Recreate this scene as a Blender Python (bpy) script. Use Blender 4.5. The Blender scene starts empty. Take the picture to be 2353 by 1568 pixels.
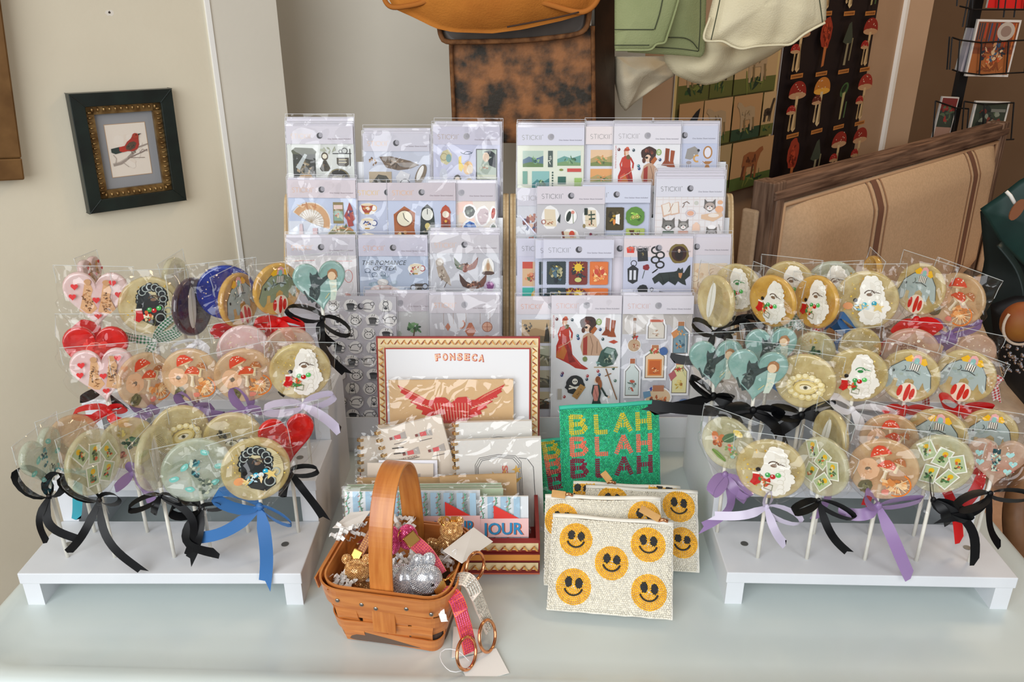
import bpy, math, random
import numpy as np
from mathutils import Vector, Matrix, noise
from mathutils.geometry import tessellate_polygon

# ------------------------------------------------------------------ camera, light, exposure
SC = bpy.context.scene
COL = SC.collection
FW, FH, F = 2353.0, 1568.0, 1884.0
PITCH = math.radians(23.0)
CP, SP = math.cos(PITCH), math.sin(PITCH)
T = 0.75                 # table top height
H = 0.70                 # camera height above the table top
cam_d = bpy.data.cameras.new('camera'); cam = bpy.data.objects.new('camera', cam_d); COL.objects.link(cam)
cam.location = (0, 0, T + H); cam.rotation_euler = (math.radians(90) - PITCH, 0, 0)
cam_d.sensor_fit = 'HORIZONTAL'; cam_d.sensor_width = 36.0; cam_d.lens = 36.0 * F / FW
cam_d.clip_start = 0.02; cam_d.clip_end = 50
SC.camera = cam
SC.view_settings.view_transform = 'Standard'; SC.view_settings.look = 'None'
SC.view_settings.gamma = 1.0; SC.view_settings.use_curve_mapping = False
SC.view_settings.exposure = -0.22
SC.cycles.max_bounces = 10; SC.cycles.diffuse_bounces = 4; SC.cycles.glossy_bounces = 4
SC.cycles.transmission_bounces = 6; SC.cycles.transparent_max_bounces = 40
SC.cycles.sample_clamp_indirect = 4.0
SC.cycles.caustics_reflective = False; SC.cycles.caustics_refractive = False
world = bpy.data.worlds.new('world'); SC.world = world; world.use_nodes = True
world.node_tree.nodes['Background'].inputs[0].default_value = (0.84, 0.85, 0.86, 1)
world.node_tree.nodes['Background'].inputs[1].default_value = 0.44
def area(name, loc, target, sx, sy, power, col):
    d = bpy.data.lights.new(name, 'AREA'); d.shape = 'RECTANGLE'; d.size = sx; d.size_y = sy
    d.energy = power; d.color = col
    o = bpy.data.objects.new(name, d); COL.objects.link(o); o.location = loc
    o.rotation_euler = (Vector(target) - Vector(loc)).to_track_quat('-Z', 'Y').to_euler()
    return o
area('shop_window_daylight', (-1.0, -1.3, 1.95), (0.1, 1.2, 0.85), 2.3, 1.9, 80, (0.95, 0.975, 1.0))
area('front_right_fill', (1.7, -1.1, 2.1), (0.7, 1.6, 0.8), 0.8, 1.6, 19, (0.98, 0.98, 1.0))  # unseen fill added to lift the right side, no known opening there
area('ceiling_lamp', (1.6, 1.9, 2.9), (1.6, 2.2, 0.5), 0.5, 0.5, 20, (1.0, 0.74, 0.48))

# ------------------------------------------------------------------ pixels to places
def ray(px, py):
    u = (px - FW / 2) / F; v = (FH / 2 - py) / F
    return Vector((u, CP + v * SP, -SP + v * CP))
def P(px, py, Y=None, z=None):
    d = ray(px, py)
    t = Y / d.y if Y is not None else (z - H) / d.z
    return Vector((d.x * t, d.y * t, d.z * t + T + H))
def PP(px, py, p0, n):                      # where the ray meets the plane through p0 with normal n
    d = ray(px, py); c = Vector((0, 0, T + H)); n = Vector(n)
    t = (Vector(p0) - c).dot(n) / d.dot(n)
    return c + d * t
def depth(p): return p.y * CP + (T + H - p.z) * SP
def mpp(p): return depth(p) / F             # metres per pixel at p

# ------------------------------------------------------------------ scene helpers
def srgb(c):
    if isinstance(c, str):
        c = c.lstrip('#'); c = ''.join(q * 2 for q in c) if len(c) == 3 else c; c = tuple(int(c[i:i + 2], 16) for i in (0, 2, 4))
    return tuple((x / 255 / 12.92) if x / 255 <= 0.04045 else ((x / 255 + 0.055) / 1.055) ** 2.4 for x in c[:3]) + (1.0,)
MATS = {}
def mk(name, col=(200, 200, 200), rough=0.5, metal=0.0, col2=None, ns=20.0, st=(1, 1, 1), lo=0.35, hi=0.65, bump=0.0, bs=200.0,
       bst=None, coat=0.0, alpha=1.0, spec=0.5, sheen=0.0, attr=False, wave=None, detail=4.0, trans=0.0, subs=0.0):
    if name in MATS: return MATS[name]
    m = bpy.data.materials.new(name); m.use_nodes = True; nt = m.node_tree; N = nt.nodes; L = nt.links
    b = N['Principled BSDF']
    b.inputs['Base Color'].default_value = srgb(col); b.inputs['Roughness'].default_value = rough
    b.inputs['Metallic'].default_value = metal; b.inputs['Alpha'].default_value = alpha
    b.inputs['Coat Weight'].default_value = coat; b.inputs['Coat Roughness'].default_value = 0.05
    b.inputs['Specular IOR Level'].default_value = spec; b.inputs['Sheen Weight'].default_value = sheen
    b.inputs['Transmission Weight'].default_value = trans
    tc = N.new('ShaderNodeTexCoord')
    def mapped(s):
        mp = N.new('ShaderNodeMapping'); mp.inputs['Scale'].default_value = s; L.new(tc.outputs['Object'], mp.inputs[0]); return mp
    src = None
    if attr:
        a = N.new('ShaderNodeAttribute'); a.attribute_name = 'Col'; src = a.outputs['Color']
    if col2 is not None:
        mp = mapped(st)
        if wave:
            t = N.new('ShaderNodeTexWave'); t.inputs['Scale'].default_value = ns; t.inputs['Distortion'].default_value = wave
            t.inputs['Detail'].default_value = 3; t.inputs['Detail Scale'].default_value = 2; out = t.outputs['Fac']
        else:
            t = N.new('ShaderNodeTexNoise'); t.inputs['Scale'].default_value = ns; t.inputs['Detail'].default_value = detail; out = t.outputs['Fac']
        L.new(mp.outputs[0], t.inputs['Vector'])
        r = N.new('ShaderNodeValToRGB'); r.color_ramp.elements[0].position = lo; r.color_ramp.elements[1].position = hi
        r.color_ramp.elements[0].color = srgb(col); r.color_ramp.elements[1].color = srgb(col2)
        L.new(out, r.inputs[0]); src = r.outputs[0]
    if src is not None: L.new(src, b.inputs['Base Color'])
    if bump:
        mp2 = mapped(bst or (1, 1, 1))
        t2 = N.new('ShaderNodeTexNoise'); t2.inputs['Scale'].default_value = bs; t2.inputs['Detail'].default_value = 3
        L.new(mp2.outputs[0], t2.inputs['Vector'])
        bp = N.new('ShaderNodeBump'); bp.inputs['Strength'].default_value = bump; bp.inputs['Distance'].default_value = 0.002
        L.new(t2.outputs['Fac'], bp.inputs['Height']); L.new(bp.outputs[0], b.inputs['Normal'])
    MATS[name] = m
    return m
def cello(name, base=0.0, gain=1.0, bscale=14, strength=1.0, rough=0.06, dist=0.004, tint=(1, 1, 1), crease=0.5):
    if name in MATS: return MATS[name]
    m = bpy.data.materials.new(name); m.use_nodes = True; nt = m.node_tree; N = nt.nodes; L = nt.links
    N.remove(N['Principled BSDF']); out = N['Material Output']
    tc = N.new('ShaderNodeTexCoord'); oi = N.new('ShaderNodeObjectInfo')
    vm = N.new('ShaderNodeVectorMath'); vm.operation = 'ADD'; L.new(tc.outputs['Object'], vm.inputs[0])
    cx = N.new('ShaderNodeCombineXYZ'); L.new(oi.outputs['Random'], cx.inputs[0]); L.new(oi.outputs['Random'], cx.inputs[1])
    sc = N.new('ShaderNodeVectorMath'); sc.operation = 'SCALE'; sc.inputs['Scale'].default_value = 9.0; L.new(cx.outputs[0], sc.inputs[0]); L.new(sc.outputs[0], vm.inputs[1])
    n1 = N.new('ShaderNodeTexNoise'); n1.inputs['Scale'].default_value = bscale; n1.inputs['Detail'].default_value = 1.0; n1.inputs['Distortion'].default_value = 0.6
    L.new(vm.outputs[0], n1.inputs['Vector'])
    v = N.new('ShaderNodeTexVoronoi'); v.feature = 'DISTANCE_TO_EDGE'; v.inputs['Scale'].default_value = bscale * 1.3
    mixv = N.new('ShaderNodeVectorMath'); mixv.operation = 'MULTIPLY_ADD'; mixv.inputs[1].default_value = (.06, .06, .06)
    L.new(n1.outputs['Color'], mixv.inputs[0]); L.new(vm.outputs[0], mixv.inputs[2]); L.new(mixv.outputs[0], v.inputs['Vector'])
    ad = N.new('ShaderNodeMath'); ad.operation = 'MULTIPLY_ADD'; ad.inputs[1].default_value = crease
    L.new(v.outputs['Distance'], ad.inputs[0]); L.new(n1.outputs['Fac'], ad.inputs[2])
    bp = N.new('ShaderNodeBump'); bp.inputs['Strength'].default_value = strength; bp.inputs['Distance'].default_value = dist
    L.new(ad.outputs[0], bp.inputs['Height'])
    lw = N.new('ShaderNodeLayerWeight'); lw.inputs['Blend'].default_value = 0.5
    fr = N.new('ShaderNodeMath'); fr.operation = 'POWER'; fr.inputs[1].default_value = 4.0; L.new(lw.outputs['Facing'], fr.inputs[0])
    ma = N.new('ShaderNodeMath'); ma.operation = 'MULTIPLY_ADD'; ma.inputs[1].default_value = .45 * gain; ma.inputs[2].default_value = base + .045 * gain; ma.use_clamp = True
    L.new(fr.outputs[0], ma.inputs[0])
    tr = N.new('ShaderNodeBsdfTransparent'); tr.inputs[0].default_value = (*tint, 1)
    gl = N.new('ShaderNodeBsdfGlossy'); gl.inputs['Roughness'].default_value = rough; L.new(bp.outputs[0], gl.inputs['Normal'])
    mx = N.new('ShaderNodeMixShader'); L.new(ma.outputs[0], mx.inputs[0]); L.new(tr.outputs[0], mx.inputs[1]); L.new(gl.outputs[0], mx.inputs[2])
    L.new(mx.outputs[0], out.inputs['Surface'])
    MATS[name] = m
    return m

def setp(o, label=None, cat=None, group=None, kind=None):
    if label: o['label'] = label
    if cat: o['category'] = cat
    if group: o['group'] = group
    if kind: o['kind'] = kind
    return o
def root(name, loc, label, cat, group=None, M=None):
    o = bpy.data.objects.new(name, None); COL.objects.link(o); o.empty_display_size = 0.05
    if M is not None: o.matrix_basis = M
    else: o.location = loc
    return setp(o, label, cat, group)
def chain(o):
    M = Matrix.Identity(4)
    while o is not None: M = o.matrix_basis @ M; o = o.parent
    return M
def mesh(name, verts, faces, mat, parent=None, smooth=False, cols=None, world=False, M=None, mats=None, fm=None):
    if world and parent is not None:
        I = chain(parent).inverted(); verts = [I @ Vector(v) for v in verts]
    me = bpy.data.meshes.new(name)
    me.from_pydata([tuple(v) for v in verts], [], [tuple(f) for f in faces])
    if mats:
        for m in mats: me.materials.append(m)
        for p, k in zip(me.polygons, fm): p.material_index = k
    else: me.materials.append(mat)
    if smooth: me.polygons.foreach_set('use_smooth', [True] * len(me.polygons))
    if cols is not None:
        at = me.attributes.new('Col', 'FLOAT_COLOR', 'FACE')
        at.data.foreach_set('color', np.array(cols, dtype=np.float32).ravel())
    me.update()
    o = bpy.data.objects.new(name, me); COL.objects.link(o)
    if parent is not None: o.parent = parent
    if M is not None: o.matrix_basis = M
    return o
class G:                                    # collects shapes for one mesh
    def __init__(s): s.v = []; s.f = []; s.c = []
    def add(s, v, f, c=None):
        b = len(s.v); s.v += [Vector(x) for x in v]; s.f += [tuple(i + b for i in q) for q in f]
        if c is not None: s.c += [c] * len(f)
        return s
    def box(s, x0, x1, y0, y1, z0, z1, M=None, c=None):
        v = [Vector((x, y, z)) for z in (z0, z1) for y in (y0, y1) for x in (x0, x1)]
        if M: v = [M @ q for q in v]
        return s.add(v, [(0, 2, 3, 1), (4, 5, 7, 6), (0, 1, 5, 4), (2, 6, 7, 3), (0, 4, 6, 2), (1, 3, 7, 5)], c)
    def tube(s, pts, r, n=8, caps=True, closed=False, c=None, flat=1.0):
        pts = [Vector(p) for p in pts]; k = len(pts); rr = r if isinstance(r, (list, tuple)) else [r] * k
        rings = []; prev = None
        for i, p in enumerate(pts):
            if closed: t = pts[(i + 1) % k] - pts[i - 1]
            else: t = pts[min(i + 1, k - 1)] - pts[max(i - 1, 0)]
            t.normalize()
            if prev is None: a = t.orthogonal().normalized()
            else: a = (prev - t * prev.dot(t)).normalized()
            prev = a; b = t.cross(a)
            rings.append([p + (a * math.cos(2 * math.pi * j / n) + b * flat * math.sin(2 * math.pi * j / n)) * rr[i] for j in range(n)])
        v = [q for R in rings for q in R]; f = []
        for i in range(k if closed else k - 1):
            i2 = (i + 1) % k
            for j in range(n): f.append((i * n + j, i * n + (j + 1) % n, i2 * n + (j + 1) % n, i2 * n + j))
        if caps and not closed: f += [tuple(range(n))[::-1], tuple((k - 1) * n + j for j in range(n))]
        return s.add(v, f, c)
    def ball(s, p, r, n=10, m=7, M=None, c=None):
        p = Vector(p); r = Vector(r) if not isinstance(r, (int, float)) else Vector((r, r, r)); v = []; f = []
        for i in range(m + 1):
            a = math.pi * i / m
            for j in range(n):
                b = 2 * math.pi * j / n
                q = Vector((math.sin(a) * math.cos(b) * r.x, math.sin(a) * math.sin(b) * r.y, math.cos(a) * r.z))
                v.append(p + (M @ q if M else q))
        for i in range(m):
            for j in range(n): f.append((i * n + j, (i + 1) * n + j, (i + 1) * n + (j + 1) % n, i * n + (j + 1) % n))
        return s.add(v, f, c)
    def prism(s, poly, w0, w1, axis='x', M=None, c=None):      # poly in the plane across the axis
        n = len(poly)
        def pt(a, b, w): return Vector({'x': (w, a, b), 'y': (a, w, b), 'z': (a, b, w)}[axis])
        v = [pt(a, b, w0) for a, b in poly] + [pt(a, b, w1) for a, b in poly]
        if M: v = [M @ q for q in v]
        return s.add(v, [tuple(range(n)), tuple(range(2 * n - 1, n - 1, -1))] + [(i, i + n, (i + 1) % n + n, (i + 1) % n) for i in range(n)], c)
    def obj(s, name, mat, parent=None, **k):
        return mesh(name, s.v, s.f, mat, parent, cols=s.c if s.c else None, **k)
def frame(o, x, y):                        # local frame: x right, y up, z towards the viewer
    x = Vector(x).normalized(); y = Vector(y); y = (y - x * y.dot(x)).normalized(); z = x.cross(y)
    M = Matrix((x, y, z)).transposed().to_4x4(); M.translation = Vector(o)
    return M
def bevel(o, w=0.002, seg=2):
    m = o.modifiers.new('bevel', 'BEVEL'); m.width = w; m.segments = seg; m.limit_method = 'ANGLE'; m.angle_limit = math.radians(40)
    return o
def copy_tree(o, parent=None):
    c = o.copy(); COL.objects.link(c); c.parent = parent
    for ch in [x for x in ALLCH.get(o.name, o.children)]: copy_tree(ch, c)
    return c
ALLCH = {}
def rrect(w, h, r, n=6, cx=0, cy=0):
    pts = []
    for (sx, sy, a0) in ((1, 1, 0), (-1, 1, 90), (-1, -1, 180), (1, -1, 270)):
        for i in range(n + 1):
            a = math.radians(a0 + 90 * i / n)
            pts.append((cx + sx * (w / 2 - r) + r * math.cos(a), cy + sy * (h / 2 - r) + r * math.sin(a)))
    return pts

# ------------------------------------------------------------------ printed pictures: flat coloured shapes in layers
PRINT = mk('print', rough=0.55, attr=True)
FONTS = {}
def glyphs(s, bold=0.0, shear=0.0):
    k = (s, bold, shear)
    if k not in FONTS:
        cu = bpy.data.curves.new('t', 'FONT'); cu.body = s; cu.size = 1; cu.resolution_u = 3; cu.offset = bold; cu.shear = shear
        o = bpy.data.objects.new('t', cu); COL.objects.link(o)
        bpy.context.view_layer.update()
        dg = bpy.context.evaluated_depsgraph_get(); me = o.evaluated_get(dg).to_mesh()
        V = [(v.co.x, v.co.y) for v in me.vertices]; Fc = [tuple(p.vertices) for p in me.polygons]
        bpy.data.objects.remove(o); bpy.data.curves.remove(cu)
        x0 = min(v[0] for v in V); x1 = max(v[0] for v in V)
        FONTS[k] = ([(x - x0, y) for x, y in V], Fc, x1 - x0)
    return FONTS[k]
class Art:                                  # x right, y DOWN, in own units; scale and origin map them to metres
    def __init__(s, sc=1.0, ox=0.0, oy=0.0, dz=0.00008, seed=1, z0=0.0):
        s.sc, s.ox, s.oy, s.dz = sc, ox, oy, dz; s.n = 0; s.g = G(); s.r = random.Random(seed); s.z0 = z0
        s.t = (0, 0, 1, 1, 0)
    def at(s, x, y, k=1.0, ky=None, rot=0): s.t = (x, y, k, ky or k, math.radians(rot)); return s
    def home(s): s.t = (0, 0, 1, 1, 0); return s
    def m(s, x, y):
        tx, ty, k, ky, a = s.t; x, y = x * k, y * ky
        x, y = x * math.cos(a) - y * math.sin(a) + tx, x * math.sin(a) + y * math.cos(a) + ty
        return ((x - s.ox) * s.sc, -(y - s.oy) * s.sc)
    def poly(s, pts, c, bump=True):
        if bump: s.n += 1
        z = s.z0 + s.n * s.dz
        q = [s.m(*p) for p in pts]
        ar = sum(q[i - 1][0] * q[i][1] - q[i][0] * q[i - 1][1] for i in range(len(q)))
        if ar < 0: q = q[::-1]
        s.g.add([(x, y, z) for x, y in q], [tuple(range(len(q)))], srgb(c)); return s
    def rect(s, x, y, w, h, c): return s.poly([(x, y), (x + w, y), (x + w, y + h), (x, y + h)], c)
    def ell(s, x, y, rx, ry=None, c='#000000', rot=0, n=20, jag=0.0):
        ry = ry or rx; a = math.radians(rot); o = []
        for i in range(n):
            t = 2 * math.pi * i / n; k = 1 + s.r.uniform(-jag, jag)
            p, q = rx * k * math.cos(t), ry * k * math.sin(t)
            o.append((x + p * math.cos(a) - q * math.sin(a), y + p * math.sin(a) + q * math.cos(a)))
        return s.poly(o, c)
    def line(s, pts, w, c):
        s.n += 1; z = s.z0 + s.n * s.dz; k = len(pts); L = []; R = []
        for i in range(k):
            a = pts[max(i - 1, 0)]; b = pts[min(i + 1, k - 1)]
            dx, dy = b[0] - a[0], b[1] - a[1]; l = math.hypot(dx, dy) or 1
            ww = (w if not isinstance(w, (list, tuple)) else w[i]) / 2
            L.append(s.m(pts[i][0] - dy / l * ww, pts[i][1] + dx / l * ww)); R.append(s.m(pts[i][0] + dy / l * ww, pts[i][1] - dx / l * ww))
        s.g.add([(x, y, z) for x, y in L + R], [(i, i + 1, k + i + 1, k + i) for i in range(k - 1)], srgb(c)); return s
    def arc(s, x, y, r, a0, a1, w, c, ry=None, n=12):
        ry = ry or r
        return s.line([(x + r * math.cos(math.radians(a0 + (a1 - a0) * i / n)), y + ry * math.sin(math.radians(a0 + (a1 - a0) * i / n))) for i in range(n + 1)], w, c)
    def ring(s, x, y, r, w, c, ry=None): return s.arc(x, y, r, 0, 360, w, c, ry, 24)
    def dapple(s, x, y, rx, ry, cs, n=10, k=0.25, jag=0.35):   # patches of several colours inside an oval
        for i in range(n):
            a = s.r.uniform(0, 6.28); q = math.sqrt(s.r.random()) * (1 - k)
            s.ell(x + rx * q * math.cos(a), y + ry * q * math.sin(a), rx * k * s.r.uniform(.5, 1.2), ry * k * s.r.uniform(.5, 1.2), s.r.choice(cs), s.r.uniform(0, 180), 9, jag)
        return s
    def text(s, t, x, y, h, c, w=None, bold=0.0, shear=0.0, rot=0, centre=False):
        V, Fc, tw = glyphs(t, bold, shear); s.n += 1; z = s.z0 + s.n * s.dz; kx = (w / tw) if w else h / .7; ky = h / .7; a = math.radians(rot)
        o = []
        for gx, gy in V:
            p, q = gx * kx - (tw * kx / 2 if centre else 0), -gy * ky
            o.append(s.m(x + p * math.cos(a) - q * math.sin(a), y + p * math.sin(a) + q * math.cos(a)))
        s.g.add([(p, q, z) for p, q in o], Fc, srgb(c)); return s
    def obj(s, name, parent, mat=None, M=None): return s.g.obj(name, mat or PRINT, parent, M=M)
def inpoly(x, y, poly):
    c = False; n = len(poly)
    for i in range(n):
        x1, y1 = poly[i]; x2, y2 = poly[i - 1]
        if (y1 > y) != (y2 > y) and x < (x2 - x1) * (y - y1) / (y2 - y1) + x1: c = not c
    return c
def resample(poly, n, closed=True):
    pts = [Vector(p) for p in poly]; k = len(pts); seg = [(pts[i], pts[(i + 1) % k]) for i in range(k if closed else k - 1)]
    Ls = [(b - a).length for a, b in seg]; tot = sum(Ls); out = []; i = 0; acc = 0
    for j in range(n):
        d = tot * j / (n if closed else n - 1)
        while i < len(seg) - 1 and acc + Ls[i] < d: acc += Ls[i]; i += 1
        a, b = seg[i]; out.append(a + (b - a) * min(1, max(0, (d - acc) / (Ls[i] or 1))))
    return out
def smooth(pts, it=1):
    for _ in range(it):
        o = []
        for i in range(len(pts)):
            a, b = pts[i], pts[(i + 1) % len(pts)]
            o += [a * .75 + b * .25, a * .25 + b * .75]
        pts = o
    return pts
def pillow(name, outline, front, mat, parent=None, bulge=0.02, back=0.01, N=72, K=9, wr=0.004, ws=14.0, seed=0, power=2.2, centre=None, world=True, aniso=(1, 1, 1), fold=0.0, fs=30):
    """a soft body: outline (world points), rings to its centre, bulging along front and back"""
    o = resample([Vector(p) for p in outline], N); n = Vector(front).normalized()
    c = Vector(centre) if centre else sum(o, Vector()) / N
    v = []; f = []
    for side, bl in ((1, bulge), (-1, back)):
        for k in range(K + 1):
            s = 1 - k / (K + 1)
            for p in o:
                q = c + (p - c) * s
                d = bl * (1 - s ** power)
                e = noise.noise(Vector((q.x * aniso[0], q.y * aniso[1], q.z * aniso[2])) * ws + Vector((seed, seed * 3.1, 0)))
                w_ = wr * e * min(1, (1 - s) * 5)
                if fold: w_ += fold * math.sin(fs * (q.x + .3 * q.z) + 4 * e) * min(1, (1 - s) * 4)
                v.append(q + n * (side * d + w_))
        v.append(c + n * (side * bl))
    B = (K + 1) * N + 1
    for sd in (0, 1):
        for k in range(K):
            for j in range(N):
                q = (sd * B + k * N + j, sd * B + k * N + (j + 1) % N, sd * B + (k + 1) * N + (j + 1) % N, sd * B + (k + 1) * N + j)
                f.append(q if sd == 0 else q[::-1])
        for j in range(N):
            q = (sd * B + K * N + j, sd * B + K * N + (j + 1) % N, sd * B + (K + 1) * N)
            f.append(q if sd == 0 else q[::-1])
    for j in range(N): f.append((j, B + j, B + (j + 1) % N, (j + 1) % N))
    return mesh(name, v, f, mat, parent, smooth=True, world=world)
# ------------------------------------------------------------------ the setting
R_ = random.Random(5)
D46 = Vector((0.72, 0.69, 0)).normalized(); N46 = Vector((0.69, -0.72, 0)).normalized()
def struct(o): o['kind'] = 'structure'; return o
def wall_seg(name, a, b, mat, z0=0.0, z1=3.0, th=0.1, back=None):
    a = Vector((*a, 0)); b = Vector((*b, 0)); d = (b - a).normalized(); n = Vector((d.y, -d.x, 0))  # n faces the camera side
    g = G(); q = [a, b, b - n * th, a - n * th]
    g.add([p + Vector((0, 0, z)) for z in (z0, z1) for p in q], [(0, 1, 5, 4), (1, 2, 6, 5), (2, 3, 7, 6), (3, 0, 4, 7), (4, 5, 6, 7), (3, 2, 1, 0)])
    return struct(g.obj(name, mat))
m_wall = mk('wall_paint', (224, 216, 194), 0.85, col2=(217, 208, 186), ns=3, bump=.12, bs=90)
m_grey = mk('grey_paint', (208, 202, 188), 0.85, col2=(201, 195, 181), ns=3, bump=.12, bs=90)
m_warm = mk('wall_paint_dim_warm', (176, 146, 118), 0.85, col2=(166, 136, 108), ns=3, bump=.12, bs=90)  # wall paint with the right side's dimmer, warmer light put into the colour
m_trimw = mk('white_trim', (244, 244, 240), 0.4)
m_floor = mk('floor_boards', (120, 92, 66), 0.6, col2=(92, 68, 48), ns=8, st=(1, 12, 1))
CA = Vector((-0.565, 1.64, 0))            # outer corner of the left wall
a = CA - D46 * 3.2
wall_seg('wall_left', (a.x, a.y), (CA.x, CA.y), m_wall)
cb = (-0.452, 1.70)
wall_seg('wall_pier', (CA.x, CA.y), cb, m_grey, th=.3)
g = G(); g.box(-.005, .004, -.005, .004, 0, 3, Matrix.Translation(CA) @ Matrix.Rotation(.76, 4, 'Z')); struct(g.obj('trim_1', m_trimw))
wall_seg('wall_back', (-0.75, 1.95), (0.30, 1.95), m_grey)
c4 = Vector((0.30, 1.95, 0)); e4 = c4 + D46 * 1.36
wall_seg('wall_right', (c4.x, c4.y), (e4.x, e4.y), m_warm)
e5 = e4 + Vector((0.10, 0.015, 0))
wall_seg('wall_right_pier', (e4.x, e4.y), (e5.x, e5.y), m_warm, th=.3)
g = G(); g.box(-.012, .008, -.012, .008, 0, 3, Matrix.Translation(e4) @ Matrix.Rotation(.76, 4, 'Z')); struct(g.obj('trim_2', m_trimw))
m_far = mk('far_wall_paint', (150, 120, 92), 0.85, col2=(138, 108, 80), ns=2)
wall_seg('wall_far', (1.1, 4.3), (5.2, 4.3), m_far)
wall_seg('wall_far_right', (4.2, 4.4), (4.2, -2.6), m_far)
g = G(); g.box(-3.2, 5.2, -2.6, 4.6, -.05, 0); struct(g.obj('floor', m_floor))
m_ceil = mk('ceiling_paint', (214, 210, 202), 0.9)
g = G(); g.box(-3.2, 5.2, -0.2, 4.6, 3.0, 3.05); struct(g.obj('ceiling', m_ceil))
# a screw hole in the plaster
hp = PP(252, 30, CA, N46)
MW = frame(hp, D46, (0, 0, 1))
A = Art(.001, seed=3); A.ell(0, 0, 7, 5, '#e6e0d4', jag=.2); A.ell(0, -1, 2, 2, '#3a3028', jag=.3)
o = A.obj('wall_plug', None, M=MW); setp(o, 'small chipped screw hole in the cream wall above the bird picture', 'hole')

# table: rounded top with a raised rim
m_table = mk('table_paint', (210, 219, 216), 0.32, col2=(203, 213, 211), ns=5, bump=.05, bs=25, coat=.25)
TY = Matrix.Translation((0.02, 0.66, T)) @ Matrix.Rotation(math.radians(-2.0), 4, 'Z')
def table():
    t = root('display_table', None, 'white painted display table with rounded corners and raised rim', 'table', M=TY)
    w, d, r = 1.325, 0.86, 0.075
    cy = d / 2
    prof = [(0.0, -.035), (0.0, -.006), (.004, .0015), (.010, .0045), (.020, .0045), (.028, .0030), (.036, .0), (.06, 0.0)]
    v = []; f = []; rings = []
    for off, z in prof:
        rings.append([(x, y, z) for x, y in rrect(w - 2 * off, d - 2 * off, max(.012, r - off * .7), 8, 0, cy)])
    n = len(rings[0])
    for R in rings: v += R
    for i in range(len(rings) - 1):
        for j in range(n): f.append((i * n + j, i * n + (j + 1) % n, (i + 1) * n + (j + 1) % n, (i + 1) * n + j))
    f.append(tuple((len(rings) - 1) * n + j for j in range(n))); f.append(tuple(range(n))[::-1])
    mesh('table_top', v, f, m_table, t, smooth=True)
    g = G(); g.box(-w / 2 + .06, w / 2 - .06, .07, d - .07, -.12, -.0352); g.obj('apron', m_table, t)
    for x in (-w / 2 + .09, w / 2 - .09):
        for y in (.10, d - .10):
            g = G(); g.tube([(x, y, -.12), (x, y, -.3), (x, y, -.748)], [.03, .026, .018], 12); g.obj('leg', m_table, t, smooth=True)
table()

# stepped lollipop stands
m_stand = mk('stand_paint', (220, 223, 227), 0.42, col2=(214, 217, 221), ns=12, bump=.08, bs=60)
m_screw = mk('screw_metal', (150, 148, 142), 0.35, metal=1)
def stand(M, W, label, tag):
    t = root('lollipop_stand', None, label, 'stand', 'stepped white lollipop stands', M=M)
    D, hh, b = .107, .064, .016
    tops = [.049, .113, .177]
    for x0, x1 in ((0, .021), (W - .021, W)):
        poly = [(0, 0), (0, tops[0] - b), (D, tops[0] - b), (D, tops[1] - b), (2 * D, tops[1] - b), (2 * D, tops[2] - b), (3 * D, tops[2] - b), (3 * D, 0)]
        g = G(); g.prism(poly, x0, x1, 'x'); g.obj('side_panel', m_stand, t)
    for i, z in enumerate(tops):
        g = G(); g.box(-.002, W + .002, i * D - .002, (i + 1) * D - .0005 if i < 2 else 3 * D, z - b + .0003, z)
        bo = bevel(g.obj('tier_board', m_stand, t), .0012)
        for x in (.032, W - .032):
            s = G(); s.tube([(x, i * D + .056, z), (x, i * D + .056, z + .0006)], .0048, 14)
            so = s.obj('screw', m_screw, bo)
            s = G(); c = Vector((x, i * D + .056, z + .0008)); s.box(-.003, .003, -.0006, .0006, 0, .0002, Matrix.Translation(c) @ Matrix.Rotation(.6, 4, 'Z')); s.box(-.0006, .0006, -.003, .003, 0, .0002, Matrix.Translation(c) @ Matrix.Rotation(.6, 4, 'Z'))
    g = G(); g.box(.021, W - .021, 3 * D - .008, 3 * D, 0, tops[2] - b); g.obj('back_panel', m_stand, t)
    for i in (1, 2):
        g = G(); g.box(.021, W - .021, i * D + .03, i * D + .038, tops[i] - b - .03, tops[i] - b); g.obj('cross_rail', m_stand, t)
    return t
ML = Matrix.Translation((-.601, .81, T))
MR = Matrix.Translation((.2646, .812, T)) @ Matrix.Rotation(math.radians(-1.7), 4, 'Z')
stand(ML, .342, 'white three step lollipop stand at the left end of the table', 'left')
stand(MR, .346, 'white three step lollipop stand at the right end of the table', 'right')
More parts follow.
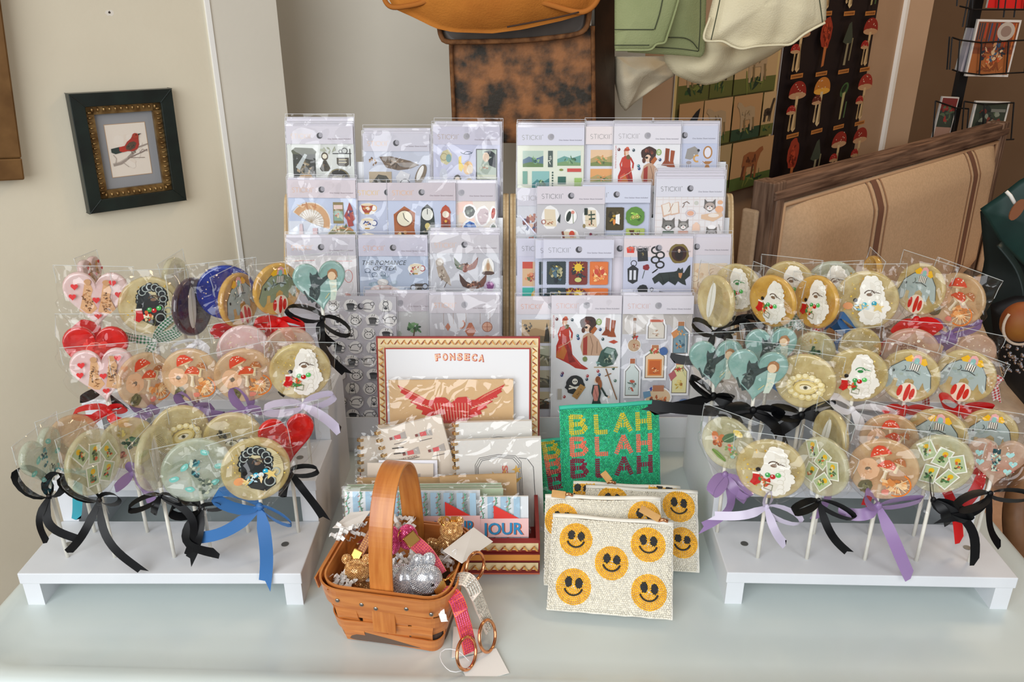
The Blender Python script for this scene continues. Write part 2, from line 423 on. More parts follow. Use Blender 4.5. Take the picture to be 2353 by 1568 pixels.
# ------------------------------------------------------------------ lollipops
m_stick = mk('paper_stick', (240, 238, 228), 0.6, col2=(232, 228, 214), ns=60)
def candy_mat(name, c1, c2, alpha): return mk(name, c1, 0.14, col2=c2, ns=55, lo=.4, hi=.62, coat=1.0, alpha=alpha, spec=.6, bump=.15, bs=160)
CANDY = {
 'gold': candy_mat('candy_gold', (236, 218, 156), (204, 178, 104), .46), 'amber': candy_mat('candy_amber', (240, 192, 92), (216, 164, 70), .66),
 'pale': candy_mat('candy_pale', (232, 228, 188), (200, 194, 140), .42), 'ice': candy_mat('candy_ice', (214, 226, 206), (182, 196, 168), .42),
 'peach': candy_mat('candy_peach', (236, 200, 150), (210, 166, 116), .48), 'pink': candy_mat('candy_pink', (246, 222, 218), (238, 202, 198), .70),
 'red': candy_mat('candy_red', (226, 30, 26), (196, 14, 18), .88), 'teal': candy_mat('candy_teal', (160, 196, 188), (136, 180, 170), .80),
 'navy': candy_mat('candy_navy', (14, 52, 150), (6, 32, 112), .95), 'plum': candy_mat('candy_plum', (84, 56, 72), (50, 34, 48), .80),
 'pearl': candy_mat('candy_pearl', (232, 214, 156), (206, 184, 122), .62), 'rose': candy_mat('candy_rose', (226, 196, 172), (202, 162, 136), .48)}
m_wrap = cello('cellophane', gain=1.05, bscale=17, strength=1.0, rough=.035, dist=.022, crease=1.0)
m_wedge = mk('wrapper_edge', (225, 232, 232), 0.2, alpha=.5, coat=.6)
RIB = {'black': (7, 8, 11), 'red': (206, 14, 16), 'blue': (52, 108, 168), 'purple': (146, 118, 164), 'lilac': (200, 192, 212), 'white': (232, 230, 232),
       'teal': (70, 180, 200)}
def ribmat(k):
    if k in ('green_gingham', 'red_gingham'):
        n = 'ribbon_' + k
        if n in MATS: return MATS[n]
        m = mk(n, (255, 255, 255), .45); nt = m.node_tree; N = nt.nodes; L = nt.links
        uv = N.new('ShaderNodeAttribute'); uv.attribute_name = 'rib'
        c = srgb((14, 120, 70) if 'green' in k else (200, 20, 30)); w = srgb((240, 240, 236)); h = tuple((a + b) / 2 for a, b in zip(c, w))
        sp = N.new('ShaderNodeSeparateXYZ'); L.new(uv.outputs['Vector'], sp.inputs[0]); o = []
        for i, s in ((0, 420), (1, 420)):
            q = N.new('ShaderNodeMath'); q.operation = 'MULTIPLY'; q.inputs[1].default_value = s; L.new(sp.outputs[i], q.inputs[0])
            r = N.new('ShaderNodeMath'); r.operation = 'MODULO'; r.inputs[1].default_value = 2; L.new(q.outputs[0], r.inputs[0])
            t = N.new('ShaderNodeMath'); t.operation = 'GREATER_THAN'; t.inputs[1].default_value = 1; L.new(r.outputs[0], t.inputs[0]); o.append(t)
        ad = N.new('ShaderNodeMath'); ad.operation = 'ADD'; L.new(o[0].outputs[0], ad.inputs[0]); L.new(o[1].outputs[0], ad.inputs[1])
        dv = N.new('ShaderNodeMath'); dv.operation = 'DIVIDE'; dv.inputs[1].default_value = 2; L.new(ad.outputs[0], dv.inputs[0])
        cr = N.new('ShaderNodeValToRGB'); cr.color_ramp.elements[0].color = w; cr.color_ramp.elements[1].color = c
        L.new(dv.outputs[0], cr.inputs[0]); L.new(cr.outputs[0], N['Principled BSDF'].inputs['Base Color'])
        return m
    return mk('ribbon_' + k, RIB[k], (.42 if k == 'black' else .34) if k != 'blue' else .6, sheen=0, coat=0, spec=.25 if k == 'black' else .5)
def strip(g, rb, pts, ws, w, cut=0.0):
    k = len(pts); L = 0
    b = len(g.v); v = []
    for i in range(k):
        if i: L += (pts[i] - pts[i - 1]).length
        e = cut * w if i == k - 1 else 0
        t = (pts[i] - pts[max(i - 1, 0)]); t = t.normalized() if t.length > 1e-9 else Vector((0, 0, 0))
        v += [pts[i] - ws[i] * w / 2, pts[i], pts[i] + ws[i] * w / 2 + t * e]
        rb += [(L + .5, .5 - w / 2, 0), (L + .5, .5, 0), (L + .5 + e, .5 + w / 2, 0)]
    g.add(v, [(3 * i + j, 3 * i + j + 1, 3 * i + j + 4, 3 * i + j + 3) for i in range(k - 1) for j in (0, 1)])
def bow(parent, K, col, loops, tails, w, rnd, s):
    """K knot point (world), loops (dx, dy, open) and tails (dx, dy) in photo pixels about the knot, s metres per pixel"""
    fwd = Vector((0, -CP, SP)); U = Vector((0, SP, CP)); X = Vector((1, 0, 0)); g = G(); rb = []
    K = K + fwd * .006
    for dx, dy, op in loops:
        e = X * dx * s - U * dy * s; pn = fwd.cross(e).normalized(); n = 15; pts = []; ws = []
        tilt = rnd.uniform(.5, .75)
        for i in range(n + 1):
            a = 2 * math.pi * i / n
            p = K + e / 2 * (1 - math.cos(a)) + pn * op * e.length / 2 * math.sin(a) + fwd * (.007 * (1 - math.cos(a)) + .004 * math.sin(a))
            pts.append(p)
            pinch = 1 - .55 * max(0, math.cos(a)) ** 3
            ws.append((pn * tilt + fwd * math.sqrt(1 - tilt ** 2)).normalized() * pinch)
        strip(g, rb, pts, ws, w)
    for tl in tails:
        dx, dy = tl[:2]; sag = tl[2] if len(tl) > 2 else rnd.uniform(-.18, .18)
        e = X * dx * s - U * dy * s; pn = fwd.cross(e).normalized(); n = 12; pts = []; ws = []; tw = rnd.uniform(-.5, .5)
        for i in range(n + 1):
            t = i / n
            pts.append(K + e * t + pn * sag * e.length * math.sin(math.pi * t) + fwd * (.008 * math.sin(math.pi * t * 1.2)))
            a = tw * math.sin(t * 3)
            d = e.normalized() + pn * sag * math.pi * math.cos(math.pi * t) ; q = fwd.cross(d).normalized()
            ws.append((q * math.cos(a) + fwd * math.sin(a)) * (.45 + .55 * min(1, t * 4)))
        strip(g, rb, pts, ws, w, cut=rnd.choice((-.9, .9)))
    o = g.obj('ribbon', ribmat(col), parent, smooth=True, world=True)
    at = o.data.attributes.new('rib', 'FLOAT_VECTOR', 'POINT'); at.data.foreach_set('vector', np.array(rb, dtype=np.float32).ravel())
    kg = G(); kg.ball(K, (w * .34, w * .26, w * .42), 10, 7); kn = kg.obj('knot', ribmat(col), o, smooth=True, world=True)
    return o
def heart_pts(n=48):
    o = []
    for i in range(n):
        t = 2 * math.pi * i / n
        o.append((16 * math.sin(t) ** 3 / 16.5, (13 * math.cos(t) - 5 * math.cos(2 * t) - 2 * math.cos(3 * t) - math.cos(4 * t) + 2.0) / 15.5))
    return o
def circ_pts(n=40): return [(math.cos(2 * math.pi * i / n), math.sin(2 * math.pi * i / n)) for i in range(n)]
def candy(parent, M, R, shape, mat, th=.0045):
    O = heart_pts() if shape == 'heart' else circ_pts(); n = len(O); v = []; f = []
    prof = [(.0, th * .82), (.55, th * .82), (.86, th * .84), (.92, th), (.97, th * .8), (1.0, 0), (.97, -th * .8), (.92, -th), (.5, -th), (.0, -th)]
    for k, z in prof:
        for x, y in O: v.append((x * R * max(k, .001), y * R * max(k, .001), z))
    for i in range(len(prof) - 1):
        for j in range(n): f.append((i * n + j, (i + 1) * n + j, (i + 1) * n + (j + 1) % n, i * n + (j + 1) % n))
    return mesh('candy', v, f, mat, parent, smooth=True, M=M)
def wrapper(parent, M, R, rnd, long):
    K, n = 22, 26; v = []; f = []; s = rnd.random() * 50; top = 1.0 + rnd.uniform(.02, .2); sk = rnd.uniform(-.14, .14)
    for i in range(K + 1):
        t = i / K; y = top - t * (top + 1.62 + long)
        if y > 0: w = 1.10 + .04 * y; d = .0062 * max(0, min(1, (top - y) * 2.2)) ** .6
        elif y > -1.28:
            q = -y / 1.28; w = 1.10 * (1 - q ** 2.0) + .10; d = .0062 * (1 - q ** 3) + .0035 * q
        else: q = (-y - 1.28); w = .10 + q * .18; d = .0035
        ty = y + (sk * (max(0, y) ** 2))
        for j in range(n):
            a = 2 * math.pi * j / n; cx = math.copysign(abs(math.cos(a)) ** .7, math.cos(a))
            wob = 1 + .05 * noise.noise(Vector((s, j * .7, y * 2)))
            rad = (.0010 * math.sin(a * 5 + s) * max(0, -y)) + .0018 * noise.noise(Vector((cx * 4 + s, y * 4, math.sin(a) * 2)))
            v.append((cx * w * R * wob + (sk * .3 * R * max(0, y)), ty * R, math.sin(a) * d * (R / .034) + (rad if abs(math.sin(a)) > .3 else 0) * math.copysign(1, math.sin(a))))
    for i in range(K):
        for j in range(n): f.append((i * n + j, (i + 1) * n + j, (i + 1) * n + (j + 1) % n, i * n + (j + 1) % n))
    o = mesh('wrapper', v, f, m_wrap, parent, smooth=True, M=M)
    e = [Vector(v[i * n]) for i in range(5, -1, -1)] + [Vector(v[i * n + n // 2]) for i in range(0, 6)]
    g = G(); g.tube(e, .00042, 4, caps=False); sm = g.obj('wrapper_edge', m_wedge, o)
    return o

# pictures inside the candies, in units of the candy's radius (y down)
def heart(A, x, y, r, c): A.poly([(x + a * r, y - b * r) for a, b in heart_pts(20)], c)
def glitter(A, n, cs=('#e8c040', '#f2d870', '#c89a28'), R=.88, r=.03):
    for i in range(n):
        a = A.r.uniform(0, 6.28); q = R * math.sqrt(A.r.random()); A.ell(q * math.cos(a), q * math.sin(a), r * A.r.uniform(.4, 1.2), c=A.r.choice(cs), n=5, jag=.4)
def mushroom(A, x, y, k, cap, stem='#e8dcc0', rot=0, spots=True, dome=.5):
    t = A.t; A.t = (x, y, k, k, math.radians(rot)) if t == (0, 0, 1, 1, 0) else t
    A.poly([(-.12, 0), (.12, 0), (.1, .5), (.17, 1.0), (0, 1.08), (-.17, 1.0), (-.1, .5)], stem)
    A.poly([(.02, 0), (.11, 0), (.09, .5), (.14, .98), (.03, 1.0)], '#c9b48c')
    A.poly([(-.6, .04), (-.5, -.2), (-.28, -dome), (0, -dome * 1.2), (.28, -dome), (.5, -.2), (.6, .04), (.3, .12), (0, .15), (-.3, .12)], cap)
    A.poly([(-.5, .02), (.5, .02), (.25, .13), (-.25, .13)], '#d8bc90')
    if spots:
        for i in range(7): A.ell(A.r.uniform(-.35, .35), A.r.uniform(-dome, -.08), .05, .035, '#f0e0c8', n=7)
    A.t = t
def pic_cameo(A, hair='#f4f0e4', acc=('#3aa850', '#c01818', '#58c060'), lip='#c01818', eye='#5a4638', dark=False, blue=False):
    glitter(A, 46)
    if dark:
        A.ell(.25, .0, .58, .72, '#dccfa0')
        for i in range(16):
            a = i * .42; A.ell(.05 + .5 * math.cos(a) * .75, -.25 + .6 * math.sin(a) * .75, .17, .15, '#23282a', jag=.2)
            A.ring(.05 + .5 * math.cos(a) * .75, -.25 + .6 * math.sin(a) * .75, .11, .035, '#aeb8b0')
        A.poly([(-.4, -.3), (-.05, -.5), (.25, -.2), (.3, .3), (.05, .72), (-.3, .5), (-.5, .1)], '#2b2f30')
        A.poly([(.0, .3), (.5, .2), (.45, .62), (.1, .75)], '#24282b'); A.ring(.3, .45, .16, .04, '#aeb8b0'); A.ring(.55, .2, .12, .035, '#aeb8b0')
    else:
        for x, y, r in ((.05, -.78, .14), (.22, -.76, .15), (.34, -.62, .15), (.42, -.44, .14), (.46, -.26, .13), (.5, -.08, .14), (.58, .1, .16), (.66, .24, .13), (.54, .36, .14), (.5, .52, .15), (.38, .66, .15), (.22, .74, .15), (.05, .74, .14), (-.08, .64, .13)): A.ell(x, y, r, r * .9, hair, n=10, jag=.12)
        A.poly([(-.06, -.82), (.2, -.84), (.4, -.5), (.5, -.1), (.6, .2), (.5, .55), (.1, .78), (-.14, .62), (-.26, .46), (-.16, .34), (-.24, .28), (-.18, .2), (-.36, .06), (-.26, -.1), (-.2, -.26), (-.22, -.46), (-.16, -.66)], hair)
        for i in range(9): A.arc(.34 + .02 * (i % 3), -.62 + .16 * i, .1, 200, 420, .014, '#d8d2c0')
        A.poly([(.1, -.7), (.28, -.6), (.3, -.2), (.16, -.3)], '#ebe6d8'); A.poly([(-.1, .3), (.3, .42), (.2, .7), (0, .6)], '#e8e2d2')
    A.arc(.1, -.22, .17, 200, 340, .035, eye); A.ell(.1, -.24, .10, .06, eye if eye != '#5a4638' else '#806650', 0, 10)
    for i in range(5): A.line([(.14 + .05 * i, -.3), (.2 + .06 * i, -.4 + .03 * i)], .018, eye)
    bx = [(-.35, .05), (-.05, .12), (.1, .16), (.26, .08)]
    A.ell(-.35, -.04, .075, c='#1c1c1c')
    for (x, y), c in zip(bx[1:], acc): A.ell(x, y, .085, c=c); A.ell(x - .02, y - .03, .025, c='#f2fff2', n=6)
    if blue:
        A.ell(-.58, .16, .17, .13, '#e8a068', n=12); A.dapple(-.15, .22, .4, .14, ['#e6c878', '#cfe6ee', '#f2d8a0', '#78b8c8'], 14, .25)
        A.poly([(.35, .05), (.45, .16), (.58, .16), (.48, .26), (.52, .4), (.38, .3), (.25, .36), (.3, .22), (.2, .12), (.32, .14)], '#e8cc80')
    else:
        A.poly([(-.5, .1), (-.3, .12), (-.24, .42), (-.42, .56), (-.58, .46), (-.5, .3)], '#c81c1c'); A.rect(-.52, .06, .22, .07, '#f2ece0')
        A.dapple(-.12, .34, .22, .22, ['#3c8a4a', '#d86838', '#e8c890', '#c83020', '#f0e6c8'], 16, .28)
        A.line([(-.1, .4), (.12, .46), (.1, .66), (-.14, .6), (-.1, .4)], .025, '#6a7040')
    for i in range(6): A.line([(.6, -.35 + .06 * i), (.86, -.33 + .06 * i)], .012, '#a09060')
def pic_mush(A):
    A.ell(-.45, .0, .34, .38, '#e2b48c', jag=.05); A.ell(-.45, .02, .09, c='#7a6a58', jag=.2); A.dapple(-.45, 0, .3, .34, ['#dca87e', '#ecc09a'], 8, .2)
    A.ell(-.5, .62, .2, .24, '#6a6444', 30, jag=.1); A.dapple(-.5, .62, .15, .18, ['#84805c', '#4e4a34'], 8, .3)
    mushroom(A, -.1, -.55, .55, '#d8482c', '#ead8b8', -18); mushroom(A, .1, -.1, .5, '#d2502e', '#ecdcc0', 12); mushroom(A, .45, -.3, .35, '#b06a3c', '#e0cca0', 20)
    A.dapple(.35, .42, .42, .36, ['#e8a05c', '#f0c690', '#d88a4a', '#e2b27c', '#c87a3c'], 22, .26)
    for i in range(7): A.line([(.42, .42), (.42 + .38 * math.cos(i * .45 - .6), .42 + .36 * math.sin(i * .45 - .6))], .02, '#f4dcb0')
    A.arc(.42, .42, .4, -60, 110, .045, '#e07828'); A.ell(.1, .72, .12, .1, '#d8806c', jag=.2)
def pic_elephant(A, c='#a9b8b4'):
    A.poly([(-.85, .3), (-.72, -.2), (-.4, -.55), (-.05, -.72), (.35, -.66), (.66, -.3), (.82, .22), (.78, .4), (.62, .3), (.5, .08), (.46, .4), (.24, .42), (.2, .12), (.05, .02), (-.1, .16), (-.12, .5), (-.34, .5), (-.36, .2), (-.5, .2), (-.52, .5), (-.62, .66), (-.78, .6), (-.86, .45)], c)
    A.line([(-.85, .3), (-.72, -.2), (-.4, -.55), (-.05, -.72), (.35, -.66), (.66, -.3), (.82, .22)], .03, '#4a4f4c')
    A.dapple(-.1, -.2, .55, .3, ['#9eb0ac', '#b6c4c0', '#a2b0a4'], 12, .2)
    A.ell(-.6, -.08, .04, .06, '#20282a'); A.arc(-.35, -.28, .12, -60, 80, .022, '#3a403e')
    A.poly([(-.38, -.66), (-.2, -.86), (.0, -.74), (-.1, -.6), (-.28, -.56)], '#f0b818'); A.poly([(.44, -.66), (.3, -.86), (.12, -.76), (.2, -.6), (.36, -.56)], '#f0b818')
    A.poly([(-.12, -.62), (-.06, -.88), (.06, -.94), (.18, -.86), (.22, -.62)], '#e6a8a4'); A.ell(.05, -.68, .09, .12, '#8ec0b8')
    A.rect(-.12, -.55, .34, .26, '#efe9da')
    for i in range(5): A.line([(-.1 + .075 * i, -.55), (-.08 + .07 * i, -.29)], .025, '#2a2a28')
    A.line([(-.2, -.2), (.05, -.27), (.3, -.2)], .03, '#3a3a36')
    A.ell(.1, .62, .34, .4, '#efdcc4')
    for x in (-.16, .1, .36): A.ell(x - .02 * (x > .2) * 4, .62, .085, .36 - abs(x - .1) * .5, '#cf2a1e')
def pic_tarot(A):
    for x, y, r, c in ((-.5, -.45, -35, '#9ac870'), (.0, -.3, 14, '#a8c878'), (.5, -.15, -24, '#d8d060'), (-.25, .35, 4, '#7a8a68'), (.3, .42, 30, '#90b858')):
        A.at(x, y, 1, rot=r); A.rect(-.24, -.33, .48, .66, '#efeee0'); A.rect(-.2, -.29, .4, .58, '#b8c69a')
        A.ell(.02, -.14, .09, c='#e8b820'); A.dapple(0, .05, .15, .2, [c, '#4a7a48', '#d06838', '#e8d8a0', '#3c4a38', '#58683c'], 15, .3); A.home()
def pic_pearls(A):
    glitter(A, 40, ('#efe4b4', '#c8b478', '#f4ecc8'), .93, .03)
    for i in range(15):
        a = i * 2 * math.pi / 15
        A.ell(.05 + .55 * math.cos(a), .16 + .42 * math.sin(a), .13, .12, '#ddc98c'); A.ell(.03 + .55 * math.cos(a), .13 + .42 * math.sin(a), .08, c='#f1e5ba', n=9)
    A.ell(.05, .17, .42, .28, '#d6bd74', -12); A.ell(.05, .17, .35, .22, '#ead79a', -12); A.ell(.05, .17, .2, .09, '#f3ead0', -12); A.ell(.05, .17, .075, c='#7c7660'); A.ell(.05, .17, .035, c='#33302a'); A.arc(.05, .15, .2, 190, 340, .025, '#8a7040', .1)
def pic_ocean(A):
    for i in range(9): A.line([(-.1, -.5 + .05 * i), (.5, -.46 + .05 * i)], .012, '#98a08c')
    for x, y, r in ((.3, -.55, 30), (-.35, -.2, -40), (.65, .0, 10), (-.3, .55, 20), (.45, .5, -20), (-.7, .1, 0)): A.ell(x, y, .15, .09, '#7fd0c4', r, 12, .1); A.ell(x - .02, y - .02, .07, .03, '#bfeee6', r, 8)
    A.dapple(-.05, -.15, .22, .4, ['#2f6a72', '#4f98a0', '#83b8b4', '#2a4c50', '#d8e2cc'], 22, .22); A.dapple(.15, .5, .3, .35, ['#808c78', '#a8b09a', '#58665c', '#ccd2b4'], 20, .2)
def pic_butterfly(A):
    for s in (-1, 1): A.ell(-.35 + s * .13, -.15, .15, .2, '#c87848', s * 20, 12, .1); A.ell(-.35 + s * .1, .12, .1, .12, '#b05c38', 0, 10)
    A.dapple(-.35, 0, .22, .25, ['#e09058', '#6a4430'], 8, .2); A.ell(.1, -.3, .34, .17, '#4e7050', -40, 14, .06); A.line([(-.1, -.1), (.3, -.5)], .02, '#a8c098')
    A.dapple(.3, .2, .35, .3, ['#d86858', '#98c8bc', '#e8c868', '#7a9a58', '#d8d8b0'], 18, .22); A.ell(-.2, .55, .36, .1, '#7c9c50', 25, 12, .1); A.line([(-.5, .42), (.1, .7)], .02, '#406030')
    A.ell(.4, -.62, .2, .13, '#e8cf60', 20, 10, .1)
def pic_feather(A, c='#f0efe4'):
    A.ell(-.15, .0, .22, .75, c, 8, 18)
    for i in range(22): A.line([(.1, -.7 + .06 * i), (.62 - abs(i - 10) * .02, -.6 + .06 * i)], .014, '#8a8468')
    A.line([(-.1, -.8), (-.2, .8)], .03, '#d8d4be')
def pic_leopard(A):
    for x in (-.28, .3):
        A.poly([(x - .05, -.55), (x + .12, -.6), (x + .2, -.35), (x + .12, -.1), (x + .3, .3), (x + .1, .5), (x - .25, .4), (x - .15, .0), (x - .1, -.3)], '#d8a878')
        A.dapple(x + .02, .0, .18, .45, ['#b87c44', '#8a5a30', '#e2bc90', '#5c3c22'], 40, .1)
        A.ell(x + .05, -.62, .11, .1, '#c89868', jag=.1)
    for x, y in ((-.62, -.45), (-.7, -.1), (.55, -.6), (.02, .0), (.05, .55), (.72, -.2)): heart(A, x, y, .12, '#d83030')
def pic_cathead(A):
    A.poly([(-.38, -.42), (-.34, -.6), (-.26, -.48), (-.12, -.5), (-.06, -.62), (-.02, -.42), (.06, -.3), (.3, -.42), (.34, -.3), (.12, -.12), (-.02, .0), (-.06, .3), (-.2, .55), (-.42, .62), (-.5, .4), (-.44, .1), (-.36, -.1)], '#3c4a4a')
    A.dapple(-.25, .1, .2, .42, ['#52605e', '#2c3838', '#63706c'], 14, .2); A.line([(-.5, .5), (-.66, .1)], .07, '#445250')
    A.ell(.5, -.42, .2, .22, '#a87850', jag=.08); A.ell(.47, -.36, .15, .17, '#e8cba6'); A.poly([(.34, -.2), (.64, -.2), (.6, .3), (.5, .6), (.3, .62), (.36, .2)], '#cfdccb')
    A.dapple(.48, .15, .12, .34, ['#bcd2c2', '#e2e0c6'], 9, .25); A.line([(.3, .3), (.12, .5)], .03, '#d4c890')
def pic_bluehearts(A):
    for x, y in ((-.6, -.38), (.42, -.38), (.55, .0), (.4, .34), (-.55, .0)): heart(A, x, y, .15, '#a9dcd8')
    A.rect(-.16, -.62, .26, .22, '#1c4a52'); A.dapple(-.05, -.1, .22, .5, ['#2e6a70', '#7ab0aa', '#c8d8c0', '#24484c'], 30, .16); glitter(A, 30, ('#d8b8a8', '#e6cfc0'), .8)
def pic_redheart(A):
    A.dapple(-.1, -.1, .6, .5, ['#e84038', '#c81418'], 12, .25); A.arc(.0, -.1, .3, 150, 300, .02, '#f0a090'); A.arc(.1, .0, .3, 20, 160, .02, '#f0a090')
def pic_plain(A): glitter(A, 30, ('#f4e8c8', '#d8c8a0'), .9, .035)
def pic_cookie(A):
    pic_plain(A); A.text('SUGAR', -.45, -.3, .14, '#6a3a30'); A.text('FORM', -.38, -.1, .16, '#6a3a30')
    A.text('Sugar Cookie', .05, .1, .12, '#6a3a30', rot=12)
    for i in range(4): A.line([(-.6, .02 + .07 * i), (-.05, .1 + .07 * i)], .025, '#7a4a3c')
    for x, y in ((-.7, -.4), (.2, -.6), (.6, -.2)): A.ell(x, y, .06, c='#f6ecdc')
def pic_eyes(A):
    glitter(A, 30, ('#d8d098', '#b8a868')); A.dapple(-.3, -.3, .3, .2, ['#4a4638', '#86805c', '#302c24'], 12, .25)
    for x in (-.1, .35): A.ell(x, .1, .2, .1, '#e8e4c8'); A.ell(x, .1, .07, c='#6a6a50'); A.arc(x, .08, .2, 190, 350, .03, '#3c3a2c', .12)
def pic_moth(A):
    A.dapple(.05, .0, .4, .32, ['#3c5a48', '#587a5c', '#2c4438', '#8a9c70'], 22, .24); A.dapple(-.4, .3, .22, .2, ['#c04c38', '#8a3c2c', '#d89078'], 10, .3); A.ell(.3, .62, .25, .1, '#7a8c40', -20); A.dapple(-.1, -.6, .3, .2, ['#c8b464', '#a89048'], 8)
PICS = {'cameo': (pic_cameo, 'a pale lady profile and red and green beads'), 'cameo_green': (lambda A: pic_cameo(A, eye='#2c8a48'), 'a white lady profile with a green eye'),
 'cameo_dark': (lambda A: pic_cameo(A, dark=True), 'a dark curly haired figure'), 'cameo_dark_blue': (lambda A: pic_cameo(A, dark=True, blue=True, acc=('#28a8c8', '#e8f0f0', '#30b0d0')), 'a dark curly haired figure with blue beads'),
 'cameo_blue': (lambda A: pic_cameo(A, blue=True, acc=('#48b8c8', '#e8f4f4', '#28a0b8')), 'a white lady profile and turquoise beads'),
 'mush': (pic_mush, 'red mushrooms and orange slices'), 'elephant': (pic_elephant, 'a grey elephant over a striped ball'),
 'elephant_green': (lambda A: pic_elephant(A, '#8a9474'), 'a green elephant over a red ball'), 'tarot': (pic_tarot, 'scattered tiny cards'), 'pearls': (pic_pearls, 'an eye ringed with pearls'),
 'ocean': (pic_ocean, 'pale blue shells and a mermaid'), 'butterfly': (pic_butterfly, 'a butterfly and leaves'), 'feather': (pic_feather, 'a white feather and script'),
 'leopard': (pic_leopard, 'leopard print figures and tiny red hearts'), 'cat': (pic_cathead, 'a dark cat and a child'), 'bluehearts': (pic_bluehearts, 'small pale blue hearts'),
 'red': (pic_redheart, 'faint swirls'), 'plain': (pic_plain, 'glitter'), 'cookie': (pic_cookie, 'a printed sugar cookie label'), 'eyes': (pic_eyes, 'faint eyes'), 'moth': (pic_moth, 'a green moth')}
CN = {'gold': 'pale gold', 'amber': 'amber', 'pale': 'pale green', 'ice': 'icy pale', 'peach': 'peach', 'pink': 'milky pink', 'red': 'clear red', 'teal': 'teal', 'navy': 'navy blue', 'plum': 'dark plum', 'pearl': 'cream', 'rose': 'dusty rose'}
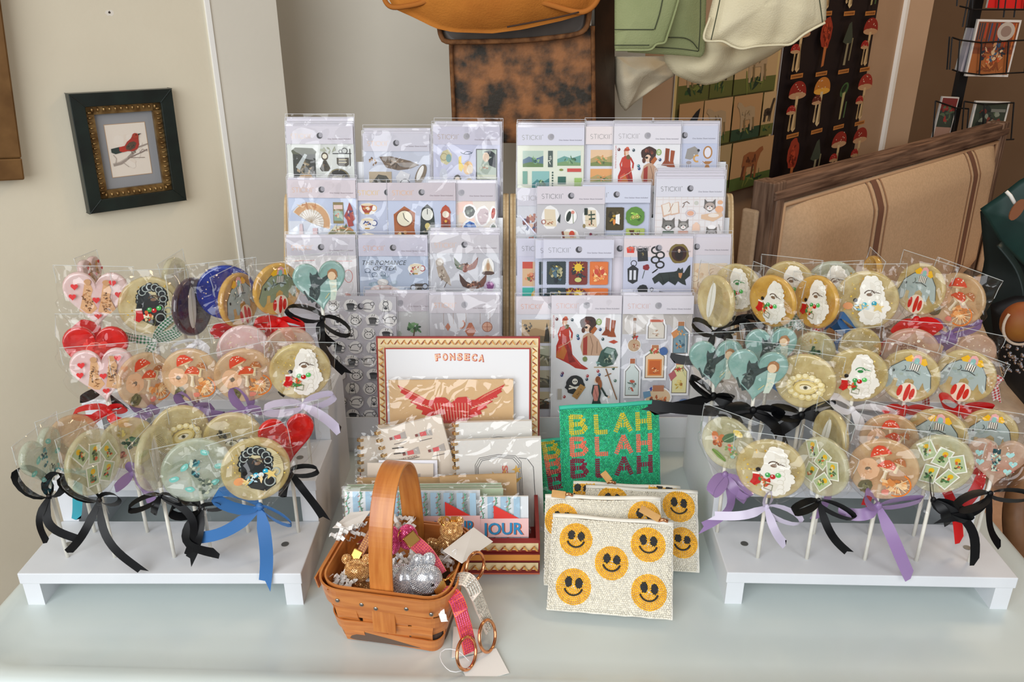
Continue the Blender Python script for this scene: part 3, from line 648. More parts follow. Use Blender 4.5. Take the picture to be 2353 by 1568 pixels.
# side, tier, row, px, py, radius px, shape, candy, picture, yaw, ribbon, ribbon width px, loops, tails
LOL = [
 ('L', 0, 0, 98, 1058, 76, 'heart', 'ice', 'ocean', 58, 'black', 24, [(-58, -70, .5), (40, -60, .5)], [(60, 100, -.2), (-10, 110)]),
 ('L', 0, 0, 214, 1062, 80, 'disc', 'pale', 'tarot', 46, 'black', 24, [(-75, -60, .35), (60, -10, .5)], [(-80, 125, .1), (92, 165, -.1)]),
 ('L', 0, 0, 356, 1052, 80, 'disc', 'pale', 'feather', 62, 'black', 22, [(-62, 25, .35), (60, 10, .4)], [(60, 140, .35), (-20, 45)]),
 ('L', 0, 0, 452, 1080, 80, 'disc', 'ice', 'ocean', 8, 'black', 30, [(-62, 0, .5), (58, -10, .3)], [(-30, 120, .1), (40, 110, -.45)]),
 ('L', 0, 0, 588, 1078, 80, 'disc', 'gold', 'cameo_dark_blue', 5, 'blue', 38, [(-95, -35, .32), (82, 35, .28)], [(-170, 75, .1), (10, 175, .08)]),
 ('L', 0, 1, 168, 1015, 66, 'disc', 'peach', 'plain', 30, 'teal', 28, [(-45, -70, .3), (70, 0, .2)], [(-10, 110, .1)]),
 ('L', 0, 1, 296, 1018, 64, 'disc', 'gold', 'moth', 12, 'purple', 30, [(20, -28, .6), (-30, 30, .3)], [(40, 70, .2)]),
 ('L', 0, 1, 415, 990, 66, 'disc', 'pearl', 'pearls', 6, 'black', 20, [(-30, 20, .4)], [(30, 60)]),
 ('L', 0, 1, 538, 1008, 70, 'disc', 'gold', 'eyes', -8, 'black', 22, [(-40, 10, .4), (40, 5, .3)], [(-60, 40)]),
 ('L', 0, 1, 660, 1010, 68, 'heart', 'red', 'red', 12, 'black', 26, [(72, -10, .35), (-40, 10, .3)], [(75, 105, .05), (-20, 60)]),
 ('L', 1, 0, 238, 862, 72, 'heart', 'pink', 'leopard', -6, 'red', 28, [(-70, 5, .35), (50, -10, .3)], [(-50, 35), (50, 30)]),
 ('L', 1, 0, 334, 874, 68, 'disc', 'peach', 'mush', 28, 'purple', 28, [(-22, -45, .6), (25, -20, .3)], [(-50, 35)]),
 ('L', 1, 0, 440, 862, 68, 'disc', 'peach', 'mush', -14, 'purple', 30, [(-28, -40, .5), (50, -8, .25)], [(70, 20)]),
 ('L', 1, 0, 562, 862, 70, 'disc', 'peach', 'mush', 0, 'purple', 30, [(-20, -55, .5), (40, 0, .25)], [(-130, 30, .05)]),
 ('L', 1, 0, 690, 852, 72, 'disc', 'gold', 'cameo', 4, 'lilac', 28, [(-85, 5, .28), (80, -28, .28)], [(85, 62, .1)]),
 ('L', 1, 1, 222, 812, 74, 'heart', 'red', 'red', -8, 'black', 24, [(-40, 20, .3)], [(40, 40)]),
 ('L', 1, 1, 560, 805, 62, 'disc', 'pink', 'plain', 10, 'purple', 24, [(40, 10, .3)], [(-40, 20)]),
 ('L', 1, 1, 666, 808, 62, 'disc', 'rose', 'pearls', 6, 'black', 24, [(40, 10, .3)], [(-30, 30)]),
 ('L', 2, 0, 222, 688, 74, 'heart', 'pink', 'leopard', -8, 'red', 34, [(-50, -30, .35), (52, -5, .3)], [(50, 60, .1), (-30, 50)]),
 ('L', 2, 0, 345, 702, 70, 'disc', 'gold', 'cameo_dark', 8, 'green_gingham', 26, [(78, -62, .22), (68, -22, .15)], [(-78, -12, .02), (-22, 32)]),
 ('L', 2, 0, 442, 705, 70, 'disc', 'plum', 'feather', 56, 'white', 24, [(-50, 15, .4), (40, 20, .3)], [(-20, 60)]),
 ('L', 2, 0, 520, 672, 68, 'disc', 'navy', 'plain', 0, 'red', 24, [(-30, 20, .4)], [(20, 40)]),
 ('L', 2, 0, 548, 690, 66, 'disc', 'amber', 'elephant', 52, 'red', 26, [(-62, -12, .35), (44, 22, .25)], [(-40, 30)]),
 ('L', 2, 0, 636, 664, 64, 'disc', 'amber', 'elephant_green', 34, 'red', 34, [(-52, 5, .35), (66, 14, .3)], [(30, 50, .1), (-22, 40)]),
 ('L', 2, 0, 736, 657, 64, 'heart', 'teal', 'cat', 8, 'black', 26, [(-78, -22, .38), (70, 35, .42)], [(50, 125, -.15), (20, 60)]),
 ('L', 2, 1, 210, 632, 46, 'heart', 'pink', 'leopard', 66, 'red', 18, [(-20, 10, .3)], [(20, 30)]),
 ('L', 2, 1, 404, 640, 50, 'disc', 'pale', 'feather', 62, 'white', 18, [(-20, 10, .3)], [(20, 30)]),
 ('R', 0, 0, 1770, 1078, 80, 'disc', 'gold', 'cameo', -4, 'lilac', 26, [(0, -42, .55), (72, 30, .4)], [(-118, 22, .04), (48, 92, -.1)]),
 ('R', 0, 0, 1890, 1072, 72, 'disc', 'pale', 'tarot', -38, 'black', 24, [(-70, 20, .2), (72, 35, .3)], [(70, 120, -.12)]),
 ('R', 0, 0, 2030, 1078, 78, 'disc', 'peach', 'mush', 0, 'purple', 36, [(-42, -35, .5), (90, -22, .22)], [(80, 172, -.03), (-90, 15, .1)]),
 ('R', 0, 0, 2158, 1066, 76, 'disc', 'pale', 'tarot', 12, 'black', 26, [(-20, -60, .25), (72, 42, .35)], [(100, 155, .18), (40, 60)]),
 ('R', 0, 0, 2288, 1062, 66, 'heart', 'rose', 'bluehearts', 8, 'black', 26, [(80, 2, .35), (-95, 28, .25)], [(30, 125, -.2), (-110, 60, .1)]),
 ('R', 0, 1, 1672, 1018, 66, 'disc', 'pale', 'butterfly', -26, 'purple', 30, [(48, 48, .35), (-40, 40, .3)], [(-48, 122, .25), (52, 60)]),
 ('R', 0, 1, 1908, 1005, 66, 'disc', 'pearl', 'feather', -58, 'purple', 20, [(-20, 20, .3)], [(-30, 120, .1)]),
 ('R', 0, 1, 2042, 1010, 66, 'disc', 'peach', 'mush', 6, 'red', 26, [(-40, 30, .3), (40, 20, .3)], [(-40, 80)]),
 ('R', 0, 1, 2152, 1002, 68, 'disc', 'gold', 'elephant', -10, 'red', 28, [(-40, 20, .3)], [(70, 175, .05)]),
 ('R', 0, 1, 2272, 996, 62, 'disc', 'gold', 'elephant', 6, 'red', 30, [(60, 10, .3), (-50, 10, .3)], [(-80, 130, .05)]),
 ('R', 1, 0, 1738, 862, 72, 'heart', 'teal', 'cat', 6, 'black', 34, [(-70, 5, .4), (62, 12, .4)], [(-235, -12, .02), (70, 75, .1)]),
 ('R', 1, 0, 1850, 876, 70, 'disc', 'pearl', 'pearls', -4, 'black', 34, [(-80, -15, .3), (70, -28, .3)], [(-60, 45), (62, 25)]),
 ('R', 1, 0, 1968, 862, 70, 'disc', 'gold', 'cameo_green', 4, 'white', 30, [(-62, -28, .4), (88, 14, .32)], [(10, 80, .1)]),
 ('R', 1, 0, 2090, 864, 66, 'disc', 'gold', 'elephant', -2, 'red', 30, [(-60, 10, .3), (50, 5, .3)], [(-60, 30)]),
 ('R', 1, 0, 2218, 864, 66, 'disc', 'gold', 'elephant', -10, 'red', 36, [(-60, -25, .45), (60, 0, .3)], [(-90, 25, .1), (40, 45)]),
 ('R', 1, 1, 1645, 836, 66, 'heart', 'teal', 'cat', 10, 'black', 34, [(-60, -45, .25), (40, 5, .3)], [(-150, 32, .03), (50, 60)]),
 ('R', 1, 1, 1772, 806, 62, 'heart', 'teal', 'cat', 8, 'blue', 24, [(-40, 10, .3)], [(40, 30)]),
 ('R', 1, 1, 1872, 806, 48, 'disc', 'pale', 'moth', -10, 'black', 20, [(-30, 10, .3)], [(30, 30)]),
 ('R', 1, 1, 1975, 800, 50, 'disc', 'gold', 'plain', 20, 'red_gingham', 24, [(-30, 20, .3), (40, 0, .3)], [(30, 30)]),
 ('R', 1, 1, 2092, 812, 64, 'disc', 'rose', 'cookie', 4, 'red_gingham', 24, [(-30, 20, .3), (40, 0, .3)], [(50, 60)]),
 ('R', 1, 1, 2242, 808, 44, 'disc', 'rose', 'plain', 10, 'red_gingham', 24, [(50, 20, .3)], [(60, 60)]),
 ('R', 2, 0, 1645, 692, 64, 'disc', 'pearl', 'feather', -52, 'black', 28, [(-55, -28, .45), (72, -25, .25)], [(-100, 55, .3), (40, 20)]),
 ('R', 2, 0, 1776, 692, 64, 'disc', 'amber', 'cameo', -36, 'green_gingham', 26, [(55, -20, .3), (-30, 15, .25)], [(30, 30)]),
 ('R', 2, 0, 1876, 694, 64, 'disc', 'amber', 'cameo', -42, 'red_gingham', 28, [(28, -45, .45), (-30, 20, .3)], [(62, -80, .1), (-30, 30)]),
 ('R', 2, 0, 1990, 690, 72, 'disc', 'gold', 'cameo_blue', 0, 'blue', 38, [(-62, -48, .35), (-70, 30, .2)], [(60, 70, .1), (-40, 40)]),
 ('R', 2, 0, 2115, 664, 62, 'disc', 'gold', 'elephant', -36, 'red', 36, [(38, 28, .45), (-60, 35, .2)], [(-90, 70, .05)]),
 ('R', 2, 0, 2196, 690, 66, 'disc', 'peach', 'mush', -22, 'purple', 28, [(-50, -28, .4), (60, -22, .3)], [(-62, 12, .1), (-10, 30)]),
 ('R', 2, 1, 1694, 662, 60, 'disc', 'gold', 'cameo_green', -24, 'black', 24, [(60, 10, .3)], [(40, 30)]),
 ('R', 2, 1, 1812, 656, 60, 'disc', 'gold', 'cameo', -8, 'green_gingham', 26, [(-30, 20, .3)], [(40, 30)]),
 ('R', 2, 1, 1912, 658, 62, 'disc', 'ice', 'cameo', 4, 'blue', 30, [(-30, 20, .3)], [(40, 30)]),
 ('R', 2, 1, 2004, 626, 40, 'disc', 'amber', 'plain', -68, 'blue', 18, [(-20, 10, .3)], [(20, 30)]),
]
def lollipops():
    D = .107; TZ = [.049, .113, .177]; TN = ['bottom', 'middle', 'top']; cnt = {}
    used = {}
    for i, (sd, tier, row, px, py, rp, shape, cand, pic, yaw, rc, rw, loops, tails) in enumerate(LOL):
        rnd = random.Random(100 + i)
        X0 = .2646 if sd == 'R' else 0
        Y = .81 + D * tier + (.030 if row == 0 else .082) + {('L', 'navy'): .016}.get((sd, cand), 0)
        c = P(px, py, Y)
        if sd == 'R': Y -= .03 * (c.x - X0); c = P(px, py, Y)
        c2 = c; s = mpp(c); R = rp * s * .97
        xx = c.x
        while any(abs(xx - q) < .006 for q in used.get((sd, tier, row), [])): xx += .004
        used.setdefault((sd, tier, row), []).append(xx)
        B = Vector((xx, Y, T + TZ[tier] + .0004))
        words = [w for w in (CN[cand], 'heart' if shape == 'heart' else ('edge-on round' if abs(yaw) > 50 else 'round'), 'lollipop with', PICS[pic][1] + ',')]
        side = 'left' if sd == 'L' else 'right'
        same = [q for q in LOL if q[0] == sd and q[1] == tier and q[2] == row]; k = sorted(q[3] for q in same).index(px)
        ordn = ['first', 'second', 'third', 'fourth', 'fifth', 'sixth', 'seventh', 'eighth'][k]
        lab = f"{CN[cand]} {'heart' if shape == 'heart' else 'round'} lollipop, {rc.replace('_', ' ')} bow, {side} stand, {TN[tier]} tier, {'front' if row == 0 else 'back'} row, {ordn} from left"
        t = root('lollipop', B, lab, 'lollipop', f'wrapped lollipops on the {side} stand')
        nz = c.z - B.z; knot_z = nz - R * 1.30
        g = G(); top = Vector((c.x - B.x, 0, nz - R * .55))
        g.tube([(0, 0, 0), top * .5, top], .0023, 10); g.obj('stick', m_stick, t, smooth=True)
        MC = Matrix.Translation((c.x - B.x, 0, nz)) @ Matrix.Rotation(math.radians(yaw) - .85 * math.atan2(c.x, c.y), 4, 'Z') @ Matrix.Rotation(math.radians(90 - rnd.uniform(-2, 8)), 4, 'X') @ Matrix.Rotation(math.radians(rnd.uniform(-10, 10)), 4, 'Z')
        R2 = R
        co = candy(t, MC, R2, shape, CANDY[cand])
        A = Art(R2 * .94, seed=i, dz=.00004, z0=.0040)
        PICS[pic][0](A)
        A.obj('picture', co, MATPIC)
        wrapper(t, MC, R2, rnd, rnd.uniform(0, .15))
        K = Vector((xx, Y, T + TZ[tier] + knot_z)) + Vector((c.x - xx, 0, 0)) * .8
        bow(t, K, rc, loops, tails, rw * s * .78, rnd, s)
MATPIC = mk('candy_print', rough=0.25, attr=True, coat=.6)
lollipops()
# ------------------------------------------------------------------ sticker display racks and packs
m_ply = mk('plywood', (214, 190, 150), 0.6, col2=(196, 168, 124), ns=30, st=(1, 1, 8), bump=.1)
m_plyedge = mk('plywood_edge', (150, 116, 74), 0.65, col2=(206, 176, 130), ns=70, st=(6, 1, 1), wave=.4, lo=.3, hi=.7)
m_acr = mk('acrylic_white', (224, 226, 230), 0.2, coat=.4)
m_card = mk('pack_card', (222, 218, 228), 0.5)
m_sleeve = cello('pack_sleeve', gain=1.0, bscale=9, strength=1.0, rough=.03, dist=.03, crease=.9)
m_sleeve2 = cello('pack_sleeve_tight', gain=.8, bscale=5, strength=.4, rough=.06, dist=.004, crease=.3)
CW, CH = .1135, .214
ROWT = [(1.242, .246), (1.30, .33), (1.36, .413), (1.42, .496)]      # pack top edge (Y, z) per tier, bottom tier first
LEAN = math.radians(12)
def rack(x0, x1, label):
    t = root('sticker_rack', (x0, 1.18, T), label, 'display rack', 'sticker display racks')
    W = x1 - x0; th = .010
    prof = [(0.0, 0), (0.0, .035), (.02, .06), (.085, .16), (.14, .24), (.175, .31), (.20, .375), (.215, .385), (.235, .375), (.25, .30), (.26, .15), (.265, 0)]
    pp = [(p.x, p.y) for p in smooth([Vector((*q, 0)) for q in prof[1:-1]], 2)]
    pp = [(0, 0)] + pp + [(.265, 0)]
    for xa in (-th, W):
        g = G(); g.prism(pp, xa, xa + th, 'x'); so = bevel(g.obj('side_panel', m_ply, t), .0015)
        e = G(); e.prism([(y - .0004, z + .0004) for y, z in pp[:len(pp) * 2 // 3]][::-1] + [(y + .0012, z - .0012) for y, z in pp[:len(pp) * 2 // 3]], xa + .0035, xa + .0065, 'x'); e.obj('ply_layer', m_plyedge, so)
    for i, (Y, z) in enumerate(ROWT):
        yb = Y - CH * math.sin(LEAN) - 1.18 - .004; zb = z - CH * math.cos(LEAN) - .004
        g = G(); g.box(0, W, yb - .016, yb + .02, zb - .004, zb)                       # pocket floor
        dy = .028 * math.sin(LEAN)
        g.add([(0, yb - .018, zb - .004), (W, yb - .018, zb - .004), (W, yb - .018 + dy, zb + .03), (0, yb - .018 + dy, zb + .03), (0, yb - .0155, zb - .004), (W, yb - .0155, zb - .004), (W, yb - .0155 + dy, zb + .03), (0, yb - .0155 + dy, zb + .03)],
              [(0, 1, 2, 3), (7, 6, 5, 4), (3, 2, 6, 7), (0, 4, 5, 1), (0, 3, 7, 4), (1, 5, 6, 2)])
        g.add([(0, yb + .018, zb), (W, yb + .018, zb), (W, yb + .018 + CH * .7 * math.sin(LEAN), zb + CH * .7), (0, yb + .018 + CH * .7 * math.sin(LEAN), zb + CH * .7)], [(0, 1, 2, 3)])
        g.obj('pocket', m_acr, t)
    g = G(); g.box(0, W, .0, .0035, -.0, .035); g.obj('front_plate', m_acr, t)
    g = G()
    g.tube([(W - .022, -.0015, .008), (W - .022, .001, .008)], .0035, 12); g.obj('screw', m_screw, t)
xl0 = P(655, 600, 1.30).x - .004; xl1 = P(1155, 600, 1.30).x; xr0 = P(1186, 600, 1.30).x; xr1 = P(1672, 600, 1.30).x + .012
rack(xl0, xl1, 'left tiered sticker rack with pale plywood sides, behind the cigar box')
rack(xr0, xr1, 'right tiered sticker rack with pale plywood sides, behind the green pouch')

# sticker sheets, in units of 1/100 of the pack's width, y down, header above y = 26
def st(A, x, y, rx, ry, n=14): A.ell(x, y, rx, ry, '#f4f3f1', n=n, jag=.06)                      # white die-cut border
def s_book(A):
    A.rect(0, 26, 100, 162, '#dfe3de'); A.rect(8, 36, 34, 44, '#31342c'); A.poly([(6, 36), (12, 31), (38, 32), (44, 37), (42, 41), (8, 41)], '#565a45'); A.rect(5, 79, 40, 4, '#2a2c28')
    A.dapple(24, 62, 14, 16, ['#6b6048', '#40443a', '#9c8a68', '#262822', '#b09a78'], 26, .22); A.poly([(14, 78), (38, 78), (34, 70), (18, 72)], '#c8a478'); A.poly([(12, 60), (26, 40), (30, 42), (18, 64)], '#b8c0c0')
    A.ell(56, 44, 5, 6, '#4a3c26'); A.ell(56, 44, 3.6, c='#e8e2cc'); A.poly([(54, 50), (58, 50), (64, 62), (61, 66), (51, 66), (48, 62)], '#3a3222'); A.dapple(56, 58, 5, 6, ['#6a5434', '#241f16'], 8)
    A.line([(68, 40), (96, 40)], 1.2, '#1e1e1c'); A.line([(94, 33), (94, 58)], 1.2, '#1e1e1c'); A.ring(86, 36, 4, .9, '#1e1e1c'); A.ring(80, 37, 2.5, .8, '#1e1e1c'); A.poly([(74, 46), (92, 46), (92, 56), (88, 59), (77, 58), (74, 55)], '#4b4436'); A.line([(77, 49), (89, 49)], 1, '#d8cfa8'); A.line([(77, 53), (89, 53)], 1, '#d8cfa8')
    A.ell(76, 78, 17, 16, '#26261f', n=26); A.ring(76, 78, 16, 1.2, '#8d8158', 15); A.text('BOOKS', 76, 84, 5.4, '#e2d9a8', bold=.02, centre=True); A.text('ANTIQUE', 76, 76, 3.2, '#cfc48c', centre=True)
    A.dapple(62, 34, 14, 5, ['#b4b9a4', '#9aa088'], 8)
    for i in range(3): A.rect(8 + 30 * i, 100, 24, 30, '#6c6a58'); A.dapple(20 + 30 * i, 115, 9, 12, ['#40443a', '#9c8a68'], 8)
def s_whale(A):
    A.rect(0, 26, 100, 162, '#c9cedd'); A.dapple(14, 40, 7, 8, ['#8a6a4c', '#c8a684', '#604430'], 10); A.dapple(45, 45, 10, 5, ['#7c6858', '#9c8878'], 4)
    A.poly([(24, 34), (40, 33), (70, 40), (84, 46), (70, 52), (52, 54), (34, 50)], '#6f5c4a'); A.dapple(52, 43, 20, 6, ['#8c7862', '#4e4034', '#a8937c'], 22, .22)
    A.rect(8, 56, 34, 24, '#b9a78c'); A.poly([(12, 72), (22, 60), (34, 62), (40, 70), (32, 78), (18, 78)], '#4c4a40'); A.dapple(25, 70, 9, 6, ['#2c3230', '#7c7460'], 12)
    A.poly([(48, 64), (56, 54), (70, 60), (66, 72), (52, 78)], '#e4e4e8'); A.ring(62, 74, 7, 1.2, '#3a3a3a')
    A.ell(86, 60, 7, 16, '#7c6c58', 24); A.ell(85, 58, 3.6, 12, '#eceae6', 24)
def s_ladies(A):
    A.rect(0, 26, 100, 162, '#c6c8e0'); A.poly([(10, 45), (14, 36), (22, 33), (28, 40), (27, 50), (20, 56), (12, 52)], '#cfc79c'); A.ring(16, 44, 5, 1, '#a8986c'); A.ell(23, 46, 4, 6, '#7fa6a6')
    A.poly([(38, 44), (42, 42), (42, 52), (46, 58), (42, 66), (38, 62)], '#e2c648'); A.ell(44, 36, 12, 3, '#d6d6ea'); A.arc(50, 36, 9, 10, 170, .9, '#3c5068', 4); A.arc(52, 40, 6, 190, 340, .9, '#3c5068', 4)
    A.ell(52, 60, 7, 10, '#e4b878', 10); A.ell(55, 62, 4.6, 7, '#f0dfc8'); A.ell(15, 70, 6, 9, '#c8ccd8'); A.ell(36, 78, 6, 8, '#4a4640'); A.ell(36, 79, 4, 6, '#e6d4c0'); A.ell(54, 82, 5, 7, '#c8b488')
    A.rect(64, 32, 32, 46, '#24282c'); A.rect(65.5, 33.5, 29, 43, '#aebcae'); A.poly([(76, 36), (86, 34), (94, 40), (94, 60), (84, 56), (82, 48), (88, 44), (80, 42)], '#1f2a30'); A.ell(79, 44, 5, 7, '#e8cfb8'); A.dapple(76, 60, 8, 8, ['#d8dccb', '#c09a84', '#a7b29c'], 10); A.rect(65.5, 70, 29, 6, '#c8cdb6')
def s_fan(A):
    A.rect(0, 26, 100, 162, '#c3cfe8'); A.rect(0, 60, 58, 60, '#dfe6f2')
    def fan(x, y, r, a0, a1, c1, c2):
        pts = [(x, y)] + [(x + r * math.cos(math.radians(a0 + (a1 - a0) * i / 12)), y + r * math.sin(math.radians(a0 + (a1 - a0) * i / 12))) for i in range(13)]
        A.poly(pts, c1); A.arc(x, y, r * .8, a0 + 1, a1 - 1, r * .3, c2)
        for i in range(14):
            a = math.radians(a0 + (a1 - a0) * i / 13); A.line([(x, y), (x + r * .7 * math.cos(a), y + r * .7 * math.sin(a))], .6, '#b9a080')
    fan(32, 62, 30, -150, 20, '#e9e4dc', '#d9a878'); A.dapple(30, 38, 20, 4, ['#e8c49c', '#c48858'], 8, .3)
    fan(78, 90, 24, 190, 350, '#cfc4a0', '#8a8a60'); A.dapple(78, 70, 18, 5, ['#5c6a4c', '#c88858', '#e4dcc0'], 14, .3)
    A.rect(66, 32, 15, 31, '#8a7a48'); A.rect(67, 36, 13, 6, '#e2c8c0'); A.rect(67, 45, 13, 14, '#88a898'); A.dapple(73, 52, 5, 5, ['#c86848', '#e8d8a8'], 8)
    A.poly([(90, 32), (94, 40), (96, 50), (98, 56), (94, 60), (96, 66), (88, 68), (86, 58), (82, 52), (87, 42)], '#a83f38'); A.dapple(91, 50, 5, 12, ['#e8ccd0', '#50406c', '#d87848'], 12)
    A.rect(35, 70, 7, 18, '#e6c8cc'); A.poly([(16, 64), (20, 64), (22, 90), (14, 90)], '#e2cfd4')
def cup(A, x, y, c1, c2, k=1.0):
    st(A, x, y, 13 * k, 9 * k); A.ring(x + 9 * k, y - 1, 4 * k, 1.2, c2); A.poly([(x - 10 * k, y - 6 * k), (x + 8 * k, y - 6 * k), (x + 6 * k, y + 2 * k), (x + 2 * k, y + 6 * k), (x - 5 * k, y + 6 * k), (x - 8 * k, y + 2 * k)], c1)
    A.dapple(x - 1 * k, y - 1 * k, 7 * k, 4 * k, [c2, '#d8a048', '#f0e6d8'], 10, .3); A.ell(x - 1 * k, y - 6 * k, 9 * k, 1.8 * k, '#e9d9b8'); A.rect(x - 5 * k, y + 6 * k, 7 * k, 2 * k, '#c8963c')
def s_teacup(A):
    A.rect(0, 26, 100, 162, '#bfc6dc')
    for i, y in enumerate((38, 60, 82, 104, 126, 148)): cup(A, 20, y, ['#a83c24', '#f0ebe2', '#5c7a4c'][i % 3], ['#e8b060', '#34488c', '#c84840'][i % 3]); cup(A, 62, y, ['#c86848', '#3c4c88', '#e0c090'][i % 3], '#b04838')
def s_clock(A):
    A.rect(0, 26, 100, 162, '#c2cbe2')
    A.poly([(8, 46), (24, 34), (40, 44), (38, 66), (42, 88), (44, 92), (6, 94), (9, 86)], '#a8581e'); A.ell(24, 52, 12, 12, '#e9e2c8'); A.ring(24, 52, 12, 1.6, '#7a3c14'); A.line([(24, 52), (30, 57)], 1, '#222'); A.line([(24, 52), (22, 44)], 1, '#222'); A.dapple(23, 78, 11, 9, ['#c8843c', '#4c3c24', '#e8c88c', '#7c8a80'], 22, .25)
    A.poly([(48, 50), (50, 38), (58, 31), (66, 38), (68, 50), (70, 80), (46, 80)], '#1f2d26'); A.rect(44, 78, 28, 4, '#16211c'); A.ell(58, 46, 8.5, 9, '#e3e4da'); A.ring(58, 46, 9, 1.1, '#0f1512', 9.5); A.line([(58, 46), (58, 38)], 1, '#222'); A.ell(58, 63, 4, 4.6, '#d8c878'); A.rect(56, 66, 4, 3, '#c8b868'); A.dapple(58, 72, 7, 4, ['#8c7c38', '#3c4c3c'], 8)
    A.rect(78, 44, 14, 40, '#a33a1c'); A.poly([(77, 44), (80, 36), (85, 32), (90, 36), (93, 44)], '#b8451f'); A.ell(85, 46, 5, 5, '#e8dcc8'); A.rect(81, 56, 8, 24, '#7c2812'); A.ell(85, 56, 2, c='#e8b040'); A.rect(75, 82, 20, 6, '#93361c')
    for y in (104, 132): A.rect(12, y, 18, 22, '#8a4a20'); A.ell(21, y + 8, 7, c='#eae2cc'); A.rect(54, y, 22, 24, '#40302a'); A.ell(65, y + 10, 8, c='#e2dcc8')
def s_crystal(A):
    A.rect(0, 26, 100, 162, '#e2d8cc'); A.dapple(60, 50, 36, 22, ['#ecc4b4', '#e8d2b8', '#d8d4d8'], 8, .35)
    for x, y, rx, ry, cs, rot in ((62, 41, 8, 9, ['#3e463e', '#6a746a', '#22281f', '#8f9a8e'], 0), (82, 48, 9, 13, ['#c9b4b8', '#a48c94', '#e0d2d2'], 12), (97, 44, 3, 9, ['#b03a28', '#d86048'], 8), (62, 64, 9, 8, ['#4c78c0', '#2c4c98', '#88aee0'], 0), (82, 78, 8, 8, ['#d8a478', '#c08858', '#eccaa4'], 20), (97, 68, 4, 9, ['#38543c', '#24382a'], 0), (60, 84, 7, 8, ['#c05c3c', '#d8a84c'], 0)):
        st(A, x, y, rx + 2, ry + 2); A.ell(x, y, rx, ry, cs[0], rot, 8, .1); A.dapple(x, y, rx * .8, ry * .8, cs, 12, .32, .5)
def s_pinkcat(A):
    A.rect(0, 26, 100, 162, '#e9e6e8'); A.line([(10, 34), (40, 33)], 1, '#e0a09c'); A.line([(60, 34), (94, 34)], 1, '#e0a09c'); A.ring(88, 56, 6, 1, '#d88a84', 9); A.poly([(82, 80), (90, 82), (92, 90), (84, 94)], '#d8a098')
    for y in (54, 90, 130): A.ell(30, y, 14, 8, '#efe2e0'); A.ring(30, y, 13, .8, '#c88a84', 7)
def s_tea(A):
    A.rect(0, 26, 100, 162, '#b9c6dc'); A.dapple(40, 70, 34, 18, ['#a8b8c8', '#c4ccd6', '#98aebf'], 14)
    A.text('THE ROMANCE', 5, 39, 6.6, '#39424c', w=64, shear=.3); A.text('OF TEA', 20, 47, 6.2, '#39424c', w=34, shear=.3)
    for x, y in ((12, 47), (22, 53), (34, 52)): A.ring(x, y, 4, .8, '#5b7088', 3); A.line([(x - 4, y + 3), (x + 5, y + 3)], .8, '#5b7088')
    cup(A, 83, 45, '#e6e0cc', '#b04a48', .95); A.dapple(76, 50, 7, 4, ['#b04050', '#5a7048', '#e0b0a8'], 10)
    A.poly([(8, 80), (20, 70), (34, 66), (48, 70), (60, 76), (56, 84), (30, 88), (12, 88)], '#dcc4be'); A.dapple(32, 76, 20, 7, ['#e4d2cc', '#c49c98', '#e9e3de', '#8898ac'], 26, .2); A.ell(34, 64, 8, 5, '#d8d4d0'); A.poly([(10, 86), (60, 82), (58, 90), (20, 92)], '#6a86a8')
    A.poly([(80, 66), (92, 66), (90, 72), (92, 86), (80, 86), (82, 72)], '#4c4238'); A.ring(78, 72, 4, 1.2, '#3c342c'); A.ring(95, 70, 4, 1.2, '#3c342c'); A.dapple(86, 78, 4, 6, ['#a05c3c', '#2c2a26'], 8)
def s_bird(A):
    A.rect(0, 26, 100, 162, '#c7c8cf')
    def wing(x, y, s, k, c): A.poly([(x, y), (x + s * 8 * k, y - 4 * k), (x + s * 16 * k, y - 13 * k), (x + s * 15 * k, y - 4 * k), (x + s * 12 * k, y + 2 * k), (x + s * 4 * k, y + 5 * k)], c)
    A.ell(14, 40, 6, 7, '#b2a69c'); A.ell(14, 40, 4, 4, '#d8d0c6'); A.poly([(9, 46), (19, 44), (28, 62), (30, 74), (24, 70), (12, 60)], '#a89888'); A.dapple(18, 58, 6, 9, ['#7c6c5c', '#c8bcac'], 16); A.line([(24, 68), (20, 76)], 1, '#5c4c40')
    for x, y, k, c, c2 in ((52, 46, 1.1, '#8a4a3a', '#4c5a3c'), (62, 72, 1.25, '#6c4030', '#4a2c20')):
        wing(x, y, -1, k, c2); wing(x, y, 1, k, c); A.ell(x, y + 2, 4 * k, 6 * k, c, 30); A.dapple(x, y - 1, 10 * k, 4 * k, ['#3c2a20', '#a86c50', '#c89c80', '#58382c'], 18, .2)
    st(A, 84, 46, 9, 13); A.poly([(84, 34), (92, 54), (76, 54)], '#d4c6b0'); A.ell(84, 55, 9, 3, '#4c3024'); A.ell(84, 46, 2.5, 6, '#b8906c')
    A.ell(86, 74, 8, 8, '#b7a9bd'); A.ell(87, 73, 5.5, 5.5, '#7c3c78', jag=.1); A.ell(89, 71, 2, c='#c890c0'); A.poly([(80, 84), (92, 84), (89, 88), (92, 94), (80, 94), (83, 88)], '#7c4a34')
    for x, y in ((36, 88), (60, 92), (18, 90)): A.ring(x, y, 3, .9, '#b89848'); A.line([(x + 3, y + 1), (x + 10, y + 3)], .9, '#b89848')
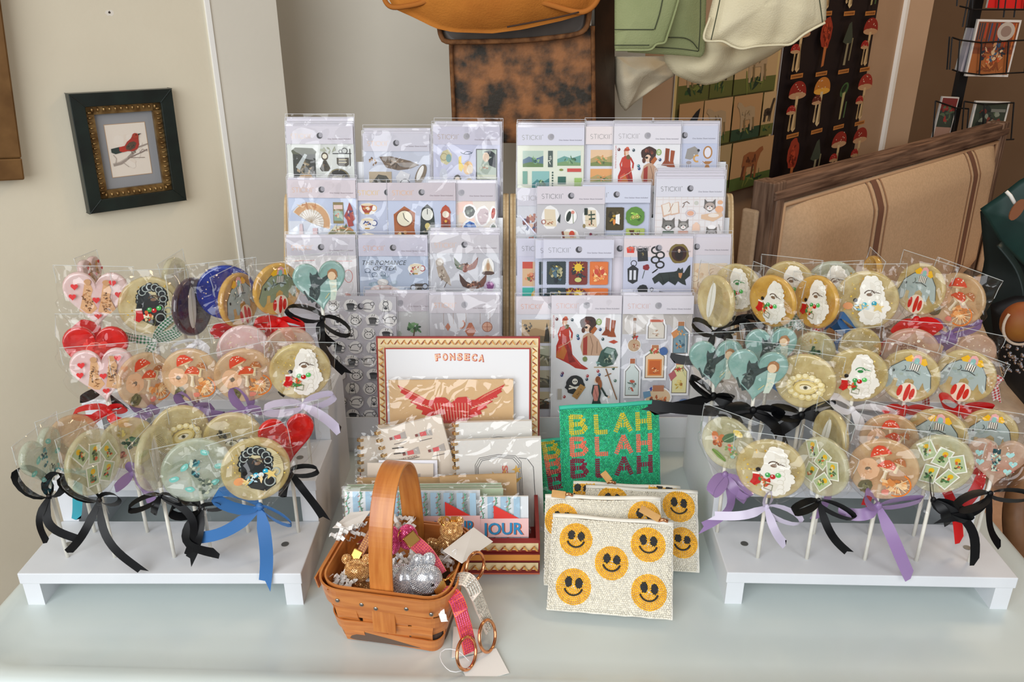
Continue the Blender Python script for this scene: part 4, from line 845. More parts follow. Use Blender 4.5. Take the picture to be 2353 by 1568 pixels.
def s_coffee(A):
    A.rect(0, 0, 100, 187, '#cdcbd2')
    R = A.r; k = 0
    for j in range(9):
        for i in range(4):
            x = 12 + i * 25 + (6 if j % 2 else 0) - 2; y = 14 + j * 20; 
            if x > 95: continue
            st(A, x, y, 10, 9.2); q = (i + j * 3) % 4; d = '#3a3c40'
            if q == 0:
                A.ring(x, y + 2, 6, .9, d, 5); A.line([(x - 5, y - 2), (x - 5, y - 7), (x - 1, y - 3), (x + 2, y - 3), (x + 5, y - 7), (x + 5, y - 2)], .9, d); A.ell(x - 2, y + 1, .7, c=d); A.ell(x + 2, y + 1, .7, c=d); A.line([(x + 6, y + 5), (x + 9, y), (x + 8, y - 3)], .9, d)
            elif q == 1:
                A.poly([(x - 6, y - 2), (x + 6, y - 2), (x + 4, y + 6), (x - 4, y + 6)], '#55585c'); A.ell(x, y - 2, 6, 2, '#2e3033'); A.ring(x + 7, y + 1, 2.4, .9, d); A.line([(x - 1, y - 5), (x, y - 8)], .7, d); A.line([(x + 2, y - 5), (x + 3, y - 8)], .7, d); A.ell(x, y + 7, 8, 1.4, '#8c8e92')
            elif q == 2:
                A.arc(x, y, 7, 180, 400, .9, d, 4.5); A.line([(x - 7, y), (x - 8, y + 4), (x + 4, y + 5)], .9, d); A.ell(x + 6, y - 3, 2.4, 2.2, '#e8e8ea'); A.ring(x + 6, y - 3, 2.6, .8, d); A.line([(x - 7, y + 1), (x - 10, y - 3)], .9, d)
            else:
                A.ring(x, y - 3, 3.6, .9, d, 3.2); A.line([(x - 3, y - 5), (x - 3, y - 8), (x, y - 6)], .9, d); A.line([(x + 3, y - 5), (x + 3, y - 8), (x, y - 6)], .9, d); A.line([(x - 3, y), (x - 5, y + 8), (x + 5, y + 8), (x + 3, y)], .9, d); A.ell(x, y + 3, 2.6, 2, '#4a4c50')
    A.text('COFFEE', 50, 92, 3, '#3a3c40', centre=True)
def s_land(A):
    A.rect(0, 26, 100, 162, '#cfd0d0'); A.dapple(30, 60, 26, 20, ['#b4bdb0', '#9cab94', '#c8ccc0'], 10); A.dapple(70, 50, 12, 10, ['#3f6a44', '#5c8a58', '#2c4c34', '#7ca474'], 24, .25); A.line([(70, 52), (66, 74)], 1.6, '#5c4a34'); A.dapple(60, 82, 34, 9, ['#c89878', '#a88468', '#7c8a68', '#d8b89c'], 20, .25)
def s_orn(A):
    A.rect(0, 26, 100, 162, '#cccbd0'); c = '#c88468'
    for x, y in ((20, 30), (34, 28), (52, 26), (72, 28), (86, 30)): A.line([(x, 26), (x, y + 14)], .5, '#a0806c')
    A.poly([(22, 46), (26, 40), (30, 46), (26, 52)], c); A.arc(44, 42, 6, -60, 100, 2.2, c); A.poly([(56, 40), (60, 40), (66, 52), (60, 62), (56, 62), (50, 52)], '#bf7558'); A.line([(52, 50), (64, 50)], .8, '#8c4c3c'); A.ell(82, 46, 7, 7, '#d8a890'); A.ring(82, 46, 7, .8, '#a06048'); A.line([(75, 46), (89, 46)], .6, '#a06048'); A.line([(82, 39), (82, 53)], .6, '#a06048')
    A.ell(82, 68, 8, 8, '#d4bcb0'); A.ring(82, 68, 9, 1.3, c); A.poly([(74, 78), (90, 78), (86, 92), (90, 98), (74, 98), (78, 92)], '#b87860'); A.dapple(46, 70, 9, 12, ['#e0b8a4', '#c88468', '#e8dcd8'], 20, .22); A.ring(62, 84, 4, .9, c); A.ring(16, 84, 7, 1.2, c)
    for y in (112, 140): A.ring(30, y, 9, 1.2, c); A.dapple(66, y, 10, 10, ['#c88468', '#e4c0b0'], 10)
def scene(A, x, y, w, h, sky, mid, low, acc=None):
    A.rect(x, y, w, h, sky); A.poly([(x, y + h * .55), (x + w * .3, y + h * .35), (x + w * .6, y + h * .5), (x + w, y + h * .3), (x + w, y + h), (x, y + h)], mid)
    A.poly([(x, y + h * .8), (x + w * .4, y + h * .68), (x + w, y + h * .8), (x + w, y + h), (x, y + h)], low)
    if acc: A.dapple(x + w / 2, y + h * .62, w * .36, h * .26, acc, 12, .25)
def s_green(A):
    A.rect(0, 26, 100, 162, '#e6ead8'); gs = ['#4c7a54', '#7ca880', '#2f5c4c', '#94b888']
    scene(A, 8, 34, 31, 24, '#b8cfc0', '#5c7890', '#648450', gs + ['#4658a0']); scene(A, 60, 34, 35, 22, '#cfe4dc', '#6ca49c', '#7ca070', gs); scene(A, 22, 64, 26, 34, '#8cc0bc', '#3f8488', '#4c7c58', gs)
    A.rect(46, 34, 7, 24, '#4c5c58'); A.dapple(49, 46, 2.5, 9, ['#dfe4d8', '#23302c'], 8); A.rect(75, 60, 21, 5, '#c84c44'); A.rect(8, 64, 7, 19, '#7cac9c'); A.rect(61, 72, 12, 11, '#2f6458'); A.rect(86, 74, 11, 22, '#9cc06c')
    for i in range(9): A.ell(53, 66 + 4 * i, 1.2, 1.4, '#3a5850')
    A.ell(66, 62, 3, 1.6, '#7c8c40'); A.dapple(77, 90, 4, 4, ['#8cc8c8'], 3); A.rect(8, 92, 9, 8, '#5c8c7c')
    scene(A, 8, 110, 30, 24, '#b8cfc0', '#5c7890', '#648450', gs); scene(A, 50, 112, 34, 26, '#b8cfc0', '#5c7890', '#648450', gs)
def s_sun(A):
    A.rect(0, 26, 100, 162, '#dfe0ea'); w = ['#d89858', '#8a9a58', '#e8b880', '#5c6c48']
    for i, y in enumerate((34, 62, 90, 118, 146)):
        scene(A, 8, y, 36, 24, '#ecc8a0' if i % 2 == 0 else '#e8a868', '#b8a46c', '#7c8c50', w); scene(A, 54, y, 36, 24, '#e8d0b0', '#a89c6c', '#7c8c50', w)
def lady_red(A, x, y, k):
    A.at(x, y, k)
    A.poly([(-5, 12), (5, 12), (7, 28), (12, 50), (14, 66), (30, 84), (44, 93), (38, 95), (20, 92), (8, 84), (-4, 78), (-16, 72), (-16, 50), (-9, 32)], '#b92c1e'); A.poly([(-14, 60), (-4, 44), (4, 60), (-2, 76), (-16, 71)], '#c8702c')
    A.poly([(2, 40), (12, 60), (20, 80), (8, 82), (4, 60)], '#8f1c16'); A.poly([(-2, 44), (-8, 58), (-12, 66), (-12, 50)], '#d8543c'); A.line([(-12, 54), (6, 44), (12, 38)], 1.4, '#d8a890'); A.line([(14, 68), (30, 88)], 1.2, '#d85848')
    A.poly([(-7, 14), (7, 14), (8, 30), (4, 34), (-6, 34), (-9, 28)], '#c63a24'); A.line([(7, 15), (13, 26), (12, 36)], 3.4, '#b8301f'); A.line([(-7, 15), (-12, 28), (-10, 38)], 3.2, '#cc4430'); A.ell(12, 37, 2, c='#e8c4a4'); A.ell(3, 14, 4, 4.6, '#6c6038', jag=.2)
    A.ell(0, 6, 4, 5, '#eccab0'); A.poly([(-5, 2), (-5, 10), (-2, 13), (-3, 4)], '#c87840'); A.poly([(-6, 3), (-4, -2), (3, -4), (6, 1), (3, 3)], '#b4472c'); A.ell(1, -3, 3, 2, '#d86848'); A.home()
def s_red(A):
    A.rect(0, 26, 100, 162, '#f0f0f2'); A.text('WWW.STICKII.COM', 5, 62, 2.6, '#c02828', rot=-90)
    lady_red(A, 20, 34, .78)
    A.ell(53, 40, 12, 10, '#3c2018', -10, 18, .08); A.dapple(52, 38, 9, 6, ['#6c3020', '#2c1814', '#8a4430', '#541f18'], 14, .28); A.ell(52, 47, 4.4, 5.4, '#eccbb2'); A.ell(50, 46, 2.2, 1.8, '#241814'); A.ell(57, 50, 3, 5, '#5c3020'); A.ell(46, 50, 2.6, 4, '#5c3020')
    A.poly([(46, 58), (52, 54), (58, 54), (68, 64), (74, 78), (70, 87), (46, 87), (42, 74)], '#c9a286'); A.poly([(46, 62), (52, 58), (52, 86), (46, 86)], '#a8382c'); A.line([(56, 58), (60, 72), (58, 86)], .9, '#8c6850'); A.line([(66, 66), (66, 84)], .9, '#8c6850'); A.poly([(56, 52), (62, 44), (66, 48), (60, 56)], '#b4622c')
    A.poly([(78, 32), (84, 33), (83, 50), (88, 57), (79, 58), (72, 57), (77, 50)], '#94441f'); A.poly([(86, 35), (92, 36), (90, 52), (93, 60), (86, 60), (80, 59), (85, 52)], '#a24e26'); A.line([(80, 34), (80, 52)], .6, '#5c2812')
    A.ring(68, 38, 3.2, 1.4, '#8cb050', 4); A.ell(68, 38, 1.6, 2.2, '#c8d890'); A.poly([(82, 67), (90, 64), (96, 67), (90, 70)], '#c04830')
    for x, y, c in ((8, 34, '#6c2028'), (30, 35, '#24404c'), (38, 58, '#2c7080'), (39, 62, '#203870'), (70, 49, '#283c6c'), (74, 63, '#203c3c'), (90, 106, '#1f4c3c'), (68, 110, '#b02830'), (70, 115, '#284c84'), (17, 113, '#7c2c54'), (16, 116, '#2c3c7c'), (53, 117, '#b42c34'), (93, 124, '#5c7c6c'), (20, 148, '#b03030'), (52, 122, '#28344c')): A.ell(x, y, 2, 2.3, c); A.ell(x - .6, y - .7, .7, c='#f0f4f4', n=6)
    A.ell(49, 92, 3.4, 4, '#7c8a50', jag=.1); A.poly([(72, 80), (80, 74), (92, 77), (96, 86), (90, 100), (76, 104), (66, 98)], '#3c5a50'); A.poly([(76, 82), (80, 75), (92, 78), (88, 86)], '#8ca49c'); A.dapple(82, 92, 9, 7, ['#2c443c', '#6c8474', '#a8b098'], 16, .24); A.dapple(66, 99, 7, 4, ['#8cb0ac', '#5c7c6c'], 8); A.line([(62, 104), (96, 104)], 1.2, '#b8a070')
    A.ell(35, 130, 14, 14, '#2a2a2c', n=22, jag=.1); A.ell(35, 125, 4, 4.4, '#e9e4d8'); A.ell(33.6, 125, 1, c='#222'); A.ell(36.6, 125, 1, c='#222'); A.line([(26, 136), (44, 132)], 2.2, '#e9e4d8'); A.line([(27, 131), (43, 138)], 2.2, '#e9e4d8')
    A.at(40, 142, 1, rot=-56); A.rect(-9, -5, 22, 9, '#b88a4c'); A.text('NO 9', -3, 2, 3.2, '#5c3c1c'); A.home()
    A.ell(66, 124, 3, 3.8, '#eccab0'); A.ell(68, 122, 3.6, 5, '#8c4c28'); A.ell(71, 130, 3, 8, '#a05c34'); A.poly([(61, 130), (70, 130), (73, 142), (71, 152), (76, 166), (58, 166), (62, 150), (59, 142)], '#2c3c38'); A.poly([(63, 131), (68, 131), (70, 144), (68, 154), (63, 154), (61, 144)], '#d88c80'); A.line([(73, 134), (80, 146), (84, 148)], 2.6, '#2c3c38'); A.ell(84, 148, 1.6, c='#eccab0'); A.line([(63, 134), (68, 150)], .6, '#8c3c40')
    A.line([(79, 106), (96, 152)], 1.5, '#8c5c34'); A.line([(78, 117), (87, 113)], 1.4, '#8c5c34')
    A.rect(10, 136, 6, 16, '#b8b0a4')
def jar(A, x, y, w, h, body, cork, fill, neck=.5):
    o = [(x - w * neck / 2, y), (x + w * neck / 2, y), (x + w * neck / 2, y + h * .15), (x + w / 2, y + h * .3), (x + w / 2, y + h), (x - w / 2, y + h), (x - w / 2, y + h * .3), (x - w * neck / 2, y + h * .15)]
    c = (x, y + h * .52); A.poly([(c[0] + (p[0] - c[0]) * 1.22, c[1] + (p[1] - c[1]) * 1.14) for p in o], '#f2f1f4'); A.poly(o, '#6a5c50'); A.poly([(c[0] + (p[0] - c[0]) * .92, c[1] + (p[1] - c[1]) * .95) for p in o], body)
    A.dapple(x, y + h * .7, w * .36, h * .2, fill, 16, .25); A.rect(x - w * neck / 2, y - h * .06, w * neck, h * .14, cork)
def s_jars(A):
    A.rect(0, 26, 100, 162, '#dcdae2'); A.rect(0, 26, 100, 30, '#cfc8c2'); A.dapple(50, 90, 44, 60, ['#d6d4dc', '#d0cdd4', '#e2e0e8'], 20, .2)
    jar(A, 18, 34, 5, 30, '#b0a49c', '#9c6848', ['#b07c50'], .9); A.ell(18, 72, 10, 10, '#f2f1f4'); A.ell(18, 72, 9, 9, '#c8a888'); A.dapple(18, 74, 7, 6, ['#a8603c', '#d8b898', '#b87848'], 16, .26); A.dapple(18, 60, 8, 2, ['#c03028', '#4c5c40'], 10, .4)
    jar(A, 49, 36, 24, 26, '#e4dcd0', '#c86850', ['#ece6dc', '#8c6850', '#b89070'], .8); jar(A, 84, 40, 22, 44, '#7c9aa8', '#b87c50', ['#3f6478', '#90a8ac', '#c88858'], .4); A.poly([(70, 54), (78, 48), (82, 56), (74, 62)], '#d89058'); A.dapple(84, 54, 8, 5, ['#cc8848', '#e0a868'], 8)
    jar(A, 48, 74, 28, 46, '#e8cfb0', '#b87850', ['#e08848', '#c86830', '#f0b078', '#a84c28'], .35); A.rect(38, 92, 20, 24, '#dd8440'); A.rect(40, 94, 16, 20, '#c8642c'); A.dapple(48, 108, 7, 5, ['#f0b880', '#8c3c20'], 10); A.dapple(46, 80, 8, 5, ['#6c8448', '#c84c38', '#e8d8a8'], 14, .3); A.ell(60, 80, 6, 6, '#4868a0', n=12, jag=.06)
    jar(A, 16, 94, 20, 52, '#d2dcda', '#b06848', ['#a8b8b4', '#6c7c74', '#c05c48', '#e4e8e2'], .35); jar(A, 84, 96, 22, 46, '#e4dca4', '#d08068', ['#c8a848', '#a87038', '#e8d488'], .5); A.poly([(68, 114), (76, 108), (80, 116), (72, 124)], '#b86468'); A.dapple(84, 106, 9, 2, ['#c03c2c', '#7c8c50'], 10, .4)
    A.ell(54, 148, 20, 16, '#f2f1f4'); A.ell(54, 148, 18, 14, '#e2c4a0', n=22); A.dapple(54, 152, 14, 8, ['#d8743c', '#e8a878', '#b85c34', '#6c4838'], 18, .22); A.rect(46, 130, 16, 9, '#b87858'); A.poly([(32, 140), (42, 138), (44, 146), (34, 150)], '#7098b8'); A.dapple(43, 136, 4, 4, ['#3c4ca0'], 5, .5)
    A.ell(92, 160, 10, 10, '#5c78a8'); A.ell(20, 168, 7, 8, '#d8a080'); A.rect(15, 158, 10, 5, '#a86848'); A.ell(52, 182, 12, 5, '#7c9c5c')
def s_mirror(A):
    A.rect(0, 26, 100, 162, '#c6cde4'); A.poly([(55, 34), (66, 30), (74, 36), (70, 44), (60, 50), (52, 48)], '#9c9894'); A.ell(72, 36, 2, c='#2a2a30'); A.ring(86, 39, 6, 2, '#b8803c', 8.5); A.ell(86, 39, 4.8, 7, '#e9e6ee'); A.poly([(78, 52), (94, 52), (88, 57), (92, 66), (80, 66), (84, 57)], '#b0783c')
    A.arc(70, 48, 4.6, 60, 300, 2.6, '#d8a458'); A.ell(58, 54, 4, 2.4, '#a89c98'); 
    for i in range(3): A.line([(55 + 3 * i, 56), (55 + 3 * i, 61)], .6, '#8c8480')
    A.ell(70, 66, 6, 6, '#c8d0d4', jag=.15); A.ell(70, 73, 5, 6.5, '#e2c8ba'); A.ell(56, 78, 6, 12, '#5c4c44'); A.line([(92, 70), (82, 82)], .8, '#a8a890')
    for i in range(10): A.ell(A.r.uniform(50, 98), A.r.uniform(30, 84), 1, c='#e4e8f4', n=6)
def s_sea(A):
    A.rect(0, 26, 100, 162, '#d9dbe2'); A.dapple(28, 50, 22, 16, ['#c08878', '#98605c', '#5c6484', '#e4c0a8', '#7c4c48'], 34, .2); A.dapple(26, 78, 20, 10, ['#8ca8ac', '#b8ccd0', '#c87c70'], 20, .24); A.line([(4, 40), (30, 70)], 2, '#eef'); 
def s_journal(A):
    A.rect(0, 26, 100, 162, '#c9c7ca')
    for x, y, w, h in ((20, 46, 18, 26), (80, 47, 18, 26), (50, 78, 20, 24), (18, 90, 20, 14)):
        st(A, x, y, w * .72, h * .66, 16); A.poly([(x - w / 2, y - h / 2), (x + w / 2 - 2, y - h / 2 + 1), (x + w / 2, y + h / 2), (x - w / 2 + 1, y + h / 2 - 1)], '#e6d6b8'); A.dapple(x, y + h * .28, w * .36, h * .2, ['#c88c60', '#e8ccb0', '#9c6040'], 10, .25); A.line([(x - w / 2, y + 3), (x + 2, y + 3)], .4, '#b09878')
    A.line([(80, 36), (81, 56)], 1.4, '#2c4434'); A.line([(76, 42), (86, 41)], 2, '#2c4434'); A.line([(77, 48), (86, 47)], 2, '#2c4434'); A.rect(70, 32, 5, 10, '#1f2e24'); A.ell(70, 58, 2, 3, '#8c7c50'); A.poly([(30, 50), (35, 40), (34, 54)], '#1f3030'); A.ring(10, 52, 3, .9, '#a85040')
    A.ell(50, 44, 9, 11, '#f0efec'); A.ell(47, 44, 3.4, 8, '#26332a', 14); A.ell(53, 38, 2.6, 2.6, '#d88c7c'); A.line([(53, 40), (54, 54)], .9, '#6c7c4c')
    A.ell(52, 70, 4, 5, '#d0482c'); A.poly([(50, 74), (54, 74), (54, 84), (50, 84)], '#e8c8a8'); A.line([(38, 66), (44, 96)], 3, '#7c3c2c'); A.dapple(17, 86, 9, 4, ['#d85838', '#3c5c3c', '#e89878'], 12); 
    for x, y in ((76, 74), (80, 70), (82, 76)): A.ell(x, y, 2, c='#7c2440')
    A.line([(80, 73), (90, 70)], .6, '#9c8c80'); A.ell(80, 92, 8, 3, '#b88c68')
    for y in (112, 140): A.dapple(26, y, 14, 8, ['#e6d6b8', '#c88c60', '#3c5c3c'], 10); A.dapple(72, y, 14, 8, ['#e6d6b8', '#c88c60', '#7c2440'], 10)
def stamp(A, x, y, w, h, bg, cs, n=20, rnd=False):
    if rnd:
        A.ell(x + w / 2, y + h / 2, w / 2 + 1, h / 2 + 1, bg, n=28, jag=.05); A.dapple(x + w / 2, y + h / 2, w * .38, h * .38, cs, n, .24); return
    A.rect(x, y, w, h, bg)
    for i in range(int(w / 2.4)): A.ell(x + 1.2 + 2.4 * i, y, .8, c=bg, n=6); A.ell(x + 1.2 + 2.4 * i, y + h, .8, c=bg, n=6)
    for i in range(int(h / 2.4)): A.ell(x, y + 1.2 + 2.4 * i, .8, c=bg, n=6); A.ell(x + w, y + 1.2 + 2.4 * i, .8, c=bg, n=6)
    A.dapple(x + w / 2, y + h / 2, w * .42, h * .42, cs, n, .22)
def s_fairy(A):
    A.rect(0, 26, 100, 162, '#c6cce0'); stamp(A, 10, 32, 20, 30, '#584c3c', ['#38342c', '#887860'])
    stamp(A, 36, 33, 26, 33, '#463c1c', ['#8c7424', '#2a2414', '#b08c2c', '#5c5030'], 24); A.poly([(50, 44), (56, 42), (56, 58), (50, 56)], '#f4f4f0'); A.ell(48, 54, 2, 4, '#e08840')
    stamp(A, 66, 33, 26, 26, '#5c8c38', ['#8cc048', '#a8d860', '#3c6424'], 18, True); A.ell(76, 47, 3, 3, '#c8d870'); A.ell(82, 46, 3, 3, '#c8d870'); A.ring(76, 47, 2, .8, '#8c4c28'); A.ring(82, 46, 2, .8, '#8c4c28')
    stamp(A, 66, 64, 27, 26, '#b4c468', ['#d8e090', '#e8e8b0', '#7c4c28', '#8ca048'], 20); A.poly([(70, 66), (78, 66), (76, 72), (80, 78), (70, 78), (73, 72)], '#5c3820'); A.text('15', 82, 71, 4.4, '#4c5c30'); stamp(A, 38, 74, 24, 16, '#8ca040', ['#c8d070', '#e0dca0', '#c86838'], 14); A.text('35', 52, 80, 3.4, '#3c4c28')
    stamp(A, 10, 74, 20, 18, '#2c2c28', ['#585048'])
def cat(A, x, y, k, g='#8f8c88'):
    A.at(x, y, k); A.poly([(-8, -3), (-8, -11), (-4, -7), (4, -7), (8, -11), (8, -3), (9, 2), (0, 8), (-9, 2)], '#6a6662'); A.ell(0, 0, 7.4, 5.8, g); A.ell(0, 3, 4, 3, '#efeae6'); A.ell(-3, 0, 1, c='#222'); A.ell(3, 0, 1, c='#222'); A.ell(0, 2.4, .8, c='#b06060'); A.home()
def s_cats(A):
    A.rect(0, 26, 100, 162, '#ece9ea')
    for i in range(12): A.line([(2 + 9 * i, 26), (2 + 9 * i, 187)], 1.1, '#e6dcda'); 
    for i in range(16): A.line([(0, 30 + 10 * i), (100, 30 + 10 * i)], 1.1, '#e4dad8')
    A.poly([(8, 38), (20, 34), (22, 36), (34, 33), (36, 50), (24, 53), (22, 52), (12, 56)], '#dcb8a0'); A.poly([(10, 38), (20, 35), (23, 50), (13, 53)], '#f0e9e0'); A.poly([(22, 36), (33, 34), (34, 49), (24, 51)], '#f0e9e0'); A.line([(26, 36), (20, 48)], .8, '#a87050')
    A.line([(40, 36), (46, 33), (50, 36)], 1.2, '#7c6458'); A.line([(43, 36), (40, 42)], 1, '#7c6458'); A.ell(60, 35, 3, 3, '#cfd0c6'); A.ell(52, 50, 5, 3.6, '#e8b094'); A.ring(52, 50, 7, .7, '#c8b8c0', 5)
    A.poly([(68, 52), (98, 48), (100, 54), (86, 62), (68, 58)], '#e2c0a0'); cat(A, 80, 40, 1, '#b8a8a0'); A.ell(94, 44, 6, 5, '#ecb48c'); A.ell(86, 53, 8, 3, '#f0e6dc'); A.ell(95, 34, 4, 3, '#e8b48c')
    cat(A, 20, 68, 1.1, '#7a7874'); A.poly([(12, 76), (28, 76), (30, 86), (10, 86)], '#5c7060'); cat(A, 42, 68, .9, '#9c9894'); A.poly([(35, 75), (49, 75), (50, 86), (34, 86)], '#d8a898'); A.poly([(56, 66), (66, 66), (67, 76), (55, 76)], '#eccab4'); A.ell(61, 66, 3, 3, '#eccab4'); cat(A, 84, 80, .95, '#b0aeae'); A.ell(84, 70, 6, 3, '#f6f4f4'); A.ell(26, 84, 10, 3, '#e8c098'); A.ring(60, 84, 3, .7, '#b8b0a8'); A.line([(94, 66), (97, 76)], 1, '#a8a4a0')
def s_child(A):
    A.rect(0, 26, 100, 162, '#cfcee0'); A.rect(8, 34, 30, 36, '#d8b48c'); A.rect(8, 34, 15, 10, '#c84c38'); A.dapple(22, 56, 12, 10, ['#c88448', '#5c6c40', '#e0906c', '#a84838'], 16, .25); A.rect(8, 72, 30, 22, '#38b4a4'); A.ell(28, 84, 7, 8, '#e8c058'); A.ell(28, 88, 4, 4, '#f0c8b0')
def s_stamps(A, d=0):
    A.rect(0, 26, 100, 162, '#c8cee2')
    for r in range(4):
        y = 33 + r * 38
        stamp(A, 6, y, 27, 33, '#2c3c40', ['#8c9068', '#4c6c7c', '#2a3428', '#b8b088', '#5c5c3c'], 30); A.dapple(19, y + 6, 9, 4, ['#e0cc70', '#2a3430'], 6); A.ell(19, y + 27, 2.4, 4, '#16202c')
        stamp(A, 38, y, 26, 33, '#7c3028', ['#1f3438', '#2c2c30', '#8c3830', '#9ca858', '#24444c'], 26, r % 2 == 1); A.ell(51, y + 8, 5.6, c='#e8c030')
        for i in range(10): A.line([(51, y + 8), (51 + 9 * math.cos(i * .63), y + 8 + 9 * math.sin(i * .63))], .8, '#e8c030')
        A.ell(51, y + 26, 5, 3.4, '#c8c878')
        stamp(A, 68, y, 26, 33, '#e07838', ['#f0a050', '#c84c28', '#f4c480', '#e88858', '#f8dca0'], 30); A.ell(77, y + 14, 3, 4, '#c84838'); A.ell(86, y + 14, 3, 4, '#c84838')
def s_pinks(A):
    A.rect(0, 26, 100, 162, '#e3dde6')
    for y in (36, 76, 116): scene(A, 62, y, 34, 34, '#d88468', '#c0604c', '#b8503c', ['#e8a888', '#a84838', '#f0c8b0']); A.dapple(80, y + 18, 6, 11, ['#d8886c', '#b05c48'], 8)
def s_bat(A):
    A.rect(0, 26, 100, 162, '#cbcfe4'); A.rect(0, 0, 100, 27, '#e6d8da')
    A.poly([(4, 14), (16, 14), (15, 21), (5, 21)], '#e23c28'); A.ell(10, 14, 6, 2, '#f06a50'); A.line([(10, 26), (10, 33)], .8, '#a8c0c8'); A.at(28, 24, 1, rot=-4); A.rect(-8, -10, 15, 19, '#24262a'); A.dapple(0, 0, 5, 7, ['#a08c50', '#3a3a34'], 7); A.home()
    for i in range(4): A.ring(46 + (i % 2) * 7, 17 + i * 7, 5.6, 2.4, '#1f2324', 4.6)
    A.line([(50, 44), (42, 50), (48, 46)], 1.6, '#1f2324'); A.ell(80, 22, 14.5, 14.5, '#7c6a34', n=26, jag=.05); A.ell(80, 22, 11, 11, '#3a1c1a'); A.ell(80, 23, 6, 8, '#1c1214'); A.ell(80, 18, 2, 2.6, '#e8c8ac')
    A.poly([(6, 44), (14, 38), (22, 44), (21, 62), (14, 66), (7, 62)], '#22262a'); A.rect(9, 46, 3.6, 14, '#e0e2ea'); A.rect(15, 46, 3.6, 14, '#e0e2ea'); A.ring(15, 36, 4, 1, '#22262a')
    A.ell(33, 42, 5, 4.4, '#8c2028', jag=.15); A.line([(31, 46), (28, 58)], .9, '#3c4c3c'); A.dapple(33, 41, 3, 3, ['#b43038', '#601820'], 6)
    A.poly([(42, 58), (52, 50), (74, 48), (80, 46), (88, 50), (94, 40), (97, 38), (97, 54), (90, 60), (92, 68), (86, 66), (80, 62), (76, 68), (66, 62), (58, 68), (52, 62), (46, 66)], '#263230'); A.poly([(78, 46), (80, 42), (83, 45), (86, 42), (87, 47), (84, 56), (80, 54)], '#2c3838'); A.poly([(80, 50), (86, 50), (84, 58), (81, 56)], '#c88c5c'); A.line([(54, 52), (60, 64)], .8, '#141c1c'); A.line([(66, 50), (68, 62)], .8, '#141c1c')
    A.ell(29, 74, 8, 7, '#22282a', jag=.12); A.ring(42, 74, 2.4, .9, '#444'); A.line([(42, 76), (41, 84)], .9, '#444'); A.at(60, 84, 1, rot=12); A.rect(-8, -6, 15, 10, '#24282a'); A.home(); A.rect(72, 80, 24, 14, '#1f2a2a'); A.rect(77, 84, 14, 8, '#8c7c40'); A.rect(79, 86, 10, 6, '#1f2a2a')
def s_map(A):
    A.rect(0, 26, 100, 162, '#d9d9e2'); A.rect(10, 38, 86, 60, '#e8d2b4'); A.dapple(54, 66, 34, 22, ['#e4caa8', '#ecdcc2', '#dcbc98'], 14)
    for i in range(10): A.arc(20 + A.r.uniform(0, 66), 50 + A.r.uniform(0, 38), A.r.uniform(4, 9), A.r.uniform(0, 180), A.r.uniform(180, 360), .6, '#b89070')
def s_ruin(A):
    A.rect(0, 26, 100, 162, '#d9dae2'); cs = ['#8c8468', '#5c5a48', '#b8b090', '#3c3c30']
    scene(A, 8, 34, 64, 34, '#d0b48c', '#b89870', '#7c6c50', None); A.poly([(44, 38), (47, 50), (49, 66), (40, 66), (42, 50)], '#3c3428'); A.dapple(18, 44, 8, 8, ['#4c4844', '#7c7468'], 8)
    scene(A, 8, 72, 64, 30, '#b8b8a0', '#6c6c54', '#8c8464', cs); scene(A, 8, 108, 64, 26, '#c0b89c', '#5c5848', '#6c6450', cs); scene(A, 8, 140, 64, 26, '#d4c4a0', '#7c5c40', '#4c3828', cs)
SHEETS = dict(book=s_book, whale=s_whale, ladies=s_ladies, fan=s_fan, teacup=s_teacup, clock=s_clock, crystal=s_crystal, pinkcat=s_pinkcat, tea=s_tea, bird=s_bird, coffee=s_coffee, land=s_land, orn=s_orn,
              green=s_green, sun=s_sun, red=s_red, jars=s_jars, mirror=s_mirror, sea=s_sea, journal=s_journal, fairy=s_fairy, cats=s_cats, child=s_child, stamps=s_stamps, pinks=s_pinks, bat=s_bat, map=s_map, ruin=s_ruin, plain=lambda A: A.rect(0, 26, 100, 162, '#d9d8e2'))
DESC = dict(book='an antique bookshop and clock', whale='whales and fish', ladies='painted ladies', fan='paper fans', teacup='teacups', clock='antique clocks', crystal='crystals', pinkcat='pink line drawings', tea='a tea title and teapots', bird='an owl and flying birds',
            coffee='line drawn coffee cats', land='a green tree landscape', orn='hanging copper ornaments', green='green landscapes', sun='sunset landscapes', red='a lady in a red dress', jars='potion jars', mirror='a gold mirror and moon', sea='coral sea creatures', journal='old journals and mushrooms',
            fairy='green fairy tale stamps', cats='baking cats', child='childhood scenes', stamps='sun and moon stamps', pinks='pink room scenes', bat='a black bat and snake', map='an old map', ruin='ruined buildings', plain='a plain lilac front')
def wordmark(A, x, y, h, c):
    w = .75; u = h * .72
    A.arc(x + u * .4, y - h * .75, h * .25, 320, 90, w, c); A.arc(x + u * .4, y - h * .25, h * .25, 270, 500, w, c); x += u * 1.05
    A.line([(x, y - h), (x + u, y - h)], w, c); A.line([(x + u / 2, y - h), (x + u / 2, y)], w, c); x += u * 1.35
    A.line([(x, y - h), (x, y)], w, c); x += u * .4
    A.arc(x + h * .45, y - h / 2, h * .5, 45, 315, w, c); x += h * 1.05
    A.line([(x, y - h), (x, y)], w, c); A.line([(x + u * .8, y - h), (x, y - h / 2), (x + u * .8, y)], w, c); x += u * 1.2
    A.line([(x, y - h), (x, y)], w, c); x += u * .5; A.line([(x, y - h), (x, y)], w, c); A.ell(x + 2.4, y - h, .7, c=c, n=6)
